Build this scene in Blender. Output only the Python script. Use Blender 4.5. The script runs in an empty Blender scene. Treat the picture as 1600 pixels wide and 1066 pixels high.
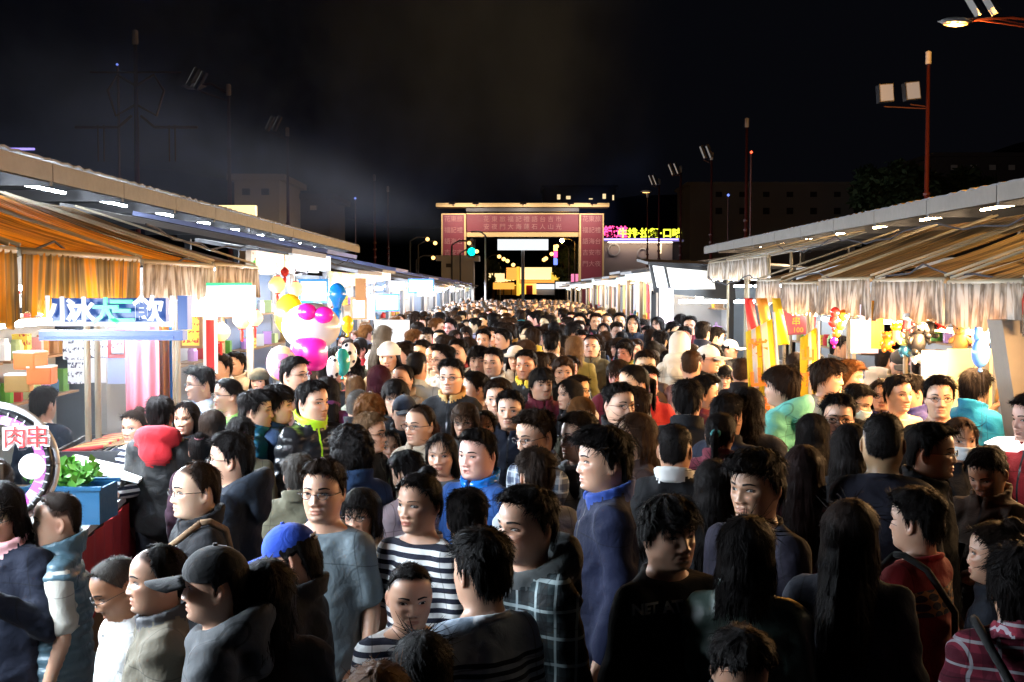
import bpy, math, random
import numpy as np
from mathutils import Vector, Matrix
from mathutils.bvhtree import BVHTree
C = bpy.context; SC = C.scene; COL = SC.collection
R_ = math.radians
MT = {}
# ---------------------------------------------------------------- camera, sky, exposure
CAMH, FPX, HOR = 2.25, 1900.0, 450.0
PIT = math.atan((533 - HOR) / FPX)
cam = bpy.data.cameras.new('camera'); cob = bpy.data.objects.new('camera', cam); COL.objects.link(cob); SC.camera = cob
cob.location = (0, 0, CAMH); cob.rotation_euler = (math.pi / 2 - PIT, 0, 0); cam.sensor_width = 36; cam.lens = 36 * FPX / 1600; cam.clip_start = .1; cam.clip_end = 3000
def at(px, py, d):
    """point of the place that stands d metres down the street and shows at (px, py) of the 1600 px photograph"""
    u, v = (px - 800) / FPX, (533 - py) / FPX
    fy, fz = math.cos(PIT) + v * math.sin(PIT), -math.sin(PIT) + v * math.cos(PIT)
    k = d / fy
    return Vector((u * k, d, CAMH + fz * k))
w = bpy.data.worlds.new('World'); SC.world = w; w.use_nodes = True
nt = w.node_tree; bg = nt.nodes['Background']
bg.inputs[0].default_value = (.16, .17, .26, 1); bg.inputs[1].default_value = .0020
SC.view_settings.view_transform = 'Standard'; SC.view_settings.look = 'None'; SC.view_settings.exposure = 2.5; SC.view_settings.gamma = 1; SC.view_settings.use_curve_mapping = False
SC.cycles.use_denoising = True; SC.cycles.max_bounces = 6; SC.cycles.diffuse_bounces = 3; SC.cycles.glossy_bounces = 2; SC.cycles.transmission_bounces = 3; SC.cycles.transparent_max_bounces = 8; SC.cycles.volume_bounces = 0
SC.cycles.sample_clamp_indirect = 3; SC.cycles.caustics_reflective = False; SC.cycles.caustics_refractive = False
# ---------------------------------------------------------------- materials
class NT:
    """small node-tree writer"""
    def __init__(s, name):
        s.m = bpy.data.materials.new(name); s.m.use_nodes = True; s.t = s.m.node_tree; s.n = s.t.nodes
        s.p = s.n['Principled BSDF']; s.out = s.n['Material Output']
    def node(s, kind, **kw):
        k = s.n.new('ShaderNode' + kind)
        for a, b in kw.items():
            if a.startswith('i_'):
                key = a[2:]; key = int(key) if key.isdigit() else key.replace('_', ' ')
                s.set(k.inputs[key], b)
            else: setattr(k, a, b)
        return k
    def set(s, inp, b):
        if isinstance(b, bpy.types.NodeSocket): s.t.links.new(b, inp)
        elif isinstance(b, (tuple, list)) and len(b) == 3 and inp.type == 'RGBA': inp.default_value = (*b, 1)
        else: inp.default_value = b
    def P(s, **kw):
        for a, b in kw.items(): s.set(s.p.inputs[a.replace('_', ' ')], b)
        return s
    def co(s, which='Object'): return s.node('TexCoord').outputs[which]
    def map(s, scale=(1, 1, 1), which='Object', rot=(0, 0, 0)): return s.node('Mapping', i_Vector=s.co(which), i_Scale=scale, i_Rotation=rot).outputs[0]
    def noise(s, scale, vec=None, detail=3, rough=.55): return s.node('TexNoise', i_Scale=scale, i_Detail=detail, i_Roughness=rough, i_Vector=vec if vec is not None else s.co()).outputs[0]
    def ramp(s, fac, stops):
        k = s.node('ValToRGB', i_0=fac); e = k.color_ramp.elements
        while len(e) < len(stops): e.new(.5)
        for el, (p, c) in zip(e, stops): el.position = p; el.color = (*c, 1) if len(c) == 3 else c
        return k.outputs[0]
    def mix(s, fac, a, b, mode='MIX'):
        k = s.node('Mix', data_type='RGBA', blend_type=mode)
        s.set(k.inputs[0], fac); s.set(k.inputs[6], a); s.set(k.inputs[7], b); return k.outputs[2]
    def math(s, op, a, b=0.0, c=None):
        k = s.node('Math', operation=op); s.set(k.inputs[0], a); s.set(k.inputs[1], b)
        if c is not None: s.set(k.inputs[2], c)
        return k.outputs[0]
    def bump(s, h, strength=.3, dist=.01): return s.node('Bump', i_Height=h, i_Strength=strength, i_Distance=dist).outputs[0]
    def objcol(s): return s.node('ObjectInfo').outputs['Color']
    def xyz(s, vec=None):
        k = s.node('SeparateXYZ', i_0=vec if vec is not None else s.co()); return k.outputs

def plain(name, col, rough=.5, metal=0.0, grain=.15, scale=40, bump=.15, emit=None, es=0, spec=.5, **kw):
    t = NT(name); n = t.noise(scale); n2 = t.noise(scale * .13, detail=4)
    c = t.mix(t.math('MULTIPLY', n2, grain * 2), col, tuple(x * .55 for x in col))
    t.P(Base_Color=c, Roughness=t.math('MULTIPLY_ADD', n, .25, rough - .12), Metallic=metal, Specular_IOR_Level=spec)
    if bump: t.P(Normal=t.bump(n, bump, .004))
    if emit: t.P(Emission_Color=emit, Emission_Strength=es)
    if kw: t.P(**kw)
    MT[name] = t.m; return t.m
def glow(name, col, s, base=(.8, .8, .8)):
    t = NT(name); t.P(Base_Color=base, Emission_Color=col, Emission_Strength=s, Roughness=.4)
    MT[name] = t.m; return t.m

t = NT('skin'); tint_ = t.node('VertexColor', layer_name='tint').outputs[0]
n = t.noise(16, detail=6, rough=.7); n2 = t.noise(260, detail=2)
c = t.mix(1.0, t.objcol(), tint_, 'MULTIPLY'); c = t.mix(t.math('MULTIPLY', n, .7), c, t.mix(1.0, c, (.92, .70, .60), 'MULTIPLY'))
t.P(Base_Color=c, Roughness=t.math('MULTIPLY_ADD', n2, .2, .34), Specular_IOR_Level=.45, Normal=t.bump(n2, .12, .002), Subsurface_Weight=.12, Subsurface_Radius=(.012, .005, .003), Subsurface_Scale=.6); MT['skin'] = t.m
plain('eye_white', (.5, .46, .42), .35, grain=.1, bump=0)
plain('eye_dark', (.012, .009, .008), .6, grain=0, bump=0, spec=.15)
t = NT('hair'); X, Y, Z = t.xyz()
ang = t.math('ARCTAN2', X, Y); vec = t.node('CombineXYZ', i_X=t.math('MULTIPLY', ang, 26), i_Y=t.math('MULTIPLY', Z, 14), i_Z=t.math('MULTIPLY', Y, 22)).outputs[0]
n = t.noise(1.6, vec, 4, .7)
c = t.mix(t.ramp(n, [(.35, (0, 0, 0)), (.75, (1, 1, 1))]), t.mix(1.0, t.objcol(), (.45, .45, .45), 'MULTIPLY'), t.mix(1.0, t.objcol(), (1.2, 1.1, 1.0), 'MULTIPLY'))
t.P(Base_Color=c, Roughness=t.math('MULTIPLY_ADD', n, .3, .36), Specular_IOR_Level=.05, Normal=t.bump(n, .7, .008)); MT['hair'] = t.m
def cloth(name, colour, rough=.85, sheen=.04, extra=None):
    t = NT(name); w = t.noise(420, detail=2); n = t.noise(6, detail=5)
    c = colour(t) if callable(colour) else colour
    X, Y, Z = t.xyz()      # stitched seams: shoulder line, yoke across the back, side seam
    def line(v, at_, wd): return t.math('LESS_THAN', t.math('ABSOLUTE', t.math('SUBTRACT', v, at_)), wd)
    seam = t.math('MAXIMUM', t.math('MULTIPLY', line(t.math('ADD', t.math('ABSOLUTE', X), t.math('MULTIPLY', Z, .12)), .318, .0026), t.math('GREATER_THAN', Z, 1.16)), line(t.math('ADD', Z, t.math('MULTIPLY', t.math('ABSOLUTE', X), .10)), 1.312, .0022))
    c = t.mix(t.math('MULTIPLY', n, .5), c, t.mix(1.0, c, (.6, .6, .62), 'MULTIPLY')); c = t.mix(t.math('MULTIPLY', seam, .55), c, t.mix(1.0, c, (.25, .25, .25), 'MULTIPLY'))
    h = t.math('MULTIPLY_ADD', t.noise(38, detail=3), .5, t.math('MULTIPLY_ADD', w, .2, t.math('MULTIPLY', t.node('TexNoise', i_Scale=12, i_Detail=4, i_Distortion=1.4, i_Vector=t.co()).outputs[0], 2.2)))
    t.P(Base_Color=c, Roughness=rough, Normal=t.bump(h, .40, .008), Sheen_Weight=sheen, Specular_IOR_Level=.3)
    if extra: t.P(**extra)
    MT[name] = t.m; return t.m
cloth('cloth', lambda t: t.objcol())
cloth('nylon', lambda t: t.objcol(), .28, .0, dict(Specular_IOR_Level=.6))
cloth('felt', lambda t: t.objcol(), .9, .15)
plain('zip', (.05, .05, .055), .3, .8, bump=0); plain('frame_dark', (.012, .011, .012), .25, bump=0, grain=0); plain('mask', (.75, .80, .82), .8, scale=150)
t = NT('lens'); gl = t.node('BsdfGlossy', i_Roughness=.03); tr = t.node('BsdfTransparent'); mx = t.node('MixShader', i_0=.13); t.t.links.new(tr.outputs[0], mx.inputs[1]); t.t.links.new(gl.outputs[0], mx.inputs[2]); t.t.links.new(mx.outputs[0], t.out.inputs[0]); MT['lens'] = t.m
def stripes(name, a, b, per, duty=.5, axis=2, lo=-9, base=None):
    def col(t):
        z = t.xyz()[axis]; fr = t.math('FRACT', t.math('DIVIDE', z, per)); m = t.math('GREATER_THAN', fr, duty)
        if lo > -9 or base:
            m = t.math('MULTIPLY', m, t.math('LESS_THAN', z, lo))
        return t.mix(m, a, b)
    return cloth(name, col)
def plaid(name, base, dark, light, per):
    def col(t):
        X, Y, Z = t.xyz()
        def band(v, w, off=0): return t.math('LESS_THAN', t.math('FRACT', t.math('ADD', t.math('DIVIDE', v, per), off)), w)
        u = t.math('ADD', X, t.math('MULTIPLY', Y, .8))
        c = t.mix(t.math('MULTIPLY', band(u, .42), .7), base, dark); c = t.mix(t.math('MULTIPLY', band(Z, .42), .7), c, dark)
        c = t.mix(t.math('MULTIPLY', band(u, .12, .25), .75), c, light); return t.mix(t.math('MULTIPLY', band(Z, .12, .25), .75), c, light)
    return cloth(name, col)
# ---------------------------------------------------------------- materials of the street
for nm, colr, s in (('tube_cool', (.70, .85, 1.0), 10), ('tube_white', (1, .84, .62), 10), ('tube_warm', (1, .56, .20), 16), ('tube_far', (.80, .90, 1.0), 13), ('tube_far_warm', (1, .66, .34), 15), ('tube_roof', (.80, .90, 1.0), 34), ('tube_roof_warm', (1, .70, .40), 28), ('tube_gate', (1, .80, .66), 18), ('mural_fill', (1, .8, .62), 3.5), ('sodium_mid', (1, .45, .06), 130), ('wheel_print_glow', (1, 1, 1), .04),
                    ('bulb', (1, .85, .6), 12), ('sodium', (1, .30, .03), .75), ('sodium_far', (1, .50, .14), .75), ('led_green', (.05, 1, .35), .25), ('led_blue', (.18, .28, 1), .3), ('led_violet', (.55, .25, 1), .3), ('led_white', (.85, .9, 1), .24),
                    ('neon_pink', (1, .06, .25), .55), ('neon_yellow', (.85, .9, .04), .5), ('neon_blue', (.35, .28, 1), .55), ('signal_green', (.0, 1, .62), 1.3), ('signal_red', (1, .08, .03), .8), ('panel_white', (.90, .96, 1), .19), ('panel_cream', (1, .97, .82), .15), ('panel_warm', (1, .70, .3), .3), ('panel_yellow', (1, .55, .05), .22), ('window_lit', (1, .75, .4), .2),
                    ('panel_orange', (1, .36, .05), .25), ('lantern_glow', (1, .50, .04), .20), ('panel_blue', (.25, .35, 1), .3), ('panel_pink', (1, .12, .55), .16), ('panel_lilac', (.85, .45, .95), .10), ('lamp_disc', (1, .98, .95), .6), ('led_panel_blue', (.02, .12, .60), .10), ('screen', (.6, .75, 1), .12)):
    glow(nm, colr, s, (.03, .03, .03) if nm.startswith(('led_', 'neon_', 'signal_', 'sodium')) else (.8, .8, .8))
t = MT['led_panel_blue'].node_tree.nodes['Principled BSDF']; t.inputs['Base Color'].default_value = (.004, .02, .06, 1)
for k in ('led_green', 'led_blue', 'led_violet', 'led_white', 'neon_pink', 'neon_yellow', 'signal_red', 'window_lit', 'signal_green', 'sodium_far', 'bulb', 'lantern_glow', 'panel_pink', 'panel_lilac', 'panel_yellow', 'panel_orange'): MT[k].cycles.emission_sampling = 'NONE'
def fabric(name, col, trans, streak=0.0, dark=None, sc=(60, 60, 1.5)):
    """awning cloth that light comes through"""
    t = NT(name); v = t.map(sc); n = t.noise(1.0, v, 4); n2 = t.noise(2.2, None, 5)
    c = t.ramp(n, [(.30, col), (.43, tuple(x * .9 + .08 for x in col)), (.50, dark or tuple(x * .6 for x in col)), (.58, tuple(x * .5 for x in (dark or col))), (.68, col)]) if streak else col
    c = t.mix(t.math('MULTIPLY', n2, .6), c, t.mix(1.0, c, (.45, .38, .3), 'MULTIPLY'))
    t.P(Base_Color=c, Roughness=.6, Specular_IOR_Level=.3, Normal=t.bump(n2, .2, .01))
    tr = t.node('BsdfTranslucent'); t.set(tr.inputs[0], c); mx = t.node('MixShader', i_0=trans)
    t.t.links.new(t.p.outputs[0], mx.inputs[1]); t.t.links.new(tr.outputs[0], mx.inputs[2]); t.t.links.new(mx.outputs[0], t.out.inputs[0]); MT[name] = t.m
fabric('awning_orange', (.95, .44, .008), .62, 1, (.66, .30, .02), (1, 14, 1)); fabric('awning_ochre', (.40, .21, .035), .42, 1, (.20, .11, .03), (1, 14, 1)); fabric('awning_white', (.7, .7, .68), .5); fabric('awning_blue', (.25, .3, .55), .4)
fabric('valance_orange', (.95, .46, .01), .60, 1, (.50, .36, .17), (3, 11, .5)); fabric('valance_grey', (.72, .67, .60), .42, 1, (.44, .35, .26), (3, 9, 2.2))
fabric('banner_yellow', (.80, .62, .02), .35); fabric('banner_white', (.78, .76, .70), .35); fabric('banner_red', (.70, .05, .05), .3); fabric('banner_pink', (.75, .22, .28), .35); fabric('banner_orange', (.8, .4, .05), .35)
plain('asphalt', (.05, .05, .052), .85, scale=60, grain=.4, bump=.4); plain('fascia', (.17, .145, .115), .5, grain=.45, scale=14); plain('steel_dark', (.06, .06, .065), .5, .6); plain('steel_white', (.72, .73, .75), .35, scale=30); plain('roof_sheet', (.16, .16, .17), .6, .2, grain=.4, scale=12)
plain('wall_white', (.36, .37, .38), .7); plain('wall_blue', (.16, .22, .34), .7); plain('wall_warm', (.42, .25, .08), .7); plain('wall_dark', (.05, .05, .055), .7); plain('wood', (.30, .16, .07), .6, grain=.4); plain('black_frame', (.02, .02, .022), .45); plain('pillar_grey', (.22, .20, .17), .75, grain=.3)
plain('counter_white', (.65, .66, .68), .3); plain('red_cloth', (.55, .04, .05), .8); plain('blue_plastic', (.015, .11, .24), .35); plain('orange_plastic', (.80, .22, .06), .4); plain('leaf_green', (.10, .32, .03), .6, grain=.4); plain('pale_green', (.45, .55, .25), .6); plain('paper', (.82, .82, .80), .8, grain=.05); plain('paper_pink', (.75, .38, .40), .8); plain('paper_blue', (.45, .52, .72), .8); plain('rail_tan', (.40, .33, .22), .4, grain=.3); plain('ink', (.03, .03, .04), .8, grain=0); plain('ink_red', (.62, .03, .03), .7, grain=0); plain('print_yellow', (.85, .65, .05), .7, grain=0)
plain('gate_red', (.12, .006, .016), .6, grain=.2, scale=6); plain('gate_gold', (.48, .33, .14), .6, grain=.25, scale=6); plain('gate_letter', (.24, .10, .10), .6, grain=0); plain('pole_red', (.07, .012, .010), .45, grain=.3); plain('lamp_grey', (.5, .5, .5), .4); plain('glass_pale', (.7, .72, .75), .1, spec=.8)
plain('building_dark', (.05, .04, .04), .85, scale=3); plain('building_grey', (.42, .39, .36), .85, scale=3); plain('hill', (.02, .025, .02), .95, scale=2, grain=.5); plain('mural', (.42, .34, .30), .8, scale=1.1, grain=.5); plain('bark', (.08, .05, .03), .9, scale=20); plain('leaf_dark', (.05, .08, .03), .7, scale=5, grain=.4)
for nm, colr in (('foil_white', (.46, .45, .46)), ('foil_pink', (.85, .02, .35)), ('foil_blue', (.01, .17, .62)), ('foil_yellow', (.90, .62, .02)), ('foil_orange', (.85, .22, .02)), ('foil_red', (.75, .04, .03)), ('foil_sky', (.10, .30, .80)), ('foil_lilac', (.65, .35, .75)), ('rubber_teal', (.02, .35, .33))):
    t = NT(nm); n = t.noise(30, detail=3); t.P(Base_Color=colr, Roughness=.22, Specular_IOR_Level=.6, Coat_Weight=.3, Coat_Roughness=.1, Normal=t.bump(n, .12, .006)); MT[nm] = t.m
t = NT('foil_spotted'); vo = t.node('TexVoronoi', i_Scale=18, i_Vector=t.co()); t.P(Base_Color=t.ramp(vo.outputs[0], [(.30, (.02, .02, .03)), (.34, (.82, .80, .8))]), Roughness=.25); MT['foil_spotted'] = t.m
t = NT('foil_printed'); vo = t.node('TexVoronoi', i_Scale=11, i_Vector=t.co()); hs = t.node('HueSaturation', i_Saturation=1.0, i_Value=.9, i_Color=vo.outputs[1]); t.P(Base_Color=t.mix(.55, hs.outputs[0], (.85, .25, .32)), Roughness=.25); MT['foil_printed'] = t.m
t = NT('acrylic'); gl = t.node('BsdfGlossy', i_Roughness=.05); tr = t.node('BsdfTransparent', i_Color=(.86, .9, .9)); mx = t.node('MixShader', i_0=.10); t.t.links.new(tr.outputs[0], mx.inputs[1]); t.t.links.new(gl.outputs[0], mx.inputs[2]); t.t.links.new(mx.outputs[0], t.out.inputs[0]); MT['acrylic'] = t.m
# printed menu: rows of small dark strokes on paper
def menu(name, paper, ink):
    t = NT(name); X, Y, Z = t.xyz(); n = t.noise(55, t.map((1, 1, .6)), 2)
    row = t.math('GREATER_THAN', t.math('FRACT', t.math('MULTIPLY', Z, 15)), .42); m = t.math('MULTIPLY', row, t.math('GREATER_THAN', n, .53))
    t.P(Base_Color=t.mix(m, paper, ink), Roughness=.7); MT[name] = t.m
menu('menu_black', (.80, .80, .78), (.10, .09, .12)); menu('menu_red', (.82, .78, .76), (.60, .08, .08)); menu('menu_yellow', (.80, .60, .08), (.5, .05, .03))
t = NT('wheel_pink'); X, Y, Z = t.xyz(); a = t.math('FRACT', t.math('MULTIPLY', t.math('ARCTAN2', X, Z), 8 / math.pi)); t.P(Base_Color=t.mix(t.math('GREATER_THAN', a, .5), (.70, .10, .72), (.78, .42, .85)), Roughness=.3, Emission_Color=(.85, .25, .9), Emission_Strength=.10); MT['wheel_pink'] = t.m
cloth('stripe_sleeve', lambda t: t.mix(t.math('GREATER_THAN', t.math('FRACT', t.math('DIVIDE', t.xyz()[2], .042)), .5), (.75, .75, .74), (.012, .014, .03)))
def hem_stripes(t):
    z = t.xyz()[2]; m = t.math('MULTIPLY', t.math('GREATER_THAN', t.math('FRACT', t.math('DIVIDE', z, .030)), .52), t.math('LESS_THAN', z, 1.335)); return t.mix(m, (.40, .50, .62), (.02, .03, .05))
cloth('blue_hem_stripes', hem_stripes)
plaid('plaid_dark', (.035, .055, .06), (.006, .007, .009), (.45, .55, .56), .085); plaid('plaid_red', (.30, .03, .06), (.10, .01, .025), (.60, .62, .68), .075); plaid('plaid_blue', (.45, .52, .58), (.03, .05, .12), (.7, .75, .78), .07)
def nordic(t):
    X, Y, Z = t.xyz(); u = t.math('ADD', X, t.math('MULTIPLY', Y, .7))
    b = t.math('MULTIPLY', t.math('GREATER_THAN', Z, 1.235), t.math('LESS_THAN', Z, 1.335))
    k = t.math('GREATER_THAN', t.math('ADD', t.math('ABSOLUTE', t.math('SINE', t.math('MULTIPLY', u, 62))), t.math('ABSOLUTE', t.math('SINE', t.math('MULTIPLY', Z, 95)))), 1.15)
    return t.mix(b, (.30, .018, .022), t.mix(k, (.42, .20, .08), (.05, .04, .06)))
cloth('nordic_red', nordic)
t = NT('leather_green'); n = t.noise(7, detail=6); t.P(Base_Color=t.mix(n, (.03, .055, .045), (.10, .14, .12)), Roughness=.42, Normal=t.bump(n, .6, .02)); MT['leather_green'] = t.m
cloth('fur', lambda t: (.55, .42, .25), .95, .5)
MT['lime'] = plain('lime', (.45, .80, .02), .6, bump=0)

# printed light boards: blocks of pale colour, as a food stall's picture panels look from afar
def print_board(name, tint, s, sat):
    t = NT(name); vo = t.node('TexVoronoi', i_Scale=1.0, i_Vector=t.map((5, 2.6, 7)), distance='CHEBYCHEV'); hs = t.node('HueSaturation', i_Saturation=sat, i_Value=1.0, i_Color=vo.outputs[1])
    n = t.noise(30, t.map((1, 1, .5)), 2); c = t.mix(t.math('GREATER_THAN', n, .60), t.mix(.62, hs.outputs[0], tint), t.mix(.5, hs.outputs[0], (.12, .10, .14)))
    t.P(Base_Color=c, Emission_Color=c, Emission_Strength=s, Roughness=.35); MT[name] = t.m
print_board('board_white', (.92, .96, 1), .11, 1.0); print_board('board_warm', (1, .82, .5), .11, 1.2); print_board('board_blue', (.5, .6, 1), .12, 1.3); print_board('print_wall', (.6, .55, .5), .0, 1.2)
# ---------------------------------------------------------------- solid shapes from distance fields
def surfnet(F, xs, ys, zs):
    """mesh of the zero surface of F sampled on a rectilinear grid; returns verts (n,3), quads (m,4)"""
    nx, ny, nz = F.shape
    S = F < 0
    cn = (nx - 1, ny - 1, nz - 1)
    P, C, Q = [], [], []
    ax = (xs, ys, zs)
    for a in range(3):
        sl0 = [slice(None)] * 3; sl1 = [slice(None)] * 3
        sl0[a] = slice(0, -1); sl1[a] = slice(1, None)
        A, B = S[tuple(sl0)], S[tuple(sl1)]
        idx = np.argwhere(A != B)
        if not len(idx): continue
        i2 = idx.copy(); i2[:, a] += 1
        f0 = F[tuple(idx.T)]; f1 = F[tuple(i2.T)]
        t = f0 / (f0 - f1)
        pt = np.stack([ax[k][idx[:, k]] for k in range(3)], 1).astype(np.float64)
        pt[:, a] += t * (ax[a][i2[:, a]] - ax[a][idx[:, a]])
        b, c = [(1, 2), (2, 0), (0, 1)][a]
        ok = (idx[:, b] > 0) & (idx[:, c] > 0) & (idx[:, b] < cn[b]) & (idx[:, c] < cn[c])
        idx, pt, flip = idx[ok], pt[ok], A[tuple(idx[ok].T)]
        q = []
        for db, dc in ((-1, -1), (0, -1), (0, 0), (-1, 0)):
            e = idx.copy(); e[:, b] += db; e[:, c] += dc
            k = (e[:, 0] * cn[1] + e[:, 1]) * cn[2] + e[:, 2]
            q.append(k); C.append(k); P.append(pt)
        q = np.stack(q, 1)
        q[~flip] = q[~flip][:, ::-1]
        Q.append(q)
    C = np.concatenate(C); P = np.concatenate(P); Q = np.concatenate(Q)
    u, inv = np.unique(C, return_inverse=True)
    n = np.bincount(inv)
    V = np.stack([np.bincount(inv, P[:, k]) / n for k in range(3)], 1)
    return V, np.searchsorted(u, Q)

def np_mesh(name, V, Q, mats=(), mi=None, tint=None, smooth=True):
    me = bpy.data.meshes.new(name)
    V = np.asarray(V, np.float32)
    if isinstance(Q, np.ndarray):
        k = Q.shape[1]; m = len(Q)
        me.vertices.add(len(V)); me.vertices.foreach_set('co', V.ravel())
        me.loops.add(m * k); me.loops.foreach_set('vertex_index', Q.astype(np.int32).ravel())
        me.polygons.add(m)
        me.polygons.foreach_set('loop_start', np.arange(0, m * k, k, dtype=np.int32))
    else:
        me.from_pydata([tuple(map(float, v)) for v in V], [], [tuple(map(int, q)) for q in Q]); m = len(Q)
    for x in mats: me.materials.append(x)
    if mi is not None: me.polygons.foreach_set('material_index', np.asarray(mi, np.int32))
    if tint is not None:
        at = me.color_attributes.new('tint', 'FLOAT_COLOR', 'POINT')
        at.data.foreach_set('color', np.concatenate([tint, np.ones((len(tint), 1))], 1).astype(np.float32).ravel())
    if smooth: me.polygons.foreach_set('use_smooth', np.ones(m, bool))
    me.update(calc_edges=True)
    return me

def sst(a, b, x):
    t = np.clip((x - a) / (b - a), 0, 1)
    return t * t * (3 - 2 * t)
def smin(a, b, k):
    h = np.clip(.5 + .5 * (b - a) / k, 0, 1)
    return b + (a - b) * h - k * h * (1 - h)
def caps(X, Y, Z, a, b, ra, rb=None):
    rb = ra if rb is None else rb
    ax, ay, az = a; bx, by, bz = b[0] - ax, b[1] - ay, b[2] - az
    L = bx * bx + by * by + bz * bz + 1e-12
    px, py, pz = X - ax, Y - ay, Z - az
    t = np.clip((px * bx + py * by + pz * bz) / L, 0, 1)
    return np.sqrt((px - t * bx) ** 2 + (py - t * by) ** 2 + (pz - t * bz) ** 2) - (ra + (rb - ra) * t)
def elli(X, Y, Z, c, r):
    q = np.sqrt(((X - c[0]) / r[0]) ** 2 + ((Y - c[1]) / r[1]) ** 2 + ((Z - c[2]) / r[2]) ** 2)
    return (q - 1) * min(r)
def hash3(i, j, k, s=0):
    h = (i * 374761393 + j * 668265263 + k * 2147483647 + s * 974634777) & 0xffffffff
    h = ((h ^ (h >> 13)) * 1274126177) & 0xffffffff
    return ((h ^ (h >> 16)) & 0xffff) / 65535.0 * 2 - 1
def vnoise(x, y, z, s=0):
    x, y, z = np.broadcast_arrays(x, y, z)
    i, j, k = np.floor(x).astype(np.int64), np.floor(y).astype(np.int64), np.floor(z).astype(np.int64)
    u, v, w = x - i, y - j, z - k
    u, v, w = u * u * (3 - 2 * u), v * v * (3 - 2 * v), w * w * (3 - 2 * w)
    r = 0
    for a in (0, 1):
        for b in (0, 1):
            for c in (0, 1):
                r = r + hash3(i + a, j + b, k + c, s) * (u if a else 1 - u) * (v if b else 1 - v) * (w if c else 1 - w)
    return r

# ---------------------------------------------------------------- heads (unit: head height, chin 0, crown 1, f = forward)
HT = .23
_HZ = np.array([-.12, -.06, -.02, .02, .08, .15, .22, .30, .40, .50, .58, .66])
_HF = np.array([.02, .14, .29, .375, .405, .40, .405, .405, .41, .405, .425, .425])
_HB = -np.array([.22, .25, .27, .28, .30, .325, .35, .375, .395, .41, .415, .415])
_HW = np.array([.12, .19, .215, .235, .26, .285, .305, .322, .335, .34, .338, .335])
_fz = np.linspace(-.12, .66, 160)
def _sm(t):
    y = np.interp(_fz, _HZ, t); k = np.ones(9) / 9
    return np.convolve(np.pad(y, 4, mode='edge'), k, 'valid')
_FF, _FB, _FW = _sm(_HF), _sm(_HB), _sm(_HW)
HEADS = {'man': dict(jaw=1.0, nose=1.0, w=1.0, lip=1.0, eye=1.0), 'round': dict(jaw=1.14, nose=.95, w=1.06, lip=1.0, eye=.85),
         'thin': dict(jaw=.93, nose=1.15, w=.95, lip=.9, eye=1.0), 'woman': dict(jaw=.88, nose=.78, w=.965, lip=1.2, eye=1.2),
         'girl': dict(jaw=.94, nose=.7, w=1.0, lip=1.2, eye=1.25), 'boy': dict(jaw=.98, nose=.72, w=1.04, lip=1.0, eye=1.15)}

def head_delta(x, z, v):
    a = np.abs(x); g = lambda c, s, u: np.exp(-((u - c) / s) ** 2)
    A = np.interp(z, [.27, .29, .315, .345, .40, .50, .56, .60], [0, .028, .080, .086, .062, .028, .012, 0]) * v['nose']
    sg = np.interp(z, [.27, .32, .36, .45, .56], [.075, .085, .06, .045, .04])
    d = A * np.exp(-(x / sg) ** 2) + .04 * g(.075, .035, a) * g(.312, .03, z)
    d = d - .06 * g(.15, .085, a) * g(.485, .05, z) + .014 * g(.14, .12, a) * g(.585, .04, z)
    d = d + .025 * g(.2, .09, a) * g(.38, .08, z)
    d = d - .014 * g(.235, .07, a) * g(.20, .07, z) - .008 * g(0, .025, x) * g(.255, .03, z) + .008 * g(.15, .06, a) * g(.43, .02, z)
    nl = np.abs(a - np.interp(z, [.15, .30], [.165, .085])); d = d - .013 * np.exp(-(nl / .022) ** 2) * sst(.14, .18, z) * sst(.33, .29, z)
    L = v['lip']
    d = d + .032 * L * g(0, .11, x) * g(.215, .022, z) + .034 * L * g(0, .095, x) * g(.163, .024, z)
    d = d - .022 * g(0, .13, x) * g(.19, .013, z) - .02 * g(0, .1, x) * g(.112, .03, z) + .025 * g(0, .1, x) * g(.05, .045, z)
    return d
def head_section(z, v):
    zz = np.clip(z, -.12, .66)
    fr, bk, w = np.interp(zz, _fz, _FF), np.interp(zz, _fz, _FB), np.interp(zz, _fz, _FW)
    w = w * (v['w'] + (v['jaw'] - 1) * sst(.45, .1, zz))
    n = np.interp(zz, [.1, .2, .45, .6, .66], [2, 2.25, 2.3, 2.1, 2])
    return fr, bk, w, n
def head_sdf(x, f, z, v, detail=True):
    fr, bk, w, n = head_section(z, v)
    c, d = (fr + bk) / 2, (fr - bk) / 2
    fe = f - head_delta(x, z, v) * sst(0, .2, f) if detail else f
    u = np.abs(x) / w; q = np.abs(fe - c) / d
    low = ((u ** n + q ** n) ** (1 / n) - 1) * np.minimum(w, d) + np.maximum(-.12 - z, 0)
    top = (np.sqrt((x / (.335 * v['w'])) ** 2 + ((f - .005) / .42) ** 2 + ((z - .66) / .34) ** 2) - 1) * .335
    return np.where(z > .66, top, low)
def face_f(x, z, v):
    fr, bk, w, n = head_section(np.array([z]), v)
    c, d = (fr + bk) / 2, (fr - bk) / 2
    return float((c + d * np.maximum(1 - (abs(x) / w) ** n, 0) ** (1 / n) + head_delta(np.array([x]), np.array([z]), v))[0])

def head_matrix(yaw, pitch, roll=0):
    """head frame (metres) -> body frame; the head turns on the top of the neck"""
    piv = Vector((0, .012, 1.47 + .3 * HT))
    R = Matrix.Rotation(R_(yaw), 4, 'Z') @ Matrix.Rotation(R_(pitch), 4, 'X') @ Matrix.Rotation(R_(roll), 4, 'Y')
    return Matrix.Translation(piv) @ R @ Matrix.Translation(Vector((0, 0.0, 1.47)) - piv)

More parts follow.
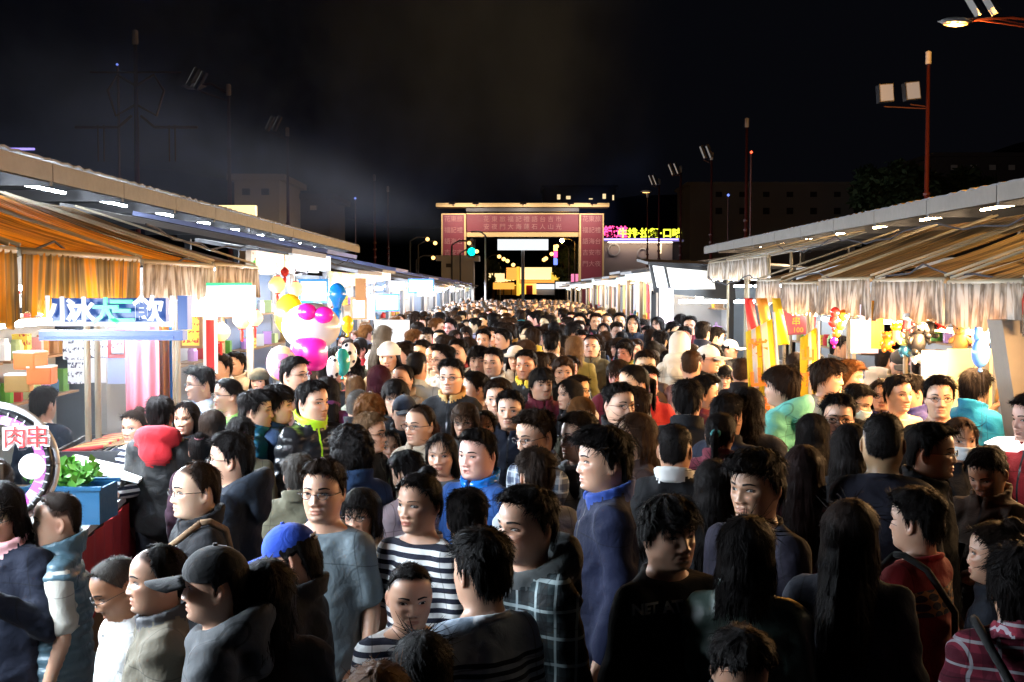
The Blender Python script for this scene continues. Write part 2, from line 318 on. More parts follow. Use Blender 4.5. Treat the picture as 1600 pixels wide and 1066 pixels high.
ARMS = {  # elbow, wrist of the right arm, of the left arm (x mirrored), forward positive
    'down': ((.200, -.02, 1.10), (.205, .06, .86), (.200, -.02, 1.10), (.205, .06, .86)),
    'hold': ((.21, -.03, 1.11), (.10, .23, 1.12), (.21, -.03, 1.11), (.10, .23, 1.12)),
    'phone': ((.22, .05, 1.12), (.08, .25, 1.28), (.200, -.02, 1.10), (.19, .10, .88)),
    'raise': ((.28, .16, 1.24), (.23, .34, 1.45), (.200, -.02, 1.10), (.205, .06, .86)),
    'mouth': ((.24, .13, 1.13), (.06, .21, 1.38), (.200, -.02, 1.10), (.205, .06, .86)),
    'point': ((.24, .16, 1.19), (.18, .42, 1.17), (.200, -.02, 1.10), (.205, .06, .86)),
    'fold': ((.21, .02, 1.13), (-.06, .17, 1.16), (.21, .02, 1.13), (-.06, .155, 1.11)),
}
def arm_pts(pose):
    e, w, e2, w2 = ARMS[pose]
    return (((.152, 0, 1.352), e, w), ((-.152, 0, 1.352), (-e2[0], e2[1], e2[2]), (-w2[0], w2[1], w2[2])))

def torso_sdf(X, Yf, Z, o, k, fat=1.0, sh=1.0):
    d = elli(X, Yf, Z, (0, -.005, 1.20), (.148 * fat + o, .106 * fat + o, .225 + o))
    d = smin(d, elli(X, Yf, Z, (0, .005, .99), (.135 * fat + o, .106 * fat + o, .2 + o)), k)
    d = smin(d, elli(X, Yf, Z, (0, -.005, .88), (.158 + o, .114 + o, .14 + o)), k)
    for s in (1, -1):
        d = smin(d, caps(X, Yf, Z, (s * .028, -.022, 1.425), (s * .138 * sh, -.005, 1.362), .040 + o * .6, .046 + o), k)
    return d

_hand_cache = {}
def hand_mesh(kind):
    if kind in _hand_cache: return _hand_cache[kind]
    h = .0055
    xs, ys, zs = np.arange(-.075, .076, h), np.arange(-.06, .09, h), np.arange(-.04, .21, h)
    X, Y, Z = np.meshgrid(xs, ys, zs, indexing='ij')
    d = smin(caps(X, Y, Z, (0, 0, -.03), (0, 0, .02), .026, .028), elli(X, Y, Z, (0, 0, .06), (.042, .019, .05)), .02)
    curl = dict(relaxed=(.35, .7), grip=(1.1, 1.6), point=(.3, .5))[kind]
    for i, (x0, L) in enumerate(((-.031, .062), (-.011, .074), (.010, .078), (.030, .070))):
        c1, c2 = curl
        if kind == 'point' and i < 3: c1, c2 = 1.3, 2.3
        p0 = (x0, 0, .098 - abs(x0) * .25); a = L * .55; b = L * .45
        p1 = (x0 * 1.12, a * math.sin(c1), p0[2] + a * math.cos(c1))
        p2 = (x0 * 1.15, p1[1] + b * math.sin(c1 + c2), p1[2] + b * math.cos(c1 + c2))
        d = smin(d, np.minimum(caps(X, Y, Z, p0, p1, .0095, .0085), caps(X, Y, Z, p1, p2, .0085, .0065)), .006)
    t = .5 if kind == 'relaxed' else .9
    p1 = (.058, .018, .062); p2 = (.058 - .018 * t, .018 + .026 * t, .092)
    d = smin(d, np.minimum(caps(X, Y, Z, (.03, .004, .025), p1, .013, .0105), caps(X, Y, Z, p1, p2, .0105, .008)), .01)
    _hand_cache[kind] = surfnet(d, xs, ys, zs)
    return _hand_cache[kind]
def hand_frame(e, w, up=None):
    z = (Vector(w) - Vector(e)).normalized()
    y = Vector(up or (0, .3, -1)); y = (y - z * y.dot(z))
    if y.length < .05: y = Vector((0, 1, 0)) - z * z.y
    y.normalize(); x = y.cross(z)
    return Matrix((x, y, z)).transposed()

_body_cache = {}
def body_mesh(kind='man', pose='down', yaw=0, pitch=0, roll=0, fat=1.0, mouth=0):
    key = (kind, pose, yaw, pitch, roll, fat, mouth)
    if key in _body_cache: return _body_cache[key]
    rj = random.Random(str(key)); v = {k: q * (1 + rj.uniform(-1, 1) * dict(jaw=.05, nose=.12, w=.025, lip=.2, eye=.12)[k]) for k, q in HEADS[kind].items()}
    fine, co = .0047, .024
    xs = np.concatenate([np.arange(-.36, -.105, co), np.arange(-.105, .106, fine), np.arange(.129, .37, co)])
    ff = np.concatenate([np.arange(-.19, -.125, .02), np.arange(-.125, .150, fine), np.arange(.17, .52, co)])
    zs = np.concatenate([np.arange(-.03, 1.36, .03), np.arange(1.38, 1.45, .012), np.arange(1.455, 1.735, fine)])
    shp = (len(xs), len(ff), len(zs))
    D = np.full(shp, 1.0, np.float32)
    zi = lambda a, b: slice(int(np.searchsorted(zs, a)), int(np.searchsorted(zs, b)))
    def grid(s): return np.meshgrid(xs, ff, zs[s], indexing='ij')
    s = zi(.72, 1.60); X, Y, Z = grid(s)
    D[:, :, s] = torso_sdf(X, Y, Z, 0, .04, fat)
    s = zi(1.34, 1.74); X, Y, Z = grid(s)
    D[:, :, s] = smin(D[:, :, s], caps(X, Y, Z, (0, -.022, 1.40), (0, -.012, 1.55), .062 * (.86 if kind in ('woman', 'girl', 'boy') else 1), .056 * (.86 if kind in ('woman', 'girl', 'boy') else 1)), .03)
    s = zi(.80, 1.56); X, Y, Z = grid(s)
    for a, e, w in arm_pts(pose):
        d = np.minimum(caps(X, Y, Z, a, e, .046, .036), caps(X, Y, Z, e, w, .037, .026))
        D[:, :, s] = smin(D[:, :, s], d, .025)
    s = zi(-.05, .95); X, Y, Z = grid(s)
    for q in (1, -1):
        d = np.minimum(caps(X, Y, Z, (q * .085, 0, .86), (q * .095, .01, .47), .088, .056), caps(X, Y, Z, (q * .095, .01, .47), (q * .10, -.02, .08), .056, .038))
        d = smin(d, elli(X, Y, Z, (q * .105, .05, .035), (.045, .125, .04)), .03)
        D[:, :, s] = smin(D[:, :, s], d, .03)
    s = zi(1.37, 1.74); X, Y, Z = grid(s)
    M = head_matrix(yaw, pitch, roll); Mi = np.array(M.inverted())
    y_ = -Y
    hx = (Mi[0, 0] * X + Mi[0, 1] * y_ + Mi[0, 2] * Z + Mi[0, 3]) / HT
    hf = -(Mi[1, 0] * X + Mi[1, 1] * y_ + Mi[1, 2] * Z + Mi[1, 3]) / HT
    hz = (Mi[2, 0] * X + Mi[2, 1] * y_ + Mi[2, 2] * Z + Mi[2, 3]) / HT
    d = head_sdf(hx, hf, hz, v)
    if mouth: d = np.maximum(d, -elli(hx, hf, hz, (0, .44, .185), (.055, .1, .028)))
    for q in (1, -1):
        ex = hx * q - .345 * v['w'] - (-.06 - hf) * .28; ef = hf + .06; ez = hz - .44
        ear = np.maximum(elli(ex, ef, ez + .5 * ef * .3, (0, 0, 0), (.032, .088, .145)), -elli(ex, ef, ez, (.03, .018, .015), (.032, .045, .085)))
        d = smin(d, ear, .02)
    D[:, :, s] = smin(D[:, :, s], d * HT, .016)
    V, Q = surfnet(D, xs, ff, zs)
    V[:, 1] *= -1; Q = Q[:, ::-1]
    # colour of the skin, with painted nostril shade: lips, cheeks and ears redder, scalp and brows carry hair
    Vh = np.concatenate([V, np.ones((len(V), 1))], 1) @ Mi.T
    x, f, z = Vh[:, 0] / HT, -Vh[:, 1] / HT, Vh[:, 2] / HT
    g = lambda c, s_, u: np.exp(-((u - c) / s_) ** 2)
    front = sst(.1, .3, f)
    lip = np.clip(sst(.125, .085, np.abs(x)) * sst(.047, .028, np.abs(z - .19)) * front, 0, 1) * (.9 if kind in ('woman', 'girl') else .6)
    red = .5 * g(.2, .1, np.abs(x)) * g(.36, .08, z) * front + .5 * g(0, .08, x) * g(.32, .05, z) * front + .7 * sst(.33, .37, np.abs(x)) * g(.44, .15, z)
    T = np.ones((len(V), 3))
    T *= 1 - np.outer(lip, [.30, .62, .60]); T *= 1 - np.outer(np.clip(red, 0, 1), [.04, .24, .26])
    ap = np.degrees(np.arctan2(np.abs(x), f + .03))
    zl = np.interp(ap, [0, 35, 55, 75, 95, 115, 135, 180], [.86, .84, .78, .6, .60, .62, .28, .2])
    sc = sst(-.02, .05, z - zl) * (z > .1)
    T *= 1 - np.outer(sc, [.92, .94, .95])
    T *= 1 - np.outer(.8 * g(.15, .075, np.abs(x)) * g(.485, .055, z) * front, [.22, .30, .30])
    if kind in ('man', 'thin', 'round'):
        st = np.clip(g(.0, .26, x) * (g(.06, .08, z) + .6 * g(.25, .03, z) * sst(.2, .12, np.abs(x))), 0, 1) * front * rj.uniform(.1, .75); T *= 1 - np.outer(st, [.30, .26, .22])
    nos = g(.045, .024, np.abs(x)) * g(.278, .018, z) * front  # nostrils: shade of the openings painted into the skin tint
    T *= 1 - np.outer(np.clip(nos, 0, 1), [.6, .75, .75])
    Vs, Qs, mi, n = [V], [tuple(q) for q in Q], [0] * len(Q), len(V)
    extra = []
    def put(pts, faces, m):
        nonlocal n
        P = [M @ Vector((p[0] * HT, -p[1] * HT, p[2] * HT)) for p in pts]
        Vs.append(np.array([tuple(p) for p in P])); Qs.extend(tuple(i + n for i in fc) for fc in faces); mi.extend([m] * len(faces)); n += len(pts); extra.append(len(pts))
    ey = v['eye']
    for q in (1, -1):
        N = 10; up, lo, mid = [], [], []
        for i in range(N + 1):
            t = i / N; xx = .088 + .128 * t; sn = math.sin(math.pi * min(1, t * 1.02 if t < .98 else 1)) ** .75
            zu = .487 + (.023 * ey) * sn + .008 * t; zl_ = .487 - .016 * ey * sn + .008 * t
            f0 = face_f(xx, .487, v) + .004 + .018 * sn
            up.append((q * xx, f0 + .004, zu)); lo.append((q * xx, f0 - .003, zl_)); mid.append((q * xx, f0, (zu + zl_) / 2))
        pts = lo + up
        put(pts, [(i, i + 1, N + 2 + i, N + 1 + i) if q < 0 else (i + 1, i, N + 1 + i, N + 2 + i) for i in range(N)], 1)
        c = mid[5]; ring = []
        for i in range(14):
            a = 2 * math.pi * i / 14
            zz = c[2] + .036 * math.sin(a); zz = min(max(zz, lo[5][2] + .002), up[5][2] - .001)
            ring.append((c[0] + .040 * math.cos(a), c[1] + .008, zz))
        put(ring, [tuple(range(14)) if q < 0 else tuple(range(13, -1, -1))], 2)
        th = .016
        put(up + [(p[0], p[1] + .010, p[2] + th) for p in up], [(i, i + 1, N + 2 + i, N + 1 + i) for i in range(N)], 2)
        br = []; br2 = []
        for i in range(7):
            t = i / 6; xx = .065 + .175 * t; zz = .575 + .022 * math.sin(min(t * 1.5, 1.4) * math.pi / 2.2) - .016 * max(t - .65, 0) / .35
            w_ = (.034 if kind not in ('woman', 'girl') else .017) * (1 - .6 * t * t)
            br.append((q * xx, face_f(xx, zz, v) + .008, zz)); br2.append((q * xx, face_f(xx, zz + w_, v) + .008, zz + w_))
        put(br + br2, [(i, i + 1, 8 + i, 7 + i) for i in range(6)], 2)
    if mouth: put([(-.05, .34, .165), (.05, .34, .165), (.05, .34, .205), (-.05, .34, .205)], [(0, 1, 2, 3)], 2)
    for side, (a, e, w) in enumerate(arm_pts(pose)):
        kh = 'grip' if pose in ('hold', 'phone') and w[1] > .2 else 'relaxed'
        if pose == 'point' and side == 0: kh = 'point'
        HV, HQ = hand_mesh(kh)
        Fm = np.array(hand_frame(e, w, (-.3 if side == 0 else .3, .4, -.3) if pose == 'down' else None))
        W = HV * np.array([1 if side == 0 else -1, 1, 1])
        W = (W @ Fm.T) + np.array(w)
        W[:, 1] *= -1
        HQ2 = HQ if side else HQ[:, ::-1]
        Vs.append(W); Qs.extend(tuple(int(i) + n for i in fc) for fc in HQ2); mi.extend([0] * len(HQ2)); n += len(W); extra.append(len(W))
    T = np.concatenate([T, np.ones((sum(extra), 3))])
    me = np_mesh('person', np.concatenate(Vs), Qs, (MT['skin'], MT['eye_white'], MT['eye_dark']), mi, T)
    _body_cache[key] = me
    return me

# ---------------------------------------------------------------- hair
HAIR = {  # hairline height by angle from the front (deg), thickness top/side/back, clump, taper
    'short': dict(line=([0, 35, 55, 75, 88, 100, 118, 135, 180], [.83, .80, .74, .56, .42, .52, .56, .22, .13]), t=(.09, .045, .055), tuft=.046, up=1),
    'spiky': dict(line=([0, 35, 55, 75, 88, 100, 118, 135, 180], [.84, .82, .76, .58, .44, .54, .58, .24, .15]), t=(.105, .04, .05), tuft=.080, up=1),
    'crop': dict(line=([0, 35, 55, 75, 88, 100, 118, 135, 180], [.86, .84, .78, .62, .50, .60, .62, .26, .17]), t=(.04, .018, .022), tuft=.008, up=1),
    'receding': dict(line=([0, 25, 45, 60, 75, 88, 100, 118, 135, 180], [.93, .97, .92, .80, .58, .44, .54, .58, .22, .13]), t=(.05, .04, .045), tuft=.018, up=1),
    'bowl': dict(line=([0, 30, 50, 65, 80, 100, 120, 140, 180], [.66, .65, .64, .56, .42, .36, .34, .10, .04]), t=(.09, .075, .08), tuft=.042, up=0),
    'swept': dict(line=([0, 35, 55, 75, 88, 100, 118, 135, 180], [.74, .74, .70, .54, .40, .46, .50, .16, .07]), t=(.11, .06, .07), tuft=.060, up=1),
    'curly': dict(line=([0, 30, 50, 70, 90, 110, 130, 180], [.76, .74, .66, .46, .30, .22, .04, -.02]), t=(.13, .11, .12), tuft=.06, up=0),
    'bob': dict(line=([0, 25, 45, 62, 75, 95, 180], [.68, .68, .64, .40, .10, -.02, -.06]), t=(.085, .08, .09), tuft=.018, up=0, cur=(-.06, 58)),
    'parted_bob': dict(line=([0, 12, 35, 55, 68, 80, 180], [.93, .90, .74, .50, .15, -.04, -.1]), t=(.07, .075, .085), tuft=.018, up=0, cur=(-.14, 62)),
    'long': dict(line=([0, 12, 35, 55, 70, 85, 180], [.93, .90, .74, .52, .20, -.05, -.1]), t=(.065, .07, .08), tuft=.016, up=0, cur=(-1.05, 66)),
    'fringe_long': dict(line=([0, 25, 42, 58, 72, 85, 180], [.63, .63, .60, .42, .15, -.05, -.1]), t=(.085, .08, .08), tuft=.016, up=0, cur=(-.85, 60)),
    'ponytail': dict(line=([0, 35, 55, 75, 90, 105, 120, 140, 180], [.88, .85, .77, .6, .5, .54, .5, .25, .16]), t=(.05, .035, .045), tuft=.010, up=0, tail=1),
    'bun': dict(line=([0, 35, 55, 75, 90, 105, 120, 140, 180], [.86, .83, .76, .58, .48, .52, .48, .25, .16]), t=(.055, .04, .045), tuft=.012, up=0, bun=1),
    'hat_bob': dict(line=([0, 12, 35, 55, 68, 80, 180], [.93, .90, .74, .50, .15, -.04, -.1]), t=(.012, .045, .05), tuft=.010, up=0, cur=(-.10, 62)),
    'under_cap': dict(line=([0, 40, 60, 75, 88, 100, 118, 135, 180], [.9, .9, .8, .56, .40, .50, .54, .18, .09]), t=(.02, .04, .05), tuft=.012, up=1),
}
_hair_cache = {}
def hair_mesh(style, seed=0):
    if (style, seed) in _hair_cache: return _hair_cache[(style, seed)]
    S = HAIR[style]; v = HEADS['man']; rnd = random.Random(seed * 77 + len(style))
    zb = S['cur'][0] - .08 if 'cur' in S else (-.35 if 'tail' in S else -.12)
    h = .024 if zb > -.5 else .027
    xs = np.arange(-.52, .53, h); ff = np.arange(-1.0 if zb < -.3 else -.62, .62, h); zs = np.arange(zb, 1.26, h)
    X, Y, Z = np.meshgrid(xs, ff, zs, indexing='ij')
    phi = np.arctan2(X, Y + .03); ap = np.degrees(np.abs(phi))
    r = np.sqrt(X ** 2 + (Y + .03) ** 2)
    dh = head_sdf(X, Y, Z, v, False)
    part = .03 * vnoise(phi * 5, Z * 0 + seed, 0 * Z, 5)
    zl = np.interp(ap, *S['line']) + part + .02 * vnoise(phi * 16, 0 * Z, Z * 0 + seed, 9)
    a = sst(-.01, .10 if S['up'] else .05, Z - zl)
    tt, ts, tb = S['t']
    wt = sst(.62, .98, Z); wb = sst(80, 140, ap)
    T = (ts + (tb - ts) * wb) * (1 - wt) + tt * wt
    cl = vnoise(phi * 7 + 3 * seed, Z * 3.2 - r * 1.5, r * 5, seed) * .6 + vnoise(phi * 17, Z * 5.5 + seed, r * 9, seed + 3) * .4
    if style in ('short', 'spiky', 'swept', 'crop'): cl = cl * .5 + .5 * vnoise(X * 9, Y * 9, Z * 5, seed + 5)
    if style == 'curly': cl = vnoise(X * 8, Y * 8, Z * 8, seed) * .6 + vnoise(X * 17, Y * 17, Z * 17, seed) * .4
    T = T + S['tuft'] * cl
    if style == 'swept': T = T + .05 * sst(.1, .45, Y) * sst(.6, .85, Z)
    d = dh - (a * T - (1 - a) * .05)
    d = np.maximum(d, zl - .08 - Z) if 'cur' not in S else d
    if 'cur' in S:
        ze, a0 = S['cur']
        w = np.interp(Z, [-1.1, -.55, -.25, .05, .35, .6], [.34, .37, .36, .375, .385, .37])
        bk = np.interp(Z, [-1.1, -.55, -.25, .05, .35, .6], [-.83, -.79, -.68, -.51, -.47, -.45])
        fr = np.interp(Z, [-1.1, -.55, -.25, .05, .35, .6], [.1, .14, .25, .36, .42, .43])
        c, dd = (fr + bk) / 2, (fr - bk) / 2
        rho = (np.sqrt((X / w) ** 2 + ((Y - c) / dd) ** 2) - 1) * .38
        pc = np.degrees(np.abs(np.arctan2(X, Y - c)))
        amin = a0 + np.interp(Z, [-.5, -.2, .1], [42, 16, 0])
        gr = .012 * vnoise(phi * 12, Z * 1.2, 0 * Z, seed) + .016 * vnoise(phi * 26, Z * 1.5, 0 * Z, seed + 1)
        th = np.interp(Z, [ze, ze + .25, .2, .62], [.03, .055, .06, .0]) + gr
        th = th - .12 * sst(6, -6, pc - amin) - .12 * sst(0, -.05, Z - ze - .05 * vnoise(phi * 9, 0 * Z, 0 * Z, seed + 4)) - .1 * sst(.6, .7, Z)
        d = smin(d, np.abs(rho) - th, .03)
    if 'tail' in S:
        g2 = .02 * vnoise(np.arctan2(X, Y + .6) * 5, Z * 2, 0 * Z, seed)
        t_ = np.minimum(caps(X, Y, Z, (0, -.44, .60), (0, -.62, .48), .07, .09), caps(X, Y, Z, (0, -.62, .48), (0, -.60, -.25), .10, .05))
        d = smin(d, t_ + g2, .04)
    if 'bun' in S:
        d = smin(d, elli(X, Y, Z, (0, -.26, 1.02), (.15, .15, .13)) + .015 * cl, .03)
    V, Q = surfnet(d, xs, ff, zs)
    # drop what lies well inside the head
    inside = head_sdf(V[:, 0], V[:, 1], V[:, 2], v, False) < -.045
    Q = Q[~inside[Q].all(1)]
    # loose strands that break the outline
    fq = V[Q].mean(1); nrm = np.cross(V[Q[:, 1]] - V[Q[:, 0]], V[Q[:, 3]] - V[Q[:, 0]]); nrm /= np.linalg.norm(nrm, axis=1)[:, None] + 1e-9
    rs = np.random.RandomState(seed + 11)
    hd = head_sdf(fq[:, 0], fq[:, 1], fq[:, 2], v, False)
    cand = np.where(hd > .012)[0]
    if style in ('under_cap', 'hat_bob'): cand = cand[fq[cand, 2] < .50]
    lng = 'cur' in S
    N = {'crop': 900, 'receding': 900}.get(style, 2300 if lng else 1700)
    pick = rs.choice(cand, N, replace=len(cand) < N)
    p, nn = fq[pick], nrm[pick]; u = rs.rand(N, 8)
    top = p[:, 2] > .72
    down = np.where(top[:, None], np.stack([p[:, 0] * 1.6, (p[:, 1] + .16) * 1.6, -.15 - 0 * p[:, 2]], 1), np.array([0, 0, -1.0])) + (u[:, 5:8] - .5) * (.55 if style in ('spiky', 'curly') else .25)
    tg = down - nn * (down * nn).sum(1)[:, None]; tg /= np.linalg.norm(tg, axis=1)[:, None] + 1e-6
    L = ({'crop': .05, 'receding': .08, 'spiky': .17, 'curly': .14, 'bowl': .24, 'swept': .22}.get(style, .34 if lng else .16) * (.5 + .8 * u[:, 0]))[:, None]
    cv = np.where(p[:, 2] > .4, 1 / .44, .25)[:, None]
    side = np.cross(nn, tg); wd = .0065 * (.6 + .8 * u[:, 1])[:, None]
    fly = (u[:, 2] ** (5 if not S['up'] else 3))[:, None] * (.06 if S['up'] else .05)
    wv = ((u[:, 3] - .5) * (.16 if style != 'curly' else .6))[:, None] * L
    pts = [p - nn * .012, p + tg * L * .5 + nn * (.016 + fly * .35 - .5 * (L * .5) ** 2 * cv) + side * wv * .4, p + tg * L + nn * (.006 + fly - .5 * L ** 2 * cv) + side * wv]
    n0 = len(V); BV = np.stack([pts[0] - side * wd, pts[0] + side * wd, pts[1] + side * wd * .9, pts[1] - side * wd * .9, pts[2] + side * wd * .25, pts[2] - side * wd * .25], 1).reshape(-1, 3)
    k = (np.arange(N) * 6 + n0)[:, None]
    BQ = np.concatenate([k + np.array([0, 1, 2, 3]), k + np.array([3, 2, 4, 5])])
    V = np.concatenate([V, BV]) * HT; V[:, 1] *= -1
    Q = np.concatenate([Q, BQ])
    me = np_mesh('hair', V, Q[:, ::-1], (MT['hair'],))
    _hair_cache[(style, seed)] = me
    return me

# ---------------------------------------------------------------- clothes
_top_cache = {}
def top_mesh(kind='jacket', pose='down', fat=1.0, seed=0):
    key = (kind, pose, fat, seed)
    if key in _top_cache: return _top_cache[key]
    h = .0125
    o = dict(tee=.010, knit=.015, shirt=.013, jacket=.020, hoodie=.021, puffer=.030, vest=.028)[kind]
    ex = .30 + .09
    xs = h * np.arange(-28, 29); ff = np.arange(-.24, .46 if pose != 'down' else .22, h); zs = np.arange(.70, 1.56, h)
    X, Y, Z = np.meshgrid(xs, ff, zs, indexing='ij')
    d = torso_sdf(X, Y, Z, o, .05, fat)
    arms = None
    for a, e, w in arm_pts(pose):
        if kind == 'vest':
            continue
        if kind == 'tee':
            m = tuple(a[i] + (e[i] - a[i]) * .72 for i in range(3))
            t = caps(X, Y, Z, a, m, .050 + o, .052 + o)
        else:
            w2 = tuple(e[i] + (w[i] - e[i]) * .96 for i in range(3))
            t = smin(caps(X, Y, Z, a, e, .046 + o, .038 + o * .9), caps(X, Y, Z, e, w2, .040 + o * .9, .028 + o * .7), .03)
        arms = t if arms is None else np.minimum(arms, t)
    if arms is not None: d = smin(d, arms, .035)
    # folds
    fo = vnoise(X * 9 + Z * 5, Y * 9, Z * 11, seed) * .5 + vnoise(X * 20 - Z * 12, Y * 18, Z * 22, seed + 2) * .5
    ridge = 1 - np.abs(vnoise(X * 10 + seed, Y * 10 + Z * 3, Z * 13 - X * 6, seed + 7)) * 2
    amp = dict(tee=.0065, knit=.0065, shirt=.009, jacket=.0105, hoodie=.009, puffer=.010, vest=.006)[kind]
    d = d - amp * fo - amp * .8 * np.clip(ridge, 0, 1)
    if kind in ('puffer', 'vest'):
        per = .075 if kind == 'puffer' else .052
        q_ = .011 if kind == 'puffer' else .017; d = d - q_ * np.abs(np.sin(math.pi * (Z + .05 * np.abs(X)) / per)) ** .6 + q_ * .8
    d = np.maximum(d, .74 - Z) if kind in ('tee', 'knit', 'hoodie') else np.maximum(d, .72 - Z)
    # neck opening
    zc = dict(tee=1.418, knit=1.428, shirt=1.436, jacket=1.432, hoodie=1.428, puffer=1.438, vest=1.438)[kind]
    plane = Z - (zc - .30 * (Y + .02)) - 0
    d = np.maximum(d, plane - .02)
    mi2 = None
    th = np.arctan2(X, Y + .022); r = np.sqrt(X ** 2 + ((Y + .022) * .95) ** 2)
    zz = Z + .32 * (Y + .02)
    if kind in ('tee', 'knit'):
        mi2 = np.sqrt((r - .074) ** 2 + ((zz - zc - .004) * .8) ** 2) - .011
    elif kind in ('jacket', 'puffer', 'vest'):
        hgt = .062 if kind != 'jacket' else .048
        mi2 = np.maximum(np.abs(r - .078 - .18 * np.maximum(zz - zc, 0)) - .011, np.abs(zz - zc - hgt * .4) - hgt * .75) - .003
        mi2 = np.maximum(mi2, .035 - np.abs(th)) if kind == 'jacket' else mi2
    elif kind == 'shirt':
        mi2 = np.maximum(np.abs(r - .072 - .55 * np.maximum(zc + .035 - zz, 0)) - .006, np.abs(zz - zc - .008) - .03) - .002
        mi2 = np.maximum(mi2, .12 - np.abs(th))
    elif kind == 'hoodie':
        back = sst(50, 130, np.degrees(np.abs(th)))
        rr = .030 + .022 * back
        mi2 = np.sqrt((r - .088 - .03 * back) ** 2 + ((zz - zc - .004 + .05 * back * 0) * .8) ** 2) - rr
        bag = elli(X, Y, Z, (0, -.14, 1.362), (.115, .05, .085)) - .006 * fo
        mi2 = smin(mi2, bag, .03)
        mi2 = mi2 - .004 * vnoise(X * 22, Y * 22, Z * 22, 3)
        # the opening of the hood
        mi2 = np.maximum(mi2, -elli(X, Y, Z, (0, -.075, 1.445), (.07, .05, .04)))
        d0 = d; d = smin(d, mi2 + .001, .02)
    dd = np.minimum(d, mi2)
    V, Q = surfnet(dd, xs, ff, zs)
    # which faces belong to the collar / ribbing / zip
    c = V[Q].mean(1)
    ix = [np.clip(np.searchsorted(g, c[:, k]) - 1, 0, len(g) - 2) for k, g in enumerate((xs, ff, zs))]
    cm = (mi2[ix[0], ix[1], ix[2]] < (d0 if kind == 'hoodie' else d)[ix[0], ix[1], ix[2]] - .002)
    mi = np.where(cm, 1, 0)
    if kind in ('jacket', 'puffer', 'vest'):
        mi = np.where((np.abs(c[:, 0]) < .006) & (c[:, 1] > .03) & (c[:, 2] < 1.45), 2, mi)
    V[:, 1] *= -1; Q = Q[:, ::-1]
    me = np_mesh(kind, V, Q, (MT['cloth'], MT['cloth'], MT['zip']), mi)
    _top_cache[key] = me
    return me

def trousers_mesh():
    if 'tr' in _top_cache: return _top_cache['tr']
    h = .026
    xs, ff, zs = np.arange(-.24, .25, h), np.arange(-.2, .21, h), np.arange(.03, 1.02, h)
    X, Y, Z = np.meshgrid(xs, ff, zs, indexing='ij')
    d = elli(X, Y, Z, (0, -.005, .84), (.165, .118, .10))
    for q in (1, -1):
        d = smin(d, np.minimum(caps(X, Y, Z, (q * .08, 0, .80), (q * .095, .01, .47), .09, .075), caps(X, Y, Z, (q * .095, .01, .47), (q * .10, -.01, .07), .075, .065)), .03)
    d = np.maximum(d, .07 - Z); d = d - .006 * vnoise(X * 9, Y * 9, Z * 16, 4)
    V, Q = surfnet(d, xs, ff, zs); V[:, 1] *= -1
    _top_cache['tr'] = np_mesh('trousers', V, Q[:, ::-1], (MT['cloth'],))
    return _top_cache['tr']

